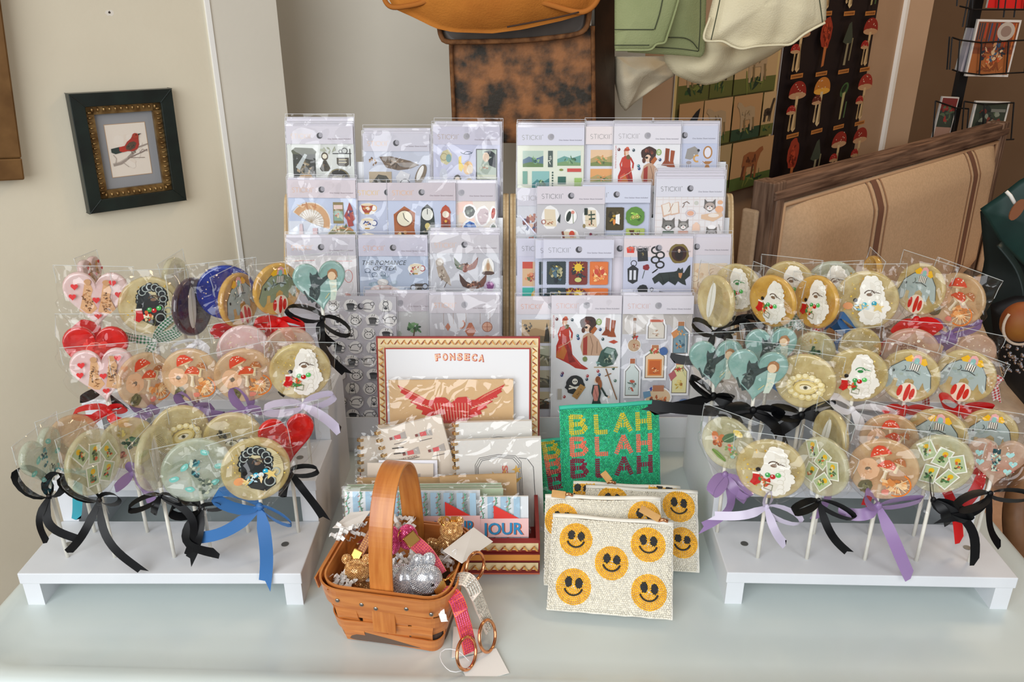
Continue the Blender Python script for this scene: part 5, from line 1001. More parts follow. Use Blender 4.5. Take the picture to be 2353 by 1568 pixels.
# side, tier (0 bottom), left px, top px, depth order (0 = front), sheet, header colour, wordmark colour, loose sleeve?, copies behind, tilt
PACK = [
 ('L', 3, 657, 290, 0, 'book', '#cfcbd4', '#e0c8b4', 1, 3, 0), ('L', 3, 833, 307, 0, 'whale', '#cdcbd6', '#e0c0a8', 1, 2, 0), ('L', 3, 995, 291, 0, 'ladies', '#cbc8d8', '#b8a8a0', 1, 2, .4),
 ('L', 2, 660, 413, 0, 'fan', '#d2c8ce', '#dcb8a0', 1, 1, .5), ('L', 2, 812, 420, 1, 'teacup', '#cfc6cc', '#e0c080', 1, 0, 0), ('L', 2, 890, 420, 0, 'clock', '#cdc3ca', '#e6b890', 1, 0, 0), ('L', 2, 982, 421, 1, 'crystal', '#cac4cc', '#d8b8a0', 0, 1, 0),
 ('L', 1, 657, 546, 0, 'pinkcat', '#cfccd6', '#e6bca0', 1, 1, 0), ('L', 1, 823, 547, 0, 'tea', '#cac8d8', '#dcb0a0', 1, 1, 0), ('L', 1, 987, 540, 0, 'bird', '#cdc9cf', '#e2c2b0', 1, 3, 0),
 ('L', 0, 650, 680, 1, 'plain', '#cdcad2', '#d8b8a8', 0, 0, 0), ('L', 0, 748, 680, 0, 'coffee', '#cdcbd2', '#c8b8b0', 1, 0, .6), ('L', 0, 838, 674, 1, 'land', '#c8c2ca', '#d8c0b0', 1, 1, 0), ('L', 0, 986, 678, 0, 'orn', '#cfcad0', '#e2b8a0', 1, 1, 0),
 ('R', 3, 1189, 293, 0, 'green', '#d6d6e4', '#a8a8a8', 0, 2, 0), ('R', 3, 1346, 291, 1, 'sun', '#e6dcdc', '#a8a4a4', 0, 2, 0), ('R', 3, 1411, 290, 0, 'red', '#e0dde4', '#b0acb0', 0, 1, 0), ('R', 3, 1497, 289, 1, 'mirror', '#d3d6e6', '#a8a8a8', 0, 2, 0),
 ('R', 2, 1188, 432, 1, 'sea', '#d6d4de', '#b0acb0', 1, 0, 0), ('R', 2, 1234, 428, 0, 'journal', '#d6cfd6', '#8c8c90', 0, 0, 0), ('R', 2, 1338, 425, 1, 'fairy', '#d0d4e4', '#9c9ca0', 0, 1, 0), ('R', 2, 1508, 411, 0, 'cats', '#d8d8e2', '#8c8c90', 0, 4, 0),
 ('R', 1, 1188, 548, 2, 'child', '#d3d2e2', '#9c9ca4', 0, 0, 0), ('R', 1, 1230, 550, 1, 'stamps', '#d0d0e0', '#9c9ca4', 0, 0, 0), ('R', 1, 1248, 549, 0, 'stamps', '#d2d2e0', '#a0a0a8', 0, 0, 0), ('R', 1, 1345, 549, 1, 'pinks', '#dcd8e2', '#8c8c90', 0, 1, 0), ('R', 1, 1434, 548, 0, 'bat', '#e6d8da', '#88888c', 0, 1, 0), ('R', 1, 1522, 545, 1, 'map', '#dcd6de', '#9c9ca0', 0, 1, 0),
 ('R', 0, 1186, 681, 1, 'ruin', '#dad2d8', '#e0b0a0', 1, 0, 0), ('R', 0, 1267, 679, 0, 'red', '#dbd5dc', '#e0bcb4', 1, 0, 0), ('R', 0, 1431, 679, 0, 'jars', '#dcd8e0', '#d8b8b4', 1, 1, 0)]
nb_name = ['just', 'second', 'third', 'fourth']
TN4 = ['bottom', 'second', 'third', 'top']
def packs():
    for i, (sd, tier, px, py, k, art, hc, wc, loose, nb, tilt) in enumerate(PACK):
        rnd = random.Random(40 + i); Yt, zt = ROWT[tier]
        Yt += .006 * k; tp = P(px, py, Yt)
        side = 'left' if sd == 'L' else 'right'
        same = [q for q in PACK if q[0] == sd and q[1] == tier]; n_ = sorted(q[2] for q in same).index(px)
        ordn = ['first', 'second', 'third', 'fourth', 'fifth', 'sixth'][n_]
        d = Vector((math.sin(math.radians(tilt)) , 0, 0)); yd = Vector((0, math.sin(LEAN), math.cos(LEAN)))
        xd = Vector((math.cos(math.radians(tilt)), 0, -math.sin(math.radians(tilt))))
        def build(off, up, dx, first, up_i=0):
            M = frame(tp + Vector((dx, off, up)), xd, yd)
            lab = f'{DESC[art]} sticker pack, {side} rack, {TN4[tier]} tier, {ordn} from left' if first else f'pack {nb_name[up_i]} behind the {DESC[art]} sticker pack, {side} rack, {TN4[tier]} tier'
            t = root('sticker_pack', None, lab, 'sticker pack', f'sticker packs in the {side} rack', M=M)
            cg = G(); cg.box(0, CW, -CH, 0, -.0012, 0); 
            if first:
                cg.obj('card', m_card, t)
                A = Art(CW / 100, seed=i + 7, dz=.000025, z0=.0001)
                A.rect(0, 0, 100, 187, '#dedde2'); SHEETS[art](A)
                if art not in ('coffee', 'bat'): A.rect(0, 0, 100, 26, hc)
                if art != 'coffee': wordmark(A, 7, 18, 6.6, wc); A.text('One Sticker Sheet Included', 62, 19.5, 2.0, '#8a7880' if sd == 'L' else '#7c7884', w=34)
                A.ell(50, 14, 5, 5, '#c4c2c8'); A.ell(50, 14, 4.4, 4.4, '#3a3a40' if rnd.random() < .6 else '#a8a6ac'); A.ell(51.6, 13, 3.0, 3.4, '#9c9aa2')
                A.obj('printed_sheet', t)
            else: cg.obj('card', m_card, t)
            sg = G(); nx, ny = (10, 16) if loose else (2, 2); e = .0016; q = rnd.random() * 30
            for a in range(ny + 1):
                for b in range(nx + 1):
                    x = -e + (CW + 2 * e) * b / nx; y = -CH - .003 + (CH + .008) * a / ny
                    inner = 0 < a < ny and 0 < b < nx
                    z = .0012 + (abs(noise.noise(Vector((x * 28 + q, y * 22, q)))) * .0050 + .0006 if loose and inner else .0002)
                    sg.v.append(Vector((x, y, z)))
            sg.f = [(a * (nx + 1) + b, a * (nx + 1) + b + 1, (a + 1) * (nx + 1) + b + 1, (a + 1) * (nx + 1) + b) for a in range(ny) for b in range(nx)]
            sg.obj('sleeve', m_sleeve if loose else m_sleeve2, t, smooth=True)
            rim = G(); top_y = .005
            for (xa, ya, xb, yb) in ((-e, top_y, CW + e, top_y), (-e, -CH, -e, top_y), (CW + e, -CH, CW + e, top_y)):
                rim.tube([(xa, ya, .0006), (xb, yb, .0006)], .00045, 5)
            rim.obj('sleeve_seam', m_seam, t)
        build(0, 0, 0, True)
        for j in range(nb):
            build(.0028 * (j + 1) + (0 if k else .0), .0045 * (j + 1) * rnd.uniform(.6, 1.1), rnd.uniform(-.0018, .003) if j % 2 == 0 else rnd.uniform(-.001, .004), False, j)
m_seam = mk('sleeve_seam', (232, 234, 240), 0.25, alpha=.55, coat=.5)
packs()
# ------------------------------------------------------------------ cigar box with cards and notebooks
m_red = mk('box_red_paper', (150, 40, 34), 0.55, col2=(132, 32, 28), ns=30)
m_cream = mk('box_cream_paper', (236, 234, 230), 0.6)
m_kraft = mk('kraft_paper', (212, 174, 124), 0.75, col2=(202, 164, 114), ns=60)
m_white = mk('white_paper', (236, 234, 228), 0.6)
m_gold = mk('gold_metal', (226, 176, 96), 0.18, metal=1)
m_rgold = mk('rose_gold_metal', (228, 158, 112), 0.16, metal=1)
m_clear = cello('card_sleeve', gain=1.4, bscale=22, strength=1.0, rough=.05, dist=.006, crease=.8)
def braid(A, x0, y0, x1, y1, w):              # gold braided border strip
    L = math.hypot(x1 - x0, y1 - y0); dx, dy = (x1 - x0) / L, (y1 - y0) / L; nx, ny = -dy, dx; n = int(L / (w * 1.1)); q = L / n
    def p(a, b): return (x0 + dx * a + nx * b, y0 + dy * a + ny * b)
    A.poly([p(0, -w / 2), p(L, -w / 2), p(L, w / 2), p(0, w / 2)], '#eed9a8')
    for i in range(n):
        a = i * q
        A.poly([p(a, w * .36), p(a + q * .5, -w * .38), p(a + q * .72, -w * .38), p(a + q * .22, w * .36)], '#b8722c' if i % 2 else '#9c4c24')
        A.poly([p(a + q * .5, -w * .38), p(a + q, w * .36), p(a + q * .8, w * .36), p(a + q * .4, -w * .2)], '#d89c48')
        A.line([p(a + q * .1, w * .36), p(a + q * .58, -w * .38)], w * .05, '#7c2c1c')
BX0, BX1, BY0, BY1, BH = -.222, .036, .870, 1.062, .052
def cigar_box():
    t = root('cigar_box', (BX0, BY0, T), 'open red and cream cigar box with gold braid border, propped lid lettered FONSECA', 'box')
    th = .005
    for x0, x1, y0, y1 in ((BX0, BX1, BY0, BY0 + th), (BX0, BX1, BY1 - th, BY1), (BX0, BX0 + th, BY0 + th, BY1 - th), (BX1 - th, BX1, BY0 + th, BY1 - th)):
        g = G(); g.box(x0, x1, y0, y1, T + .0005, T + BH); g.obj('box_wall', m_red, t, world=True)
    g = G(); g.box(BX0 + th, BX1 - th, BY0 + th, BY1 - th, T + .0005, T + .006); g.obj('box_base', m_red, t, world=True)
    W = (BX1 - BX0) * 1000
    M = Matrix.Translation(-t.location) @ frame((BX0, BY0, T + .0005), (1, 0, 0), (0, 0, 1))
    A = Art(.001, seed=4, z0=.0002)
    A.rect(0, -52, W, 52, '#8f2a26'); braid(A, 2, -42, W - 2, -42, 11); A.rect(0, -35, W, 2, '#7c1c1c'); A.rect(0, -33, W, 9, '#d88f3c'); A.rect(0, -24, W, 2, '#7c1c1c'); braid(A, 2, -15, W - 2, -15, 11); A.rect(0, -8, W, 2, '#c8603c')
    A.obj('front_label', t, M=M)
    M2 = Matrix.Translation(-t.location) @ frame((BX0, BY1, T + .0005), (0, -1, 0), (0, 0, 1))
    A = Art(.001, seed=4, z0=.0002); A.rect(0, -52, 192, 52, '#8f2a26'); braid(A, 2, -42, 190, -42, 11); A.rect(0, -33, 192, 9, '#d88f3c'); braid(A, 2, -15, 190, -15, 11)
    A.obj('side_label', t, M=M2)
    # lid, hinged on the back and leaning
    a = math.radians(13); hb = Vector((-.199, BY1 + .002, T + BH)); LW = .240; LH = .190
    ML_ = frame(hb, (1, 0, 0), (0, math.sin(a), math.cos(a)))
    Ml = Matrix.Translation(-t.location) @ ML_
    g = G(); g.box(0, LW, 0, LH, -.006, 0); lid = g.obj('lid', m_red, t, M=Ml)
    A = Art(.001, 0, LH * 1000, seed=2, z0=.0003); w, h = LW * 1000, LH * 1000
    A.rect(0, 0, w, h, '#9c3228'); A.rect(2.5, 2.5, w - 5, h - 5, '#eed9a8')
    braid(A, 6, 8, w - 6, 8, 9); braid(A, 8, h - 2, 8, 14, 9); braid(A, w - 8, 14, w - 8, h - 2, 9)
    A.rect(14, 14, w - 28, h, '#a83426'); A.rect(16, 16, w - 32, h, '#e7e7e8')
    for i, ch in enumerate('FONSECA'):
        x = 88 + i * 10.4; y = 33 + .045 * (i - 3) ** 2 * 3 - 1; A.text(ch, x, y, 9.5, '#c05038', w=8.2, bold=.06, rot=(i - 3) * 2.4); A.text(ch, x - .2, y - .6, 8.6, '#f3c8a4', w=7.2, bold=.02, rot=(i - 3) * 2.4)
    A.obj('lid_label', lid)
    return ML_
MLID = cigar_box()
def flat_thing(name, M, w, h, th, mat, label, cat, art=None, group=None, part='card', seed=1, partw=None):
    t = root(name, None, label, cat, group, M=M)
    g = G(); g.box(0, w, 0, h, -th, 0); g.obj(part, mat, t)
    if art:
        A = Art(.001, 0, h * 1000, seed=seed, z0=.0002, dz=.00005); art(A, w * 1000, h * 1000); A.obj('printed_design', t)
    return t
def sleeve(t, w, h, e=.003, bump=.0012, up=.006, z=.0016):
    g = G(); n = 10
    for a in range(n + 1):
        for b in range(n + 1): g.v.append(Vector((-e + (w + 2 * e) * b / n, -e + (h + up + e) * a / n, z + bump * noise.noise(Vector((a * .9, b * .9, w * 50))) + bump)))
    g.f = [(a * (n + 1) + b, a * (n + 1) + b + 1, (a + 1) * (n + 1) + b + 1, (a + 1) * (n + 1) + b) for a in range(n) for b in range(n)]
    g.obj('plastic_sleeve', m_clear, t, smooth=True)
def art_wing(A, w, h):
    A.rect(0, 0, w, h, '#dcb684'); c = '#d02a22'
    for s in (-1, 1):
        def X(x): return w / 2 + s * x
        A.poly([(X(6), 34), (X(20), 30), (X(34), 30), (X(48), 22), (X(64), 14), (X(78), 7), (X(72), 16), (X(74), 18), (X(66), 23), (X(67), 26), (X(58), 30), (X(60), 33), (X(50), 38), (X(52), 42), (X(42), 46), (X(44), 51), (X(32), 55), (X(20), 62), (X(8), 66)], c)
        for i in range(12): A.arc(X(14 + i * 4.6), 44 - i * 1.9, 5, 20 if s > 0 else 160, 130 if s > 0 else 50, .8, '#f0c8a8')
        for i in range(8): A.line([(X(40 + i * 4), 30 - i * 2.2), (X(50 + i * 3.3), 22 - i * 1.6)], .7, '#e88c70')
    A.poly([(w / 2, 34), (w / 2 + 9, 26), (w / 2 + 22, 25), (w / 2 + 30, 34), (w / 2 + 24, 56), (w / 2, 80), (w / 2 - 24, 56), (w / 2 - 30, 34), (w / 2 - 22, 25), (w / 2 - 9, 26)], c)
    for i in range(12): A.line([(w / 2 - 25 + i * 4.5, 34), (w / 2 - 20 + i * 4.0, 60)], .9, '#f2b89c')
def art_stripe(title):
    def f(A, w, h):
        A.rect(0, 0, w, h, '#e9eef0'); n = int(w / 17) + 1
        for i in range(n):
            x = 6 + i * 17
            if x + 13 > w: break
            A.rect(x + 4, 0, 8, h, '#a9cbe0')
            xx = x - 3
            A.line([(xx + 1.6 * math.sin(j * .9), j * 3.0) for j in range(int(h / 3) + 1)], 1.5, '#6cb090')
            for j in range(int(h / 7)): A.line([(xx, 3 + 7 * j), (xx + 3.4, 1 + 7 * j)], .8, '#4c7c5c'); A.line([(xx, 5 + 7 * j), (xx - 3.2, 7 + 7 * j)], .8, '#c06850')
        A.rect(0, h * .36, w, h * .32, '#efc3c0'); A.poly([(w - 45, h * .36), (w - 45, h * .13), (w - 12, h * .36)], '#e0342a')
        for k, (ox, c) in enumerate(((1.6, '#e07838'), (.8, '#7c3c50'), (0, '#2f8fc0'))): A.text(title, w - (82 if len(title) > 4 else 60) + ox, h * .63 + ox * .4, 15.5, c, w=(75 if len(title) > 4 else 53), bold=.02)
    return f
def art_book(A, w, h):
    A.rect(0, 0, w, h, '#e7e4dd')
    for q, r in ((0, 0), (2, .6), (4, 1.4)): A.line([(26 + q, h), (27 + q, 36 + q), (33 + q, 26 + q), (60, 22 + q), (84 - q, 25 + q), (91 - q, 34 + q), (93 - q, h)], .7, '#20242c')
    A.line([(88, 28), (100, 30), (108, 42), (110, h)], .8, '#20242c')
    A.poly([(50, 46), (62, 60), (68, 38), (72, 62), (92, 56), (74, 74), (84, 96), (66, 80), (54, 90), (58, 70)], '#eebf54'); A.poly([(84, 38), (86, 43), (91, 42), (87, 46), (90, 50), (85, 48), (82, 52), (82, 46), (77, 45), (82, 43)], '#f0c060')
    A.text('LINES', 72, 84, 7.5, '#e07a70', w=46, bold=.03, rot=-90)
def art_tubes(A, w, h):
    A.rect(0, 0, w, h, '#e6d8c6')
    for x, y in ((18, 14), (54, 18), (30, 40), (66, 44), (16, 62), (50, 66)):
        A.poly([(x, y), (x + 6, y - 1), (x + 20, y - 4), (x + 20, y + 7), (x + 6, y + 5), (x, y + 4)], '#b8b0a8'); A.rect(x + 3, y - 1, 9, 6, '#e06060'); A.rect(x - 4, y, 4, 4, '#8c5048'); A.line([(x, y + 11), (x + 18, y + 11)], .9, '#5c5450')
    A.line([(14, 30), (30, 32)], 1.5, '#2c2420'); A.line([(14, 38), (30, 40)], 1.5, '#2c2420'); A.rect(12, 52, 26, 4, '#d87848'); A.text('LIBRARY BOOKS', 14, 50, 3, '#7c5040')
def art_tri(A, w, h):
    A.rect(0, 0, w, h, '#e6d2b6'); A.poly([(w * .5, 3), (w * .5 + 5, 10), (w * .5 - 5, 10)], '#1f3c34')
    for i in range(5): A.ell(w * .3 + i * 10, 34 + i * 3, 1.2, c='#f4ecdc')
def spiral(t, h, n, rad=.0045):
    g = G()
    for i in range(n):
        y = h * (i + .6) / n
        for dy in (0, .0022): g.tube([(0 + rad * math.cos(a), y + dy, rad * math.sin(a)) for a in [math.radians(q) for q in range(0, 361, 30)]], .0007, 5, caps=False)
    g.obj('spiral_binding', m_gold, t, smooth=True)
def lean_frame(px, py, Y, lean, roll=0.0, bottom=True):
    p = P(px, py, Y); a = math.radians(lean); r = math.radians(roll)
    y = Vector((0, math.sin(a), math.cos(a))); x = Vector((1, 0, 0)); 
    y2 = y * math.cos(r) + x * math.sin(r); x2 = x * math.cos(r) - y * math.sin(r)
    return p, x2, y2
def item_tl(name, px, py, Y, w, h, th, lean, roll, *a, **k):   # placed by its top left corner
    p, x, y = lean_frame(px, py, Y, lean, roll)
    return flat_thing(name, frame(p - y * h, x, y), w, h, th, *a, **k)
t = item_tl('greeting_card', 893, 874, 1.068, .180, .128, .002, 13, -.5, m_kraft, 'tan card with a red winged heart in clear plastic, inside the cigar box lid', 'card', art_wing); sleeve(t, .180, .128, bump=.0020, up=.006)
t = item_tl('envelope_pack', 868, 977, 1.045, .118, .125, .004, 13, -1, m_kraft, 'cream envelope pack marked with a green triangle, rearmost at the left of the box', 'envelope', art_tri, 'kraft envelope packs'); sleeve(t, .118, .125)
t = item_tl('envelope_pack', 864, 990, 1.034, .116, .115, .004, 13, -1, m_kraft, 'cream envelope pack marked with a green triangle, just before the rearmost one', 'envelope', art_tri, 'kraft envelope packs'); sleeve(t, .116, .115)
def notebook(px, py, Y, w, h, roll, label, art, lean=13, n=12):
    t = item_tl('spiral_notebook', px, py, Y, w, h, .008, lean, roll, m_white, label, 'notebook', art, 'spiral notebooks', part='pages'); spiral(t, h, n); sleeve(t, w, h, e=.008, up=.008); return t
notebook(828, 1006, 1.022, .080, .10, 1, 'cream spiral notebook half hidden at the left end of the cigar box', lambda A, w, h: A.rect(0, 0, w, h, '#e8dccb'), n=9)
notebook(866, 990, 1.005, .092, .10, -14, 'tilted cream spiral notebook with pink paint tubes', art_tubes, n=9)
t = item_tl('note_card', 844, 1064, .985, .092, .062, .003, 14, 1, m_white, 'cream card with a pink tube, between the tilted notebook and the basket handle', 'card', art_tubes, 'loose cards in the cigar box')
t = item_tl('note_card', 870, 1058, .990, .082, .062, .003, 14, 0, m_white, 'plain white card behind the basket handle in the cigar box', 'card', lambda A, w, h: A.rect(0, 0, w, h, '#eceaf0'), 'loose cards in the cigar box')
notebook(1046, 972, 1.020, .108, .150, -1.5, 'rear white spiral notebook with a black screen outline', art_book, n=13)
notebook(1044, 1014, .992, .120, .150, -2.5, 'front white spiral notebook with a yellow star and black outline', art_book, n=13)
t = item_tl('envelope_pack', 820, 1100, .960, .150, .075, .004, 14, -.5, m_kraft, 'wide kraft envelope pack behind the striped cards', 'envelope', None, 'kraft envelope packs'); sleeve(t, .150, .075)
t = item_tl('envelope_pack', 1010, 1096, .952, .104, .075, .004, 14, -2.5, m_kraft, 'kraft envelope pack in front of the star notebook', 'envelope', None, 'kraft envelope packs'); sleeve(t, .104, .075)
for i in range(3):
    t = item_tl('note_card', 790 + 4 * i, 1126 - 6 * i, .918 + .008 * i, .210 - .002 * i, .078, .0016, 14, -.6, m_white, ['striped card pack edge, front of the three', 'striped card pack edge, middle of the three', 'striped card pack edge, rear of the three'][i] + ' behind the BONJOUR card', 'card', lambda A, w, h: A.rect(0, 0, w, h, '#b9c8a8'), 'loose cards in the cigar box'); sleeve(t, .21, .078)
t = item_tl('note_card', 792, 1130, .905, .176, .083, .003, 14, -.6, m_white, 'blue striped vine card with a red flag, behind the basket handle', 'card', art_stripe('BONJOUR'), 'striped cards'); sleeve(t, .176, .083)
t = item_tl('note_card', 1102, 1142, .897, .063, .079, .003, 14, -.6, m_white, 'blue striped vine card lettered JOUR in blue on pink', 'card', art_stripe('JOUR'), 'striped cards'); sleeve(t, .063, .079)

# ------------------------------------------------------------------ beaded pouches
m_bead = mk('glass_beads', rough=0.3, attr=True, coat=.25, spec=.5)
m_cloth_w = mk('pouch_lining', (236, 232, 220), 0.8); m_cloth_g = mk('pouch_lining_green', (60, 190, 160), 0.7)
m_leath = mk('tan_leather', (206, 160, 96), 0.6, col2=(190, 142, 80), ns=60)
def bead_mesh(name, pts, cols, r, parent, lr=1.25):
    base = [(0, 0, 1), (1, 0, .1), (.5, .87, .1), (-.5, .87, .1), (-1, 0, .1), (-.5, -.87, .1), (.5, -.87, .1)]
    ring2 = [(.62 * math.cos(math.radians(30 + 60 * i)), .62 * math.sin(math.radians(30 + 60 * i)), .72) for i in range(6)]
    bv = np.array([(0, 0, .95)] + ring2 + [(math.cos(math.radians(60 * i)), math.sin(math.radians(60 * i)), .0) for i in range(6)], dtype=float)
    bf = [(0, 1 + i, 1 + (i + 1) % 6) for i in range(6)] + [(1 + i, 7 + i, 7 + (i + 1) % 6) for i in range(6)] + [(1 + i, 7 + (i + 1) % 6, 1 + (i + 1) % 6) for i in range(6)]
    n = len(pts); V = np.zeros((n, 13, 3)); 
    for i, (x, y, z, a) in enumerate(pts):
        ca, sa = math.cos(a), math.sin(a); bx = bv[:, 0] * r * lr; by = bv[:, 1] * r
        V[i, :, 0] = x + bx * ca - by * sa; V[i, :, 1] = y + bx * sa + by * ca; V[i, :, 2] = z + bv[:, 2] * r
    Fc = (np.array(bf)[None] + (np.arange(n) * 13)[:, None, None]).reshape(-1, 3)
    me = bpy.data.meshes.new(name); me.vertices.add(n * 13); me.vertices.foreach_set('co', V.ravel())
    me.loops.add(len(Fc) * 3); me.loops.foreach_set('vertex_index', Fc.ravel()); me.polygons.add(len(Fc)); me.polygons.foreach_set('loop_start', np.arange(len(Fc)) * 3)
    me.update(calc_edges=True); me.polygons.foreach_set('use_smooth', [True] * len(Fc))
    at = me.attributes.new('Col', 'FLOAT_COLOR', 'FACE'); C = np.repeat(np.array(cols, dtype=np.float32), 18, axis=0); at.data.foreach_set('color', C.ravel())
    me.materials.append(m_bead); o = bpy.data.objects.new(name, me); COL.objects.link(o); o.parent = parent
    return o
def bulge(x, y, w, h, b):
    q = (4 * (x / w) * (1 - x / w)) ; p = (4 * (y / h) * (1 - y / h)); return b * max(0, q) ** .45 * max(0, p) ** .45
def pouch(M, w, h, kind, label, seed, zip_side=1, tagx=None, faces=None, B=.009):
    rnd = random.Random(seed); t = root('beaded_pouch', None, label, 'pouch', 'beaded zip pouches', M=M)
    n = 16; v = []; f = []
    def ed(x, y): return .0012 * noise.noise(Vector((x * 60, y * 60, seed)))
    for s in (1, -1):
        for a in range(n + 1):
            for b in range(n + 1):
                x, y = w * b / n, h * a / n; cx = min(x, w - x); cy = min(y, h - y)
                v.append((x + ed(x, y), y + ed(y, x) + .004 * math.sin(x / w * 3.1) * (1 if a == n else 0) * -1, s * bulge(x, y, w, h, B) - .001 + (.0 if s > 0 else -.001)))
    N2 = (n + 1) ** 2
    for s in (0, 1):
        for a in range(n):
            for b in range(n):
                q = [s * N2 + a * (n + 1) + b, s * N2 + a * (n + 1) + b + 1, s * N2 + (a + 1) * (n + 1) + b + 1, s * N2 + (a + 1) * (n + 1) + b]; f.append(tuple(q if s == 0 else q[::-1]))
    mesh('fabric_body', v, f, m_cloth_g if kind == 'blah' else m_cloth_w, t, smooth=True)
    g = G(); g.tube([(w * q, h - .0005 + .0008 * math.sin(q * 9), -.0005) for q in [i / 14 for i in range(15)]], .0022, 8, flat=1.6); g.obj('zip_tape', m_cloth_g if kind == 'blah' else m_cloth_w, t, smooth=True)
    r = .00128; sp = .0027; rows = int((h - .003) / (sp * .86)); pts = []; cols = []
    lets = []
    if kind == 'blah':
        for row, (yy, c) in enumerate(((.745, '#d8c838'), (.53, '#ee7c5c'), (.315, '#8c1838'))):
            strokes = []
            def S(*p): strokes.append([Vector((a, b, 0)) for a, b in p])
            L = .02; x0, y0, lw, lh = 0, h * yy, .021, .0245
            for li, ch in enumerate('BLAH'):
                X = .016 + li * .0325; 
                if ch == 'B': S((X, y0), (X, y0 + lh)); S((X, y0 + lh), (X + .015, y0 + lh * .95), (X + .018, y0 + lh * .76), (X + .014, y0 + lh * .55), (X, y0 + lh * .52)); S((X + .014, y0 + lh * .55), (X + .021, y0 + lh * .3), (X + .016, y0 + .002), (X, y0))
                if ch == 'L': S((X + .004, y0 + lh), (X + .004, y0), (X + .019, y0))
                if ch == 'A': S((X, y0), (X + .011, y0 + lh), (X + .022, y0)); S((X + .005, y0 + lh * .35), (X + .017, y0 + lh * .35))
                if ch == 'H': S((X + .001, y0), (X + .001, y0 + lh)); S((X + .019, y0), (X + .019, y0 + lh)); S((X + .001, y0 + lh * .5), (X + .019, y0 + lh * .5))
            lets.append((strokes, c))
    def dseg(p, a, b):
        ab = b - a; t_ = max(0, min(1, (p - a).dot(ab) / ab.length_squared)); q = a + ab * t_; return (p - q).length, math.atan2(ab.y, ab.x)
    FS = faces or []
    for j in range(rows):
        y = .0015 + j * sp * .86
        nn = int((w - .002) / (sp * .95))
        for i in range(nn):
            x = .001 + (i + .5 * (j % 2)) * sp * .95 + rnd.uniform(-.0005, .0005); yy = y + rnd.uniform(-.0004, .0004)
            if x > w - .001: continue
            a = 1.4 * noise.noise(Vector((x * 28, yy * 28, seed * 2.0))) * 2
            if kind == 'smile':
                if any((x - fx) ** 2 + (yy - fy) ** 2 < (fr + .0009) ** 2 for fx, fy, fr in FS): continue
                k = rnd.uniform(.90, 1.0); c = srgb((240 * k, 234 * k, 216 * k))
            else:
                c = None; p = Vector((x, yy, 0)); skip = False
                for strokes, cc in lets:
                    for s_ in strokes:
                        for q in range(len(s_) - 1):
                            d, ang = dseg(p, s_[q], s_[q + 1])
                            if d < .0036: skip = True
                if skip: continue
                k = rnd.uniform(.8, 1.08); c = srgb((46 * k, 190 * k, 130 * k))
            pts.append((x, yy, bulge(x, yy, w, h, B) - .0006, a)); cols.append(c)
    for fx, fy, fr in FS:                                  # smiling faces in rings of beads
        rr = fr
        while rr > .0005:
            n_ = max(1, int(2 * math.pi * rr / .0027)); o_ = rnd.random()
            for i in range(n_):
                a = (i + o_) * 2 * math.pi / n_; dx, dy = rr * math.cos(a), rr * math.sin(a); u, q = dx / fr, dy / fr
                x, yy = fx + dx, fy + dy
                if not (0 < x < w and 0 < yy < h): continue
                k = rnd.uniform(.86, 1.05); c = srgb((min(255, 254 * k), 188 * k, 26 * k))
                if ((u + .3) / .19) ** 2 + ((q - .27) / .26) ** 2 < 1 or ((u - .32) / .19) ** 2 + ((q - .2) / .26) ** 2 < 1: continue
                pts.append((x, yy, bulge(x, yy, w, h, B) - .0004, a + math.pi / 2)); cols.append(c)
            rr -= .0023
        for ex, ey in ((-.3, .27), (.32, .2)):
            for ii in range(-5, 6):
                for jj in range(-6, 7):
                    u, q = ii * .0014 + (jj % 2) * .0007, jj * .0013
                    if (u / (.2 * fr)) ** 2 + (q / (.27 * fr)) ** 2 < 1:
                        x, yy = fx + ex * fr + u, fy + ey * fr + q
                        if 0 < x < w and 0 < yy < h: pts.append((x, yy, bulge(x, yy, w, h, B) - .0002, rnd.uniform(0, 3))); cols.append(srgb((14, 13, 14)))
        for i in range(17):
            a = math.radians(205 + 130 * i / 16); x, yy = fx + fr * .55 * math.cos(a), fy + fr * .05 + fr * .55 * math.sin(a)
            if 0 < x < w and 0 < yy < h: pts.append((x, yy, bulge(x, yy, w, h, B) + .0006, a + 1.57)); cols.append(srgb((18, 17, 18)))
    for strokes, cc in lets:
        for s_ in strokes:
            for q in range(len(s_) - 1):
                a_, b_ = s_[q], s_[q + 1]; ab = b_ - a_; nrm = Vector((-ab.y, ab.x, 0)).normalized(); m_ = max(1, int(ab.length / .0030))
                for i in range(m_ + 1):
                    for o_ in (-.0023, 0, .0023):
                        p = a_ + ab * i / m_ + nrm * o_; k = rnd.uniform(.85, 1.1)
                        R_c = srgb(cc); pts.append((p.x, p.y, bulge(p.x, p.y, w, h, B) - .0004, math.atan2(ab.y, ab.x))); cols.append(tuple(min(1, z * k) for z in R_c[:3]) + (1,))
    bm_ = bead_mesh('beadwork', pts, cols, r, t); bm_['kind'] = 'stuff'
    if tagx is not None:
        zx, dx, dy = tagx
        g = G(); g.tube([(zx - .006, h + .001, .003), (zx, h + .0025, .004), (zx + .006, h + .001, .003)], .0022, 8); g.obj('zip_slider', m_rgold, t, smooth=True)
        g = G(); a = math.atan2(dy, dx); Mx = Matrix.Translation((zx + dx * .2, h + dy * .2, .006)) @ Matrix.Rotation(a, 4, 'Z')
        g.box(0, math.hypot(dx, dy), -.0048, .0048, 0, .0012, Mx); bevel(g.obj('leather_tab', m_leath, t), .0008)
    return t
def pouch_frame(bl, br, lean):
    bl, br = Vector(bl), Vector(br); x = (br - bl).normalized(); b = Vector((-x.y, x.x, 0)); a = math.radians(lean)
    return frame(bl, x, b * math.sin(a) + Vector((0, 0, 1)) * math.cos(a))
def on_table(px, py, dz=.002): return P(px, py, z=dz)
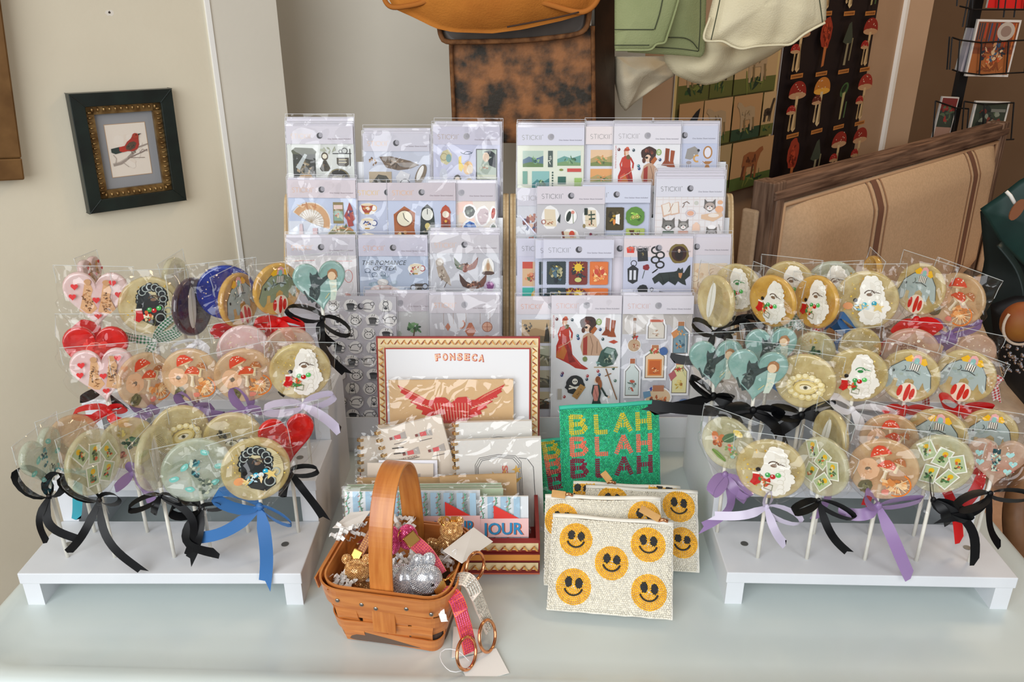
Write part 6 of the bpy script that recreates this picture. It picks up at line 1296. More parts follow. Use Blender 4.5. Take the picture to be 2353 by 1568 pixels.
F5 = [(.031, .086, .0195), (.120, .086, .0205), (.076, .060, .0195), (.031, .029, .0205), (.122, .029, .0205)]
pouch(pouch_frame(on_table(1256, 1402, .010), on_table(1549, 1426, .010), 47), .151, .116, 'smile', 'white beaded pouch with five full yellow smiley faces, frontmost of the stack', 1, tagx=(.138, -.024, .012), faces=F5)
pouch(pouch_frame(on_table(1250, 1345, .012) , on_table(1520, 1352, .012), 42), .150, .112, 'smile', 'white beaded smiley pouch just behind the frontmost one, to its left', 2, tagx=(.030, -.018, .002), faces=[(.022, .080, .021), (.128, .086, .0205), (.074, .055, .0195), (.03, .026, .02), (.124, .026, .02)])
pouch(pouch_frame(on_table(1340, 1300, .010), on_table(1598, 1316, .010), 48), .150, .106, 'smile', 'white beaded smiley pouch sticking out to the right, third in the stack', 3, faces=[(.036, .086, .020), (.124, .084, .0205), (.076, .056, .0195), (.03, .026, .02), (.128, .036, .019)])
pouch(pouch_frame(on_table(1312, 1266, .012), on_table(1562, 1280, .012), 46), .146, .093, 'smile', 'white beaded smiley pouch rearmost of the four, only its top edge showing', 4, tagx=(.052, -.010, .012), faces=[(.012, .080, .020), (.124, .088, .0205), (.076, .056, .0195)])
pouch(pouch_frame(on_table(1292, 1168, .003), on_table(1522, 1152, .003), 17), .149, .150, 'blah', 'green beaded pouch lettered BLAH three times in yellow, coral and crimson', 5)
pouch(pouch_frame(on_table(1248, 1180, .003), on_table(1470, 1150, .003), 40), .145, .105, 'blah', 'darker green beaded pouch lying behind the lettered one, mostly hidden', 6)

# ------------------------------------------------------------------ basket with rhinestone key rings
m_splint = mk('basket_splint', (206, 132, 66), 0.42, col2=(184, 106, 46), ns=18, st=(1, 1, 9), wave=None, coat=.25, bump=.15, bs=60)
m_handle = mk('basket_handle_wood', (204, 132, 62), 0.38, col2=(180, 104, 42), ns=26, st=(6, .6, .6), coat=.3)
m_paper = mk('shredded_paper', (242, 240, 236), 0.6); m_tag = mk('price_tag_card', (238, 234, 228), 0.5)
BC = Vector((-.134, .792, T)); BA = math.radians(-10)
def basket():
    t = root('woven_basket', None, 'small orange splint basket with a tall arched handle, holding sparkling key rings', 'basket', M=Matrix.Translation(BC) @ Matrix.Rotation(BA, 4, 'Z'))
    H_ = .088
    def half(z): k = z / H_; return .060 + .016 * k, .050 + .018 * k, .016 + .016 * k
    def ringpts(z, off=0, n=9): a, b, r = half(z); return [(x, y, z) for x, y in rrect(2 * (a + off), 2 * (b + off), r + off, n)]
    def band(name, z0, z1, off, wob=0, ph=0, th=.0016, mat=m_splint, thick_in=None):
        n = 9; g = G(); v = []; A_ = ringpts(z0, 0, n); N = len(A_)
        for z in (z0, z1):
            for o_ in (off, off + th):
                R = ringpts(z, o_, n)
                for j, (x, y, zz) in enumerate(R):
                    w_ = wob * math.sin(math.atan2(y, x) * 6 + ph); l = math.hypot(x, y); v.append((x + x / l * w_, y + y / l * w_, zz + .0012 * math.sin(j * .5 + ph)))
        f = []
        for j in range(N):
            k = (j + 1) % N; f += [(N + j, N + k, 3 * N + k, 3 * N + j), (k, j, 2 * N + j, 2 * N + k), (2 * N + j, 3 * N + j, 3 * N + k, 2 * N + k), (j, k, N + k, N + j)]
        return mesh(name, v, f, mat, t, smooth=False)
    band('weaver', .0008, .019, .0002, .0026, 0); band('weaver', .023, .039, .0002, .0026, math.pi); band('weaver', .042, .058, .0002, .0026, 0)
    rim = band('rim_band', .062, .089, .0028, 0, 0, .0026); rim2 = band('inner_rim_band', .066, .090, -.0030, 0, 0, .0022)
    a, b, r = half(0)
    g = G(); g.prism(rrect(2 * a, 2 * b, r, 6), .001, .003, 'z'); g.obj('base', m_splint, t)
    for s, n_, ax in ((1, 4, 0), (-1, 4, 0), (1, 3, 1), (-1, 3, 1)):
        for i in range(n_):
            q = -1 + 2 * (i + .5) / n_; g = G(); pts = []
            ph = (i % 2) * math.pi
            for k in range(7):
                z = .001 + (.086) * k / 6; A_, B_, r_ = half(z)
                o_ = .0016 * math.sin(z / .019 * math.pi + ph)
                pts.append((q * A_ * .86, s * (B_ + o_), z) if ax == 0 else (s * (A_ + o_), q * B_ * .8, z))
            w_ = .0125; v = []
            for p in pts:
                for du, dn in ((-w_, -.0007), (w_, -.0007), (w_, .0007), (-w_, .0007)): v.append((p[0] + du, p[1] + s * dn, p[2]) if ax == 0 else (p[0] + s * dn, p[1] + du, p[2]))
            f = []
            for k in range(6):
                for j in range(4): f.append((4 * k + j, 4 * k + (j + 1) % 4, 4 * k + 4 + (j + 1) % 4, 4 * k + 4 + j))
            mesh('upright_splint', v, f, m_splint, t)
    # handle: a wide strip arching from front to back
    pts = []; yb = half(.07)[1] + .0
    for i in range(65):
        q = i / 64; ang = math.pi * q
        y = -(yb - .002) * math.cos(ang); z = .045 + .038 * 0 + .165 * math.sin(ang) ** .62
        if q < .001 or q > .999: z = .03
        pts.append((y, z))
    v = []; n = len(pts)
    for i, (y, z) in enumerate(pts):
        j0, j1 = max(i - 1, 0), min(i + 1, n - 1); d = Vector((0, pts[j1][0] - pts[j0][0], pts[j1][1] - pts[j0][1])).normalized(); nn = Vector((0, -d.z, d.y)); w_ = .0135
        for du, dn in ((-w_, -.0016), (w_, -.0016), (w_, .0016), (-w_, .0016)): v.append(Vector((du, y, z)) + nn * dn)
    f = [(4 * k + j, 4 * k + (j + 1) % 4, 4 * k + 4 + (j + 1) % 4, 4 * k + 4 + j) for k in range(n - 1) for j in range(4)]
    bevel(mesh('handle', v, f, m_handle, t), .0008)
    for x, y, z in ((-.050, -1, .074), (-.022, -1, .072), (-.006, -1, .068), (.03, -1, .074), (.058, -1, .070)):
        a_, b_, r_ = half(z); g = G(); g.ball((x, -(b_ + .0056), z), (.0026, .0012, .0026), 10, 6); g.obj('nail', m_screw, rim, smooth=True)
    # a loose end of the rim band on the left
    g = G(); a_, b_, r_ = half(.08); g.prism([(-.045, .066), (.05, .070), (.05, .088), (-.052, .086)], -(a_ + .0095), -(a_ + .0078), 'x'); g.obj('lashing_strip', m_splint, t)
    return t
BK = basket(); MB_ = BK.matrix_basis
def stone_mat(n, c): return mk('rhinestones_' + n, c, 0.16, metal=.5, col2=tuple(min(255, int(q * 1.25) + 18) for q in c), ns=420, lo=.42, hi=.58, coat=1.0)
ST = {'silver': stone_mat('silver', (196, 200, 208)), 'gold': stone_mat('gold', (206, 150, 92)), 'pink': stone_mat('pink', (222, 70, 120)), 'rose': stone_mat('rose', (206, 150, 160)), 'grey': stone_mat('grey', (176, 172, 160))}
GEM = None
def gems(name, pts, nrm, r, mat, parent, world=True):
    bv = [(0, 0, .9)] + [(.6 * math.cos(math.radians(60 * i)), .6 * math.sin(math.radians(60 * i)), .72) for i in range(6)] + [(math.cos(math.radians(60 * i + 30)), math.sin(math.radians(60 * i + 30)), 0) for i in range(6)]
    v = []; f = []
    for p, n in zip(pts, nrm):
        n = n.normalized(); a = n.orthogonal().normalized(); b = n.cross(a); k = len(v)
        v += [p + (a * x + b * y + n * z) * r for x, y, z in bv]
        f += [tuple(k + q for q in F_) for F_ in [tuple(range(1, 7))] + [(1 + i, 7 + i, 1 + (i + 1) % 6) for i in range(6)] + [(7 + i, 7 + (i + 1) % 6, 1 + (i + 1) % 6) for i in range(6)]]
    o = mesh(name, v, f, mat, parent, world=world); o['kind'] = 'stuff'; return o
def blob_gems(parent, blobs, mat, r, part='body'):     # union of ellipsoids covered in stones
    pts = []; nr = []; g = G()
    for c, rad, Mr in blobs:
        c = Vector(c); g.ball(c, [q * .98 for q in rad], 14, 10, Mr)
    body = g.obj(part, mat, parent, smooth=True, world=True)
    for bi, (c, rad, Mr) in enumerate(blobs):
        c = Vector(c); rad = Vector(rad); area_ = 4 * math.pi * (rad.x * rad.y * rad.z) ** (2 / 3); n = min(900, int(area_ / (r * r * 2.9)))
        for i in range(n):
            z = 1 - 2 * (i + .5) / n; q = math.sqrt(1 - z * z); a = i * 2.39996; d = Vector((q * math.cos(a), q * math.sin(a), z))
            p = Vector((d.x * rad.x, d.y * rad.y, d.z * rad.z)); nn = Vector((d.x / rad.x, d.y / rad.y, d.z / rad.z)).normalized()
            if Mr: p = Mr @ p; nn = Mr @ nn
            w = c + p; ok = True
            for bj, (c2, r2, M2) in enumerate(blobs):
                if bj == bi: continue
                l = w - Vector(c2); l = (M2.inverted() @ l) if M2 else l
                if (l.x / r2[0]) ** 2 + (l.y / r2[1]) ** 2 + (l.z / r2[2]) ** 2 < .97: ok = False; break
            if ok: pts.append(w); nr.append(nn)
    gems('rhinestone_crust', pts, nr, r, mat, body)
    return body
def torus(g, c, nrm, R, r, n=28, m=10):
    n_ = Vector(nrm).normalized(); a = n_.orthogonal().normalized(); b = n_.cross(a)
    g.tube([Vector(c) + (a * math.cos(2 * math.pi * i / n) + b * math.sin(2 * math.pi * i / n)) * R for i in range(n)], r, m, closed=True)
def strap(parent, path, w, mat, backcol, r=.00125):     # rhinestone strip on a coloured leather band; path of (point, face normal)
    m_b = mk('band_' + backcol[0], backcol[1], .45)
    P_ = [Vector(p) for p, n in path]; Nn = [Vector(n).normalized() for p, n in path]
    P2 = resample_path(P_, 24); N2 = [Nn[min(len(Nn) - 1, int(i / 24 * len(Nn)))] for i in range(24)]
    v = []; f = []; pts = []; nr = []
    for i, p in enumerate(P2):
        t_ = (P2[min(i + 1, 23)] - P2[max(i - 1, 0)]).normalized(); s_ = t_.cross(N2[i]).normalized(); n_ = s_.cross(t_).normalized()
        for a, b in ((-1, 0), (1, 0), (1, -1), (-1, -1)): v.append(p + s_ * a * w / 2 + n_ * b * .002)
        N2[i] = n_
    f = [(4 * k + j, 4 * k + (j + 1) % 4, 4 * k + 4 + (j + 1) % 4, 4 * k + 4 + j) for k in range(23) for j in range(4)] + [(0, 1, 2, 3), (95, 94, 93, 92)]
    o = mesh('strap', v, f, m_b, parent, world=True)
    L = sum((P2[i + 1] - P2[i]).length for i in range(23)); nL = int(L / (r * 2.05)); nW = int(w * .94 / (r * 2.05))
    for i in range(nL):
        q = (i + .5) / nL * 23; k = min(22, int(q)); u = q - k; p = P2[k].lerp(P2[k + 1], u); n_ = N2[k].lerp(N2[k + 1], u).normalized(); t_ = (P2[k + 1] - P2[k]).normalized(); s_ = t_.cross(n_)
        for j in range(nW): pts.append(p + s_ * ((j + .5) / nW - .5) * w * .94); nr.append(n_)
    gems('rhinestone_strip', pts, nr, r, mat, o)
    return o
def resample_path(P_, n):
    c = []
    for i in range(len(P_) - 1):                            # Catmull-Rom
        p0, p1, p2, p3 = P_[max(i - 1, 0)], P_[i], P_[i + 1], P_[min(i + 2, len(P_) - 1)]
        for k in range(8):
            t_ = k / 8; c.append(.5 * ((2 * p1) + (-p0 + p2) * t_ + (2 * p0 - 5 * p1 + 4 * p2 - p3) * t_ ** 2 + (-p0 + 3 * p1 - 3 * p2 + p3) * t_ ** 3))
    c.append(P_[-1]); return resample(c, n, closed=False)
UPV = Vector((-.1, -.5, .86))
def clasp(parent, p, d, w=.016):
    d = Vector(d).normalized(); n = UPV.normalized(); Mx = frame(p, d.cross(n) * -1, d)
    g = G(); g.box(-w / 2, w / 2, -.007, .007, -.0035, .0035, Mx); bevel(g.obj('clasp', m_gold, parent, world=True), .001)
# silver bunny and its straps hanging out over the front right
c = P(955, 1332, .765)
t = root('key_ring', c, 'silver rhinestone bunny key ring with a grey strap hanging over the basket rim', 'key ring', 'rhinestone key rings')
s = mpp(c); Rz = Matrix.Rotation(.35, 3, 'Y')
bb = blob_gems(t, [(c + Vector((-.016, 0, -.004)), (.021, .016, .023), None), (c + Vector((.012, -.004, .004)), (.019, .015, .018), None), (c + Vector((.001, .006, .018)), (.008, .006, .013), Rz), (c + Vector((.014, .008, .019)), (.008, .006, .012), Rz), (c + Vector((-.006, -.006, -.022)), (.013, .012, .010), None)], ST['silver'], .00098)
g = G(); g.ball(c + Vector((.021, -.0165, .006)), .0022, 10, 8); g.obj('eye', mk('black_gloss', (12, 12, 12), .1), t, smooth=True, world=True)
pa = P(1040, 1332, .762); pb = P(1128, 1448, z=.012)
strap(t, [(pa, UPV), (P(1078, 1345, .738) + Vector((0, 0, .006)), UPV), (P(1108, 1400, z=.045), (.3, -.5, .6)), (pb, (.4, -.4, .5))], .016, ST['grey'], ('cream', (238, 222, 206)))
clasp(t, P(1046, 1328, .765), (pb - pa)); g = G(); torus(g, P(1120, 1462, z=.020), (.8, -.35, .3), .0175, .0019); g.obj('ring', m_rgold, t, smooth=True, world=True)
g = G(); g.tube([P(1000, 1345, .76), P(1012, 1330, .762), P(1024, 1334, .76), P(1032, 1326, .763)], .0016, 6); g.obj('chain', m_gold, t, smooth=True, world=True)
# pink pair
c = P(908, 1245, .80)
t = root('key_ring', c, 'pink rhinestone charm key ring behind the handle, orange-lined strap hanging outside the basket', 'key ring', 'rhinestone key rings')
blob_gems(t, [(c + Vector((-.006, 0, .002)), (.013, .012, .019), None), (c + Vector((.014, .006, .002)), (.012, .010, .016), None), (c + Vector((.02, -.03, -.028)), (.011, .010, .010), None)], ST['pink'], .00098)
pa = P(1014, 1360, .752); pb = P(1082, 1500, z=.010)
strap(t, [(pa, UPV), (P(1046, 1380, .728) + Vector((0, 0, .004)), UPV), (P(1068, 1440, z=.040), (.3, -.6, .5)), (pb, (.4, -.6, .4))], .017, ST['pink'], ('orange', (240, 104, 72)))
clasp(t, P(1012, 1352, .754), (pb - pa)); g = G(); torus(g, P(1072, 1502, z=.020), (.75, -.4, .3), .0175, .0019); g.obj('ring', m_rgold, t, smooth=True, world=True)
# dark pink strap inside
pa = P(945, 1240, .79); pb = P(1012, 1322, .77)
t = root('key_ring', pa, 'pink rhinestone strap with a gold clasp lying inside the basket', 'key ring', 'rhinestone key rings')
strap(t, [(pa, UPV), (pa.lerp(pb, .5) + Vector((.002, 0, .004)), UPV), (pb, UPV)], .017, ST['pink'], ('coral', (238, 120, 104))); clasp(t, pa, pb - pa)
g = G(); torus(g, P(905, 1228, .80), (.2, -.5, .8), .006, .001); torus(g, P(922, 1232, .80), (.8, -.5, .2), .006, .001); g.obj('chain', m_gold, t, smooth=True, world=True)
# gold bears
def bear(px, py, Y, k, label, extra):
    c = P(px, py, Y); t = root('key_ring', c, label, 'key ring', 'rhinestone key rings'); e = lambda x, y, z: c + Vector((x, y, z)) * k
    blob_gems(t, [(e(0, 0, -.016), (.014 * k, .012 * k, .018 * k), None), (e(.004, -.004, .010), (.012 * k, .011 * k, .011 * k), None), (e(-.006, 0, .020), (.0042 * k, .004 * k, .0045 * k), None), (e(.013, 0, .020), (.0042 * k, .004 * k, .0045 * k), None), (e(-.014, -.004, -.008), (.010 * k, .005 * k, .005 * k), Matrix.Rotation(.6, 3, 'Y')), (e(.016, -.006, -.008), (.010 * k, .005 * k, .005 * k), Matrix.Rotation(-.6, 3, 'Y'))], ST['gold'], .00105)
    if extra == 'right':
        g = G(); torus(g, P(1092, 1302, .78), (.75, -.5, .2), .0165, .0018); g.obj('ring', m_rgold, t, smooth=True, world=True)
        g = G(); torus(g, c + Vector((-.002, -.006, .026)), (.2, -.9, .2), .0055, .0011); g.box(.004, .016, -.004, .004, .016, .026, Matrix.Translation(c)); g.obj('clasp', m_gold, t, world=True)
    else:
        pa = P(858, 1215, .805); pb = P(825, 1275, .79); strap(t, [(pa, UPV), (pa.lerp(pb, .5), UPV), (pb, UPV)], .010, ST['gold'], ('brown', (150, 90, 60))); clasp(t, P(820, 1278, .79), (-.3, -.4, -.5), .012)
bear(1030, 1232, .835, 1.12, 'gold rhinestone bear key ring peeking over the back right rim of the basket', 'right')
bear(815, 1325, .785, 1.25, 'gold rhinestone bear key ring at the left inside the basket', 'left')
# crinkled paper shreds
rr = random.Random(9)
def shred(c, n, label, R=.018):
    g = G(); t = root('shredded_paper', c, label, 'paper', 'paper shreds')
    for i in range(n):
        d = Vector((rr.uniform(-1, 1), rr.uniform(-1, 1), rr.uniform(-.3, .5))).normalized(); s_ = d.cross(Vector((rr.uniform(-1, 1), rr.uniform(-1, 1), 1))).normalized(); n_ = d.cross(s_); o = Vector((rr.uniform(-1, 1), rr.uniform(-1, 1), rr.uniform(-.3, .6))) * R; k = len(g.v)
        for j in range(8):
            p = o + d * (j * .0035 - .012) + n_ * (.0022 if j % 2 else -.0022); g.v += [p - s_ * .0022, p + s_ * .0022]
        g.f += [(k + 2 * j, k + 2 * j + 1, k + 2 * j + 3, k + 2 * j + 2) for j in range(7)]
    o = g.obj('paper_strips', m_paper, t); o['kind'] = 'stuff'
shred(P(800, 1340, .765), 12, 'white crinkled paper at the front left inside the basket', .012); shred(P(915, 1205, .84), 14, 'white crinkled paper behind the handle near the back rim', .015)
shred(P(930, 1290, .795), 16, 'beige crinkled paper in the middle of the basket', .014); shred(P(800, 1225, .835), 12, 'white crinkled paper at the back left corner of the basket', .012); shred(P(1010, 1300, .80), 10, 'crinkled paper beside the gold bear at the right of the basket', .010)
pp = [P(1000, 1368, .742), P(1012, 1400, .722), P(1022, 1430, .716)]; g = G()
for j in range(9):
    q = pp[0].lerp(pp[1], j / 4) if j < 5 else pp[1].lerp(pp[2], (j - 4) / 4); g.v += [q + Vector((-.004, 0, 0)), q + Vector((.004, -.002 if j % 2 else .001, 0))]
g.f = [(2 * j, 2 * j + 1, 2 * j + 3, 2 * j + 2) for j in range(8)]
o = g.obj('paper_strip', m_paper); setp(o, 'single white paper strip hanging over the front rim of the basket', 'paper')
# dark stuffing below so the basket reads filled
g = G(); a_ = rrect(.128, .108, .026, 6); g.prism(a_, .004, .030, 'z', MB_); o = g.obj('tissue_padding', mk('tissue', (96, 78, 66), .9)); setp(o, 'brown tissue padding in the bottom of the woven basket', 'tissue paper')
# price tags
def tag(pxs, label, dzs=None, th=.0006, Ys=None, zs=None, hole=None, string=None):
    pts = [P(x, y, Y=(Ys[i] if Ys else None), z=(zs[i] if zs else None)) for i, (x, y) in enumerate(pxs)]
    t = root('price_tag', pts[0], label, 'price tag', 'white price tags'); n = (pts[1] - pts[0]).cross(pts[2] - pts[0]).normalized()
    if n.z < 0: n = -n
    mesh('tag_card', [p for p in pts] + [p - n * th for p in pts], [(0, 1, 2, 3), (7, 6, 5, 4)] + [(i, (i + 1) % 4, (i + 1) % 4 + 4, i + 4) for i in range(4)], m_tag, t, world=True)
    if string: g = G(); g.tube(resample_path([P(x, y, Y=a, z=b) for x, y, a, b in string], 16), .0005, 5); g.obj('loop_string', mk('nylon_string', (240, 240, 240), .4), t, smooth=True, world=True)
tag([(1088, 1212), (1133, 1245), (1062, 1295), (1018, 1266)], 'white price tag lying over the right rim beside the gold bear', Ys=[.842, .83, .772, .79], string=[(1046, 1275, .78, None), (1048, 1262, .79, None), (1020, 1285, .79, None), (1010, 1300, .79, None)])
tag([(805, 1178), (852, 1174), (822, 1214), (764, 1213)], 'white price tag at the back left corner of the basket', Ys=[.872, .872, .838, .838])
tag([(1042, 1440), (1108, 1448), (1104, 1500), (1038, 1512)], 'white price tag on the table under the ring straps', zs=[.004, .004, .002, .002])
tag([(1052, 1517), (1140, 1490), (1170, 1547), (1078, 1572)], 'white price tag nearest the table front with a looped string', zs=[.004, .004, .002, .002], string=[(1080, 1535, None, .006), (1040, 1545, None, .012), (1014, 1520, None, .010), (1016, 1495, None, .012), (1050, 1495, None, .014), (1078, 1520, None, .008)])
# ------------------------------------------------------------------ pictures on the left wall
m_blackf = mk('frame_dark_green', (22, 36, 32), 0.4, col2=(14, 24, 22), ns=30, coat=.2)
m_giltw = mk('frame_gilt', (166, 136, 88), 0.35, metal=.7, col2=(120, 90, 52), ns=60)
m_bronze = mk('frame_bronze', (140, 104, 62), 0.4, metal=.45, col2=(104, 72, 38), ns=14)
m_mat = mk('grey_mount', (146, 147, 150), 0.8); m_glass = cello('picture_glass', base=0, gain=.5, bscale=2, strength=.02, rough=.05)
def bird(A):
    A.rect(-3, -3, 66, 86, '#b89878'); A.rect(-2, -2, 64, 84, '#e6dccf'); A.dapple(30, 40, 30, 38, ['#e8dfd3', '#e3d7c9'], 10)
    A.line([(2, 62), (14, 60), (26, 54), (36, 46), (44, 38), (62, 33)], [5, 5.5, 4.5, 4, 3, 2], '#a0948a'); A.line([(2, 60), (14, 58), (26, 52)], 1.6, '#c4b8ac'); A.line([(26, 54), (38, 50), (50, 46), (60, 42)], 1.8, '#8c7c74'); A.line([(30, 53), (42, 54), (54, 55)], 1, '#8c7c74'); A.line([(44, 49), (52, 41), (60, 45)], 1, '#9c8c84'); A.line([(18, 60), (26, 68)], .8, '#a89c94'); A.line([(6, 60), (8, 52), (4, 46)], .9, '#a89c94')
    A.poly([(2, 36), (16, 34), (24, 36), (24, 42), (8, 45), (2, 42)], '#33403c'); A.poly([(15, 34.5), (24, 33), (30, 38), (28, 42), (20, 43), (15, 41)], '#b8392c')
    A.poly([(22, 36), (29, 27), (36, 22), (40, 16), (45, 14), (49, 17), (48, 24), (48, 33), (44, 40), (36, 43), (28, 42)], '#a83a30'); A.poly([(26, 34), (33, 28), (40, 27), (44, 30), (40, 38), (32, 41), (26, 39)], '#5a4a3c'); A.dapple(34, 34, 7, 4, ['#44403a', '#6a5244'], 8)
    A.ell(43.5, 18.5, 5.2, 4.6, '#a8402f'); A.poly([(48, 15.5), (54, 15), (48.5, 18)], '#2c2a28'); A.ell(45, 17, .9, c='#14100e'); A.line([(33, 43), (35, 47)], .9, '#6c5448'); A.line([(38, 42), (40, 46)], .9, '#6c5448')
def framed_bird():
    W, h, dp = .176, .206, .020; n = N46
    c = PP(292, 343, CA + n * .0, n); t = root('bird_picture', None, 'small dark green frame with beaded gilt inner edge holding a red bird print', 'picture', M=frame(c + n * .001, D46 - Vector((0, 0, .0)), (0, 0, 1)) @ Matrix.Rotation(math.radians(-1.2), 4, 'Z'))
    fw = .023
    g = G()
    for q in (((-W / 2, -h / 2), (W / 2, -h / 2)), ((W / 2, -h / 2), (W / 2, h / 2)), ((W / 2, h / 2), (-W / 2, h / 2)), ((-W / 2, h / 2), (-W / 2, -h / 2))):
        (x0, y0), (x1, y1) = q; k = 1 - 2 * fw / W; kh = 1 - 2 * fw / h
        a, b = (x0, y0), (x1, y1); a2, b2 = (x0 * k, y0 * kh), (x1 * k, y1 * kh)
        g.add([(*p, z) for z in (0, dp) for p in (a, b, b2, a2)], [(4, 5, 6, 7), (0, 4, 7, 3)[::-1], (1, 2, 6, 5)[::-1], (0, 1, 5, 4), (2, 3, 7, 6), (3, 2, 1, 0)])
    bevel(g.obj('frame', m_blackf, t), .001)
    g = G(); w2, h2 = W - 2 * fw, h - 2 * fw
    for x0, x1, y0, y1 in ((-w2 / 2, w2 / 2, h2 / 2 - .014, h2 / 2), (-w2 / 2, w2 / 2, -h2 / 2, -h2 / 2 + .014), (-w2 / 2, -w2 / 2 + .014, -h2 / 2, h2 / 2), (w2 / 2 - .014, w2 / 2, -h2 / 2, h2 / 2)): g.box(x0, x1, y0, y1, .004, .0135)
    inner = g.obj('gilt_liner', m_giltw, t)
    g = G()
    def beadrow(x0, y0, x1, y1, nn, vert):
        for i in range(nn):
            x, y = x0 + (x1 - x0) * (i + .5) / nn, y0 + (y1 - y0) * (i + .5) / nn
            g.ball((x, y, .0150), (.0042, .0024, .0034) if vert else (.0024, .0042, .0034), 8, 6)
    e = .006
    beadrow(-w2 / 2 + e, -h2 / 2 + e, -w2 / 2 + e, h2 / 2 - e, 17, True); beadrow(w2 / 2 - e, -h2 / 2 + e, w2 / 2 - e, h2 / 2 - e, 17, True); beadrow(-w2 / 2 + e, h2 / 2 - e, w2 / 2 - e, h2 / 2 - e, 12, False); beadrow(-w2 / 2 + e, -h2 / 2 + e, w2 / 2 - e, -h2 / 2 + e, 12, False)
    g.obj('gilt_beading', m_giltw, inner, smooth=True)
    g = G(); g.box(-w2 / 2, w2 / 2, -h2 / 2, h2 / 2, .002, .006); g.obj('mount', m_mat, t)
    A = Art((h2 - .066) / 86, 30, 40, z0=.0064, dz=.00006, seed=5); bird(A); A.obj('bird_print', t)
framed_bird()
def big_frame():
    n = N46; br = PP(58, 414, CA + n * .03, n); t = root('picture_frame', None, 'large bronze brown picture frame with cream mount, cut off by the left edge', 'picture', M=frame(br, D46, (0, 0, 1)) @ Matrix.Rotation(math.radians(-5), 4, 'Z'))
    w, h, fw = .60, .50, .036
    g = G(); 
    for x0, x1, y0, y1 in ((-w, 0, 0, fw), (-w, 0, h - fw, h), (-w, -w + fw, fw, h - fw), (-fw, 0, fw, h - fw)): g.box(x0, x1, y0, y1, -.028, 0)
    bevel(g.obj('frame', m_bronze, t), .003)
    g = G()
    for x0, x1, y0, y1 in ((-w + fw, -fw, fw, fw + .003), (-w + fw, -fw, h - fw - .003, h - fw), (-fw - .003, -fw, fw, h - fw)): g.box(x0, x1, y0, y1, -.012, -.002)
    g.obj('gilt_edge', m_giltw, t)
    g = G(); g.box(-w + fw, -fw, fw, h - fw, -.02, -.013); g.obj('mount', mk('cream_mount', (232, 224, 204), .8), t)
big_frame()

# ------------------------------------------------------------------ bags and cloths hanging in front of the back wall
m_canvas = mk('tan_waxed_canvas', (200, 128, 54), 0.9, col2=(178, 108, 44), ns=9, bump=.45, bs=300, detail=6, spec=.12)
m_canvas_d = mk('canvas_piping', (176, 108, 48), 0.9, spec=.12); m_stitch_d = mk('dark_stitching', (64, 40, 24), .8)
m_leather = mk('distressed_leather', (158, 104, 62), 0.6, col2=(50, 44, 36), ns=26, lo=.36, hi=.62, bump=.5, bs=160, detail=12, spec=.3)
m_leather_e = mk('leather_edging', (138, 94, 58), 0.85, col2=(92, 60, 38), ns=60, spec=.2, bump=.3)
m_leather_k = mk('dark_leather', (62, 42, 30), 0.4, col2=(38, 26, 20), ns=12)
m_sage = mk('sage_canvas', (158, 164, 120), 0.85, col2=(142, 150, 106), ns=8, bump=.4, bs=380, spec=.1)
m_natural = mk('cream_canvas', (226, 216, 184), 0.85, col2=(214, 202, 168), ns=8, bump=.4, bs=380, spec=.1)
m_nat2 = mk('undyed_canvas', (206, 194, 170), 0.85, col2=(192, 180, 154), ns=8, bump=.4, bs=380, spec=.1)
FR = Vector((0, -1, .12))
def pxs(pts, Y): return [P(x, y, Y) for x, y in pts]
def edge_cord(name, pts, Y, r, mat, parent, off=.0): 
    g = G(); p = resample_path(pxs(pts, Y), max(12, len(pts) * 6)); g.tube([q + Vector((0, -off, 0)) for q in p], r, 6); return g.obj(name, mat, parent, smooth=True, world=True)
# leather satchel
t = root('leather_satchel', P(1200, 60, 1.66), 'distressed brown leather satchel with flap and dark gusset, hanging behind the sticker racks', 'bag')
body = [P(x, y, 1.64) for x, y in ((1030, 60), (1366, 60), (1366, 200), (1366, 330), (1040, 330), (1035, 200))]
g = G(); F0 = body; g.add([*F0] + [q + Vector((0, .09, 0)) for q in F0], [(5, 4, 3, 2, 1, 0)[::-1], (6, 7, 8, 9, 10, 11)[::-1]] + [(i, i + 6, (i + 1) % 6 + 6, (i + 1) % 6) for i in range(6)])
so = bevel(g.obj('body', m_leather, t, world=True), .006, 3)
g = G(); q0 = [P(1366, -60, 1.645), P(1412, -60, 1.70), P(1413, 335, 1.70), P(1366, 335, 1.645)]; g.add(q0 + [p + Vector((0, .07, 0)) for p in q0], [(0, 1, 2, 3), (7, 6, 5, 4), (0, 4, 5, 1), (1, 5, 6, 2), (2, 6, 7, 3), (3, 7, 4, 0)]); bevel(g.obj('gusset', m_leather_k, t, world=True), .004)
edge_cord('edging', [(1036, 96), (1038, 160), (1042, 240), (1046, 330)], 1.632, .0042, m_leather_e, t); edge_cord('edging', [(1362, 60), (1363, 160), (1364, 250), (1366, 330)], 1.632, .0042, m_leather_e, t)
fl = pillow('flap', [P(x, y, 1.615) for x, y in ((1005, -60), (1008, 66), (1014, 86), (1030, 98), (1100, 99), (1200, 96), (1300, 86), (1338, 78), (1352, 60), (1358, 20), (1360, -60))], FR, mk('flap_leather', (82, 72, 62), .45, col2=(60, 50, 42), ns=10), t, bulge=.006, back=.006, wr=.001)
edge_cord('flap_edge', [(1009, 60), (1014, 84), (1030, 96), (1100, 96), (1200, 93), (1300, 83), (1336, 74), (1350, 56), (1356, 10)], 1.608, .0048, m_leather_e, t)
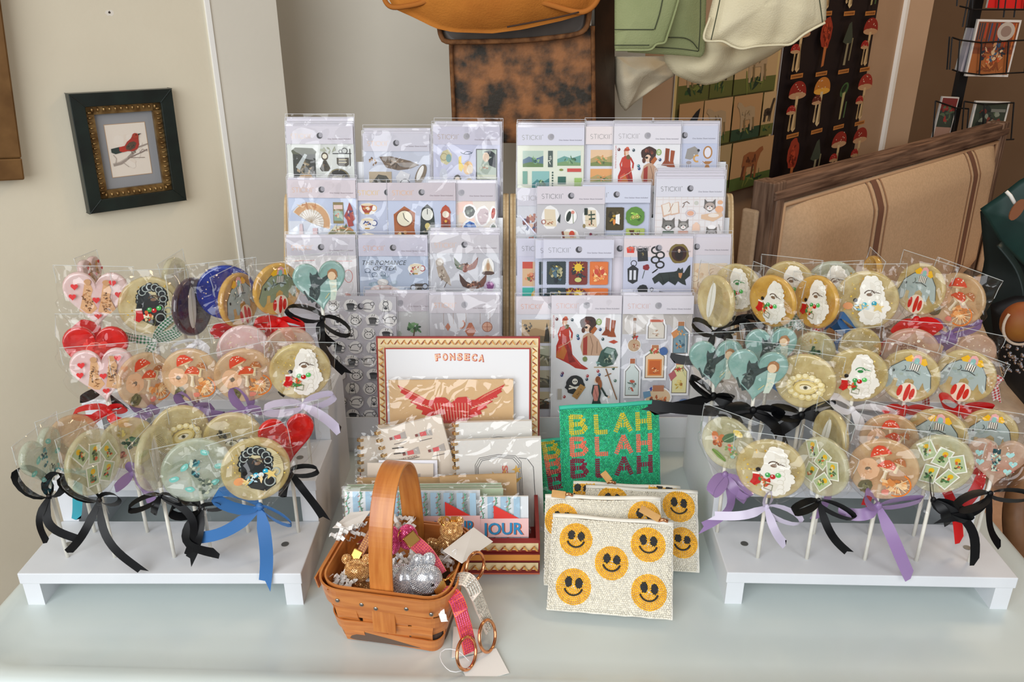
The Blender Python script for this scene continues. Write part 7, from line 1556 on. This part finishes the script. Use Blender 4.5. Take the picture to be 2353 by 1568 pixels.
# canvas bag
t = root('canvas_bag', P(1130, 0, 1.56), 'tan waxed canvas bag with piped seams hanging at the top centre', 'bag')
pillow('body', [P(x, y, 1.56) for x, y in ((880, -90), (884, -20), (905, 20), (950, 40), (1000, 65), (1040, 74), (1130, 77), (1200, 68), (1290, 48), (1345, 32), (1372, 5), (1376, -90))], FR, m_canvas, t, bulge=.05, back=.03, wr=.012, ws=16, seed=3, aniso=(1.2, 1, .5))
edge_cord('piping', [(878, -30), (884, 0), (900, 16), (935, 14), (975, 4), (1010, -20)], 1.535, .0045, m_canvas_d, t); edge_cord('piping', [(1190, -10), (1260, 10), (1320, 27), (1350, 24), (1372, 2), (1378, -30)], 1.525, .0048, m_canvas_d, t)
edge_cord('seam', [(1165, 62), (1230, 50), (1290, 38), (1330, 28)], 1.520, .0016, m_stitch_d, t)
# soft cloth bags
def cloth(name, pts, Y, mat, label, cat, seed, bulge=.025, wr=.012, edges=(), group=None, ws=11, aniso=(1, 1, .6), fold=.0, stitch=None):
    t = root(name, P(*pts[0], Y), label, cat, group)
    pillow('cloth_body', pxs(pts, Y), FR, mat, t, bulge=bulge, back=.012, wr=wr, ws=ws, seed=seed, K=12, N=90, aniso=aniso, fold=fold)
    for e in edges: edge_cord('hem', e, Y - bulge * .55, .0022, mat, t)
    for e in (stitch or ()): edge_cord('stitching', e, Y - bulge * .9, .0009, mk('green_stitching', (60, 66, 44), .8), t)
    return t
cloth('tote_bag', [(1412, 130), (1560, 128), (1548, 175), (1500, 205), (1460, 235), (1437, 256), (1424, 240), (1412, 190)], 1.72, m_nat2, 'crumpled off-white canvas corner hanging below the sage bags', 'cloth bag', 8, .03, .030, ws=26, aniso=(1, 1, 1))
cloth('tote_bag', [(1530, 60), (1700, 60), (1850, 60), (1815, 100), (1772, 128), (1700, 165), (1650, 190), (1622, 196), (1590, 190), (1550, 172), (1525, 140)], 1.66, m_natural, 'pale cream canvas bag with gathered folds, lower one of the two cream bags', 'cloth bag', 4, .045, .034, ws=20, aniso=(1, 1, 1.3), stitch=None)
cloth('tote_bag', [(1450, -80), (1560, -80), (1626, -80), (1621, 60), (1620, 118), (1612, 132), (1560, 127), (1500, 124), (1440, 120)], 1.60, m_sage, 'sage green canvas bag with dark stitching, right of the shorter sage one', 'cloth bag', 5, .018, .010, ws=9, stitch=[[(1420, 100), (1500, 108), (1560, 112), (1604, 118)], [(1610, -30), (1609, 60), (1605, 118)], [(1530, 86), (1570, 87), (1590, 96), (1603, 112)]])
cloth('tote_bag', [(1412, -80), (1480, -80), (1565, -80), (1560, 0), (1548, 40), (1534, 80), (1528, 98), (1510, 104), (1492, 116), (1450, 117), (1412, 117)], 1.56, m_sage, 'sage green canvas bag with a folded corner beside the leather satchel', 'cloth bag', 6, .014, .006, ws=8, edges=[[(1562, -10), (1548, 38), (1533, 84), (1527, 98), (1508, 102), (1494, 114), (1450, 115), (1414, 115)]], stitch=[[(1412, 68), (1460, 68), (1502, 68)], [(1412, 104), (1450, 104), (1492, 104)], [(1526, -20), (1516, 30), (1504, 68)]])
cloth('tote_bag', [(1650, -90), (1780, -90), (1890, -90), (1900, 0), (1898, 50), (1880, 60), (1850, 78), (1820, 102), (1790, 104), (1740, 108), (1705, 114), (1680, 108), (1660, 97), (1625, 97), (1616, 90), (1630, 30), (1642, -20)], 1.52, m_natural, 'cream canvas bag with stitched hem, uppermost at the right of the hanging bags', 'cloth bag', 7, .03, .022, ws=17, aniso=(1.3, 1, .6), stitch=[[(1660, -30), (1648, 30), (1634, 92)], [(1880, -20), (1886, 20), (1890, 52)]], edges=[[(1632, 40), (1618, 90), (1660, 95), (1682, 106), (1705, 112), (1740, 106), (1790, 103), (1818, 101), (1850, 77), (1896, 52)]])

# ------------------------------------------------------------------ posters on the right wall
C4 = Vector((0.30, 1.95, 0))
def on_wall(px, py): return PP(px, py, C4, N46)
def poster(name, tl, w, h, label, art, roll=0):
    M = frame(on_wall(*tl) + N46 * .004, D46, (0, 0, 1)) @ Matrix.Rotation(math.radians(roll), 4, 'Z')
    t = root(name, None, label, 'poster', M=M)
    g = G(); g.box(0, w, -h, 0, -.0015, 0); g.obj('paper', m_cream, t)
    A = Art(.001, z0=.0003, dz=.0001, seed=11); art(A, w * 1000, h * 1000); A.obj('printed_picture', t)
m_print = PRINT
def quad(A, x, y, k, c, c2, neck=.3, flip=1):
    X = lambda q: x + flip * q * k
    A.poly([(X(-.9), y), (X(-.8), y - .55 * k), (X(-.3), y - .68 * k), (X(.3), y - .62 * k), (X(.7), y - .7 * k - neck * k), (X(1.0), y - .75 * k - neck * k), (X(1.1), y - .55 * k - neck * k), (X(.85), y - .45 * k - neck * .5 * k), (X(.62), y - .05 * k), (X(.55), y + .75 * k), (X(.38), y + .75 * k), (X(.35), y + .1 * k), (X(-.4), y + .1 * k), (X(-.48), y + .75 * k), (X(-.66), y + .75 * k), (X(-.72), y + .2 * k)], c)
    A.poly([(X(.28), y), (X(.18), y + .72 * k), (X(.04), y + .72 * k), (X(.12), y)], c2); A.poly([(X(-.6), y), (X(-.78), y + .7 * k), (X(-.92), y + .7 * k), (X(-.8), y)], c2)
    A.dapple(x, y - .25 * k, .6 * k, .28 * k, [c2, c], 12, .25)
def p_animals(A, w, h):
    A.rect(0, 0, w, h, '#c8b078'); A.rect(10, 10, w - 20, h - 20, '#6c6438'); r = A.r
    cells = []; y = 16; row = 0
    while y < h - 60:
        hh = (150, 118, 132)[row % 3]; x = 16
        while x < w - 60:
            ww = min((130, 158, 104, 142)[(row * 2 + int(x / 50)) % 4], w - 16 - x)
            if w - 16 - x - ww < 60: ww = w - 16 - x
            cells.append((x, y, ww - 2.5, hh - 2.5)); x += ww
        y += hh; row += 1
    for i, (x, y, ww, hh) in enumerate(cells):
        A.rect(x, y, ww, hh, r.choice(['#b89a70', '#a89068', '#74857a', '#b8946c', '#b08a60', '#8c8460'])); A.rect(x, y + hh * .74, ww, hh * .26, r.choice(['#2c4430', '#4c5c2c', '#5c6030']))
        A.dapple(x + ww / 2, y + hh * .82, ww * .4, hh * .1, ['#1f3424', '#6c7438', '#30502c'], 8, .3); k = min(ww, hh) * .40; c, c2 = r.choice([('#7c3c20', '#4c2414'), ('#3c3024', '#241c16'), ('#8c5430', '#5c3420'), ('#a89070', '#7c6848'), ('#6a4428', '#402818')])
        if i % 7 == 3: A.poly([(x + ww * .1, y + hh * .75), (x + ww * .4, y + hh * .4), (x + ww * .7, y + hh * .2), (x + ww * .86, y + hh * .14), (x + ww * .8, y + hh * .34), (x + ww * .6, y + hh * .66), (x + ww * .4, y + hh * .8)], '#1c2024')
        else: quad(A, x + ww * .48, y + hh * .52, k, c, c2, r.choice([.1, .3, .9, .2]), r.choice([-1, 1]))
def p_mush(A, w, h):
    A.rect(0, 0, w, h, '#191012'); r = A.r
    n = 4; cw = w / n; rh = 162
    for j in range(7):
        for i in range(n):
            x, y = cw * (i + .5), 26 + rh * j; z = (i * 3 + j * 5) % 7; A.at(0, 0)
            if z in (0, 3, 5): mushroom_at(A, x, y + 34, 42, ['#8c281e', '#6c2a1c', '#983026'][z % 3], '#c8ac80'); mushroom_at(A, x - 26, y + 80, 22, '#9c2420', '#b89c70')
            elif z == 1: A.ell(x, y + 24, 32, 44, '#943420', jag=.1); A.dapple(x, y + 24, 25, 36, ['#b04428', '#6c2414'], 24, .18, .5); A.poly([(x - 8, y + 60), (x + 8, y + 60), (x + 5, y + 112), (x - 9, y + 116)], '#b06838')
            elif z == 2: A.ell(x, y + 24, 28, 18, '#3c5c34', -30); A.ell(x - 2, y + 20, 18, 9, '#182418', -30); A.poly([(x - 8, y + 34), (x + 10, y + 30), (x + 2, y + 110), (x - 8, y + 112)], '#a8a070'); A.line([(x + 26, y + 60), (x + 22, y + 108)], 7, '#4c6c44')
            elif z == 4: A.poly([(x - 34, y + 50), (x - 8, y), (x + 6, y - 6), (x + 30, y + 50), (x, y + 60)], '#3c4438'); A.poly([(x - 6, y + 54), (x + 6, y + 54), (x + 2, y + 116), (x - 12, y + 116)], '#8c8468'); A.line([(x + 28, y + 40), (x + 22, y + 104)], 8, '#7c7458')
            else: mushroom_at(A, x, y + 30, 42, '#b87430', '#cbb68c', '#d8a040'); mushroom_at(A, x - 26, y + 62, 24, '#5c2418', '#c0a880')
            A.at(x, y + rh - 28, 1, rot=-2); A.rect(-34, -6, 68, 12, '#b8783c')
            for q in range(9): A.rect(-28 + q * 6.4, -2.6, 4, 5, '#7c4820')
            A.home()
def mushroom_at(A, x, y, k, cap, stem, gill=None):
    k *= 1.32; y -= 12
    A.t = (x, y, k, k, 0); 
    t = A.t; A.poly([(-.14, 0), (.14, 0), (.12, .8), (.22, 1.7), (0, 1.85), (-.22, 1.7), (-.12, .8)], stem); A.poly([(.02, 0), (.12, 0), (.1, .8), (.18, 1.6), (.05, 1.7)], '#8c7450')
    A.poly([(-.88 * math.cos(a), .04 - .72 * math.sin(a) ** .8) for a in [math.pi * q / 14 for q in range(15)]], cap); A.ell(0, .04, .88, .17, gill or '#b8906c'); A.poly([(-.14, .06), (.14, .06), (.12, .5), (-.12, .5)], stem); A.ell(-.3, -.3, .22, .2, '#c0a088' if False else cap)
    for i in range(6): A.ell(A.r.uniform(-.5, .5), A.r.uniform(-.6, -.1), .05, .035, '#d8b8a0', n=7)
    A.home()
poster('animal_poster', (1556, 70), .475, on_wall(1556, 70).z - on_wall(1740, 420).z, 'vintage chart of animals in framed cells, left poster on the right wall', p_animals)
poster('mushroom_poster', (1826, -120), .545, .92, 'black vintage poster of red and brown mushrooms, right poster on the right wall', p_mush, -.6)

# ------------------------------------------------------------------ settee, throw and things on it
m_oldwood = mk('weathered_wood', (150, 122, 102), 0.75, col2=(92, 68, 54), ns=10, st=(9, .8, 9), bump=.3, bs=60)
m_oldwood2 = mk('weathered_wood_rail', (146, 116, 96), 0.75, col2=(88, 64, 50), ns=10, st=(.6, 9, 9), wave=None, bump=.3, bs=60)
m_linen = mk('linen', (224, 194, 160), 0.9, col2=(212, 182, 148), ns=120, bump=.3, bs=900)
m_stripe = mk('linen_stripe', (128, 90, 72), 0.9); m_stripe2 = mk('linen_stripe_pale', (172, 134, 104), .9)
m_linpipe = mk('linen_piping', (214, 178, 142), .9)
S0 = P(1762, 418, 2.13); S1 = P(2292, 282, 3.2); S1.z = S0.z
DS = (S1 - S0).normalized(); NS = Vector((DS.y, -DS.x, 0))
def S(a, b, z): return S0 + DS * a + NS * b + Vector((0, 0, z - S0.z))
def settee():
    t = root('settee', S(0, 0, 0), 'linen settee with brown stripes and weathered wooden frame, at the right behind the stand', 'settee')
    L = (S1 - S0).length; zt = S0.z; R = .036
    M = frame(S(0, 0, 0), DS, (0, 0, 1))     # local x along, y up, z towards the front
    M = Matrix.Translation(-t.location) @ M
    def bx(name, mat, x0, x1, y0, y1, z0, z1, bv=.004, par=t): g = G(); g.box(x0, x1, y0, y1, z0, z1); return bevel(g.obj(name, mat, par, M=M if par is t else None), bv)
    g = G(); g.box(-.02, L + .02, zt - .055, zt, -.022, .034); g.box(-.02, L + .02, zt - .042, zt - .018, .034, .043); bevel(g.obj('top_rail', m_oldwood2, t, M=M), .005)
    for x in (-.02, L - .035):
        g = G(); g.box(x - .003, x + .058, .0, zt + .004, -.026, .037); g.box(x + .012, x + .043, .3, zt - .04, .034, .041); bevel(g.obj('back_post', m_oldwood, t, M=M), .005)
    # upholstered back, bulging
    nx, ny = 60, 24; v = []; f = []; x0, x1, y0, y1 = .036, L - .036, .42, zt - .052
    for j in range(ny + 1):
        for i in range(nx + 1):
            u, w = i / nx, j / ny; e = min(1, 12 * u, 12 * (1 - u)) ** .5 * min(1, 6 * w, 5.5 * (1 - w)) ** .5
            v.append((x0 + (x1 - x0) * u, y0 + (y1 - y0) * w, .012 + .075 * e * (1 - .15 * w)))
    f = [(j * (nx + 1) + i, j * (nx + 1) + i + 1, (j + 1) * (nx + 1) + i + 1, (j + 1) * (nx + 1) + i) for j in range(ny) for i in range(nx)]
    def h(u, w):
        e = min(1, 12 * u, 12 * (1 - u)) ** .5 * min(1, 6 * w, 5.5 * (1 - w)) ** .5
        return .012 + .075 * e * (1 - .15 * w)
    bk = mesh('back_cushion', v, f, m_linen, t, smooth=True, M=M)
    def stripe(xc, wd, mat):
        g = G(); n = 40; du = (x1 - x0)
        for j in range(n + 1):
            w = j / n
            for s in (-1, 1): x = xc + s * wd / 2; g.v.append(Vector((x, y0 + (y1 - y0) * w, h((x - x0) / du, w) + .0015)))
        g.f = [(2 * j, 2 * j + 1, 2 * j + 3, 2 * j + 2) for j in range(n)]
        g.obj('stripe', mat, bk, smooth=True)
    for xc in (L * .335, L * .79):
        stripe(xc, .036, m_stripe); stripe(xc - .042, .009, m_stripe2); stripe(xc + .042, .009, m_stripe2)
    g = G(); g.tube([(x0 + .012, y0, .03), (x0 + .012, y1 - .012, .03), (x1 - .012, y1 - .012, .03), (x1 - .012, y0, .03)], .007, 8); g.obj('piping', m_linpipe, bk, smooth=True)
    g = G(); g.box(-.015, L + .015, .24, .30, -.02, .66); bevel(g.obj('seat_rail', m_oldwood, t, M=M), .008)
    g = G(); g.box(.01, L - .01, .30, .42, .06, .66); bevel(g.obj('seat_cushion', m_linen, t, M=M), .03, 5)
    g = G(); g.box(.03, L - .03, .34, .36, .662, .668); 
    for x in (-.015, L - .035):
        for z in (.60, -.02): bx('leg', m_oldwood, x, x + .05, 0, .24, z, z + .05)
        g = G(); g.tube(resample_path([Vector((x + .025, .68, .05)), Vector((x + .025, .68, .2)), Vector((x + .025, .66, .42)), Vector((x + .025, .64, .56)), Vector((x + .025, .56, .62)), Vector((x + .025, .42, .60)), Vector((x + .025, .27, .62))], 30), .026, 10); g.obj('arm', m_oldwood, t, M=M, smooth=True)
        g = G(); g.prism([(.64, .05), (.62, .40), (.60, .56), (.42, .58), (.42, .05)], x + .008, x + .042, 'x', Matrix(((1, 0, 0, 0), (0, 1, 0, 0), (0, 0, 1, 0), (0, 0, 0, 1)))); bevel(g.obj('arm_panel', m_linen, t, M=M), .01, 3)
    g = G(); g.add([S(-.02, -.024, .42), S(-.02, .02, .42), S(-.02, .02, zt - .03), S(-.02, -.024, zt - .03)], [(0, 1, 2, 3)])
    bx('side_cover', m_linen, -.040, -.024, .42, zt - .07, -.040, .006, .006)
    bx('back_panel', m_linen, .0, L, .3, zt - .05, -.018, .012)
    return t, L
SET, SL = settee()
# nearer upholstered armchair whose front corner shows at the lower right
m_peach = mk('peach_upholstery', (206, 166, 136), .85, col2=(194, 154, 124), ns=40, bump=.3, bs=500)
AC = P(2300, 1200, z=-.22)
t = root('armchair', AC, 'peach upholstered armchair corner with carved wooden arm at the lower right edge', 'armchair')
seat = [P(2140, 1000, z=-.20), P(2240, 1200, z=-.20), P(2380, 1440, z=-.20), P(2640, 1300, z=-.20), P(2640, 1060, z=-.20)]
g = G(); g.add([p for p in seat] + [Vector((p.x, p.y, .25)) for p in seat], [(0, 1, 2, 3, 4), (9, 8, 7, 6, 5)] + [(i, i + 5, (i + 1) % 5 + 5, (i + 1) % 5) for i in range(5)]); bevel(g.obj('seat_cushion', m_peach, t, world=True), .03, 4)
for p in seat[1:]:
    g = G(); g.tube([(p.x + .04, p.y + .02, .25), (p.x + .04, p.y + .02, .0)], [.024, .014], 10); g.obj('leg', m_oldwood, t, smooth=True, world=True)
g = G(); g.tube(resample_path([P(2420, 1010, z=-.02), P(2370, 1070, z=-.05), P(2338, 1150, z=-.08), P(2336, 1230, z=-.13), P(2356, 1300, z=-.18), P(2400, 1380, z=-.20)], 26), [.020] * 26, 10); g.obj('arm', mk('carved_wood', (150, 108, 72), .5, col2=(112, 76, 46), ns=14, bump=.3, bs=40), t, smooth=True, world=True)
# fur throw
m_fur = mk('faux_fur', (222, 202, 180), 0.9, col2=(204, 180, 156), ns=40, bump=.5, bs=300, sheen=.5)
ft = root('fur_throw', P(2290, 900, z=-.12), 'cream long haired fur throw over the settee seat, at the right edge', 'throw')
fp = [P(x, y, z=zz) for x, y, zz in ((2020, 760, -.10), (2160, 690, -.05), (2225, 700, -.03), (2285, 770, -.06), (2300, 860, -.10), (2400, 960, -.12), (2480, 1080, -.14), (2330, 1120, -.17), (2250, 1040, -.17), (2130, 980, -.17), (2040, 880, -.15))]
fb = pillow('throw_body', fp, (-.1, -.35, 1), m_fur, ft, bulge=.045, back=.03, wr=.02, ws=8, seed=2)
hr = random.Random(3); gh = G(); me_ = fb.data; Mf = chain(fb)
polys = [p for p in me_.polygons if p.normal.z > -.1]; ws_ = [p.area for p in polys]
for p in hr.choices(polys, weights=ws_, k=9000):
    a = Mf @ p.center; vs = [Mf @ me_.vertices[q].co for q in p.vertices]; a = vs[0].lerp(vs[1], hr.random()).lerp(vs[2].lerp(vs[-1], hr.random()), hr.random())
    n = Vector(p.normal); fl_ = Vector((hr.uniform(-.6, .4) + .4 * noise.noise(a * 6), -.5 + hr.uniform(-.4, .4), -.25)); d = (n * .8 + fl_).normalized(); l = hr.uniform(.018, .038); s_ = d.cross(Vector((0, 1, .3))).normalized() * .0011
    k = len(gh.v); gh.v += [a - s_, a + s_, a + d * l * .6 + s_ * .7 + Vector((0, 0, -.001)), a + d * l * .6 - s_ * .7 + Vector((0, 0, -.001)), a + (d + Vector((0, -.1, -.35))) * l]; gh.f += [(k, k + 1, k + 2, k + 3), (k + 3, k + 2, k + 4)]
o = gh.obj('hair', m_fur, ft, world=True); o['kind'] = 'stuff'
# low cushion with black dashes, standing on the seat against the back
t = root('cushion', S(.42, .20, .425), 'low cream cushion with black dashes on the settee behind the right lollipops', 'cushion')
co_ = [S(.40, .20, .43), S(.68, .20, .425), S(.98, .20, .43), S(1.0, .19, .50), S(.98, .18, .575), S(.68, .17, .62), (S(.42, .17, .64)), S(.39, .18, .54)]
pillow('cover', co_, (NS.x, NS.y, .15), m_cream, t, bulge=.045, back=.03, wr=.003)
g = G()
for i in range(7):
    q0, q1 = (i + .25) / 7.2, (i + .75) / 7.2; za = .645 - .065 * q0; zb = .645 - .065 * q1
    g.tube([S(.43 + .54 * q0, .19, za), S(.43 + .54 * q1, .19, zb)], .004, 6)
g.obj('black_dashes', mk('black_print', (24, 22, 22), .7), t, world=True)
# green bag, straps, tag
m_green = mk('dark_green_leather', (34, 66, 60), 0.45, col2=(24, 50, 46), ns=10); m_greend = mk('deep_green_cloth', (22, 40, 38), .7, col2=(12, 24, 22), ns=8)
t = root('green_bag', P(2330, 500, 1.62), 'dark green leather bag with white loop and oval brown tag, at the right edge', 'bag')
pillow('flap', [P(x, y, 1.62) for x, y in ((2252, 480), (2300, 447), (2345, 412), (2420, 380), (2480, 560), (2420, 660), (2352, 610), (2300, 560))], (-.3, -1, .2), m_green, t, bulge=.015, back=.02, wr=.003)
pillow('body', [P(x, y, 1.70) for x, y in ((2252, 486), (2330, 450), (2440, 430), (2480, 760), (2420, 860), (2330, 850), (2268, 770), (2240, 700), (2262, 600))], (-.3, -1, .2), m_greend, t, bulge=.05, back=.05, wr=.008)
g = G(); g.tube(resample_path([P(2296, 560, 1.60), P(2340, 620, 1.58), P(2356, 690, 1.56), P(2330, 740, 1.56), P(2290, 780, 1.58)], 20), .012, 8, flat=.25); g.obj('strap', mk('strap_green', (20, 38, 36), .5), t, smooth=True, world=True)
g = G(); g.tube([P(2312, 440, 1.58), P(2322, 450, 1.575), P(2332, 468, 1.57)], .0036, 8); g.obj('white_loop', m_white, t, smooth=True, world=True)
g = G(); Mt = frame(P(2336, 482, 1.565), (1, 0, -.4), (.35, 0, 1)); g.prism([(.011 * math.cos(i * .4), .022 * math.sin(i * .4)) for i in range(16)], 0, .003, 'z', Mt); g.obj('leather_tag', mk('brown_tag', (138, 84, 52), .6), t, world=True)
# black sequinned bag and an orange pouch
t = root('sequin_bag', P(2330, 850, 1.45), 'black sequinned bag with white glints at the right edge beside the fur', 'bag')
pillow('body', [P(x, y, 1.48) for x, y in ((2275, 700), (2330, 680), (2440, 680), (2500, 900), (2440, 1000), (2370, 950), (2310, 880), (2286, 800))], (-.2, -1, .3), mk('black_cloth', (16, 15, 17), .6), t, bulge=.05, back=.05, wr=.008)
g = G()
for i in range(46):
    q = P(hr.uniform(2304, 2353), hr.uniform(790, 860), 1.425 + hr.uniform(-.008, .008)); g.ball(q, hr.uniform(.0018, .0042), 6, 4)
g.obj('sequins', mk('sequin', (216, 216, 226), .12, metal=1), t, world=True)
t = root('orange_ornament', P(2340, 745, 1.40), 'round burnt orange ornament with fuzzy pale rim at the right edge', 'ornament')
g = G(); cc = P(2346, 740, 1.40); g.ball(cc, (.036, .03, .038), 20, 14); g.obj('body', mk('burnt_orange', (140, 58, 24), .6, col2=(160, 104, 40), ns=9), t, smooth=True, world=True)
g = G(); g.tube([cc + Vector((.038 * math.cos(a), -.012, .040 * math.sin(a))) for a in [math.radians(q) for q in range(150, 311, 10)]], .0026, 6); g.obj('rim', m_fur, t, smooth=True, world=True)

# ------------------------------------------------------------------ postcard spinner
m_wire = mk('black_wire', (20, 18, 18), .4)
SPY = 3.45
t = root('postcard_spinner', P(2238, 300, SPY), 'black wire postcard spinner on a post, at the upper right', 'card rack')
g = G(); a = P(2262, -80, SPY); b = P(2234, 285, SPY); g.tube([Vector((a.x, a.y, 2.6)), Vector((a.x, a.y, .03))], .024, 4); g.obj('post', m_wire, t, world=True)
g = G(); g.tube([Vector((a.x, a.y, .03)), Vector((a.x, a.y, 0.001))], .22, 20); g.obj('base', m_wire, t, world=True)
def pocket(pts, Y, top, bot):
    g = G()
    for i in range(len(pts) - 1):
        (x0, yo0), (x1, yo1) = pts[i], pts[i + 1]
        for yy in (top, bot): g.tube([P(x0, yy + yo0, Y), P(x1, yy + yo1, Y)], .003, 5)
    for x, yo in pts: g.tube([P(x, top + yo, Y), P(x - (top - bot) * -.08, bot + yo, Y)], .003, 5)
    return g.obj('wire_pocket', m_wire, t, world=True)
pocket([(2188, -6), (2206, 0), (2256, 6), (2318, 2), (2360, 0)], 3.28, 92, 166)
pocket([(2150, -4), (2196, 12), (2226, 14)], 3.30, 236, 320); pocket([(2216, -3), (2262, 4), (2330, 0)], 3.28, 236, 320); pocket([(2205, -6), (2240, 2), (2300, 2), (2360, 2)], 3.28, -60, 20)
g = G()
for x0, y0, x1, y1 in ((2226, -10, 2212, 62), (2232, -10, 2220, 62), (2312, -10, 2306, 40), (2336, -10, 2330, 40), (2182, 84, 2176, 160)): g.tube([P(x0, y0, 3.30), P(x1, y1, 3.30)], .003, 5)
g.obj('wire_upright', m_wire, t, world=True)
def pcard(pts, Y, label, art, seed):
    o = P(*pts[3], Y); x = P(*pts[2], Y) - o; y = P(*pts[0], Y) - o; w, h = x.length, y.length
    c = flat_thing('postcard', frame(o, x, y), w, h, .012, m_white, label, 'postcard', art, 'postcards in the spinner', seed=seed)
def a_room(A, w, h):
    A.rect(0, 0, w, h, '#ece9e6'); A.rect(w * .04, h * .04, w * .92, h * .92, '#8c4c2c'); A.rect(w * .04, h * .6, w * .92, h * .36, '#b06834')
    for i in range(16): A.rect(w * (.06 + .055 * i), h * .06, w * .03, h * A.r.uniform(.25, .5), A.r.choice(['#c84424', '#2c4c78', '#d87834', '#5c2c20', '#3c3c44', '#a83420']))
    A.ell(w * .7, h * .2, w * .2, w * .2, '#c8bcb0'); A.ell(w * .7, h * .2, w * .12, w * .12, '#9c8478'); A.dapple(w * .5, h * .6, w * .38, h * .2, ['#d8a070', '#3c6080', '#e0c098', '#7c3420', '#d06030', '#28303c'], 40, .16); A.dapple(w * .5, h * .85, w * .4, h * .08, ['#c88048', '#8c4824'], 12, .3)
def a_green(A, w, h): A.rect(0, 0, w, h, '#e4e2de'); A.rect(w * .05, h * .04, w * .9, h * .92, '#3c4438'); A.dapple(w * .5, h * .5, w * .4, h * .42, ['#5c6c50', '#8c9484', '#28302c', '#7c3c30'], 30, .2); A.rect(w * .5, h * .2, w * .42, h * .08, '#8c8c80')
def a_redg(A, w, h): A.rect(0, 0, w, h, '#d8d4d0'); A.rect(w * .05, h * .03, w * .9, h * .3, '#7c2c28'); A.rect(w * .05, h * .33, w * .9, h * .4, '#3c4438'); A.rect(w * .05, h * .72, w * .9, h * .25, '#b08c7c'); A.dapple(w * .5, h * .4, w * .4, h * .3, ['#5c6c50', '#a03c34'], 18, .2)
pcard([(2246, 44), (2347, 50), (2316, 177), (2218, 175)], 3.30, 'postcard of a warm crowded room with a round clock, middle tier of the spinner', a_room, 3)
pcard([(2240, 232), (2326, 232), (2300, 320), (2222, 318)], 3.305, 'green landscape postcard with white edge, lower right pocket of the spinner', a_green, 4)
pcard([(2152, 222), (2192, 228), (2180, 320), (2142, 318)], 3.32, 'red and green postcard in the lower left pocket of the spinner', a_redg, 5)
pcard([(2270, -90), (2362, -90), (2360, 20), (2268, 18)], 3.30, 'plain bright red card in the top pocket of the spinner', lambda A, w, h: A.rect(0, 0, w, h, '#e01c14'), 6)
pcard([(2206, 64), (2236, 66), (2222, 166), (2196, 164)], 3.335, 'pale card in shadow at the left side of the middle tier', lambda A, w, h: (A.rect(0, 0, w, h, '#8c8c98'), A.rect(w * .4, 0, w * .2, h, '#c8c4d0')), 7)  # pale card, its shadow put into the grey of the print
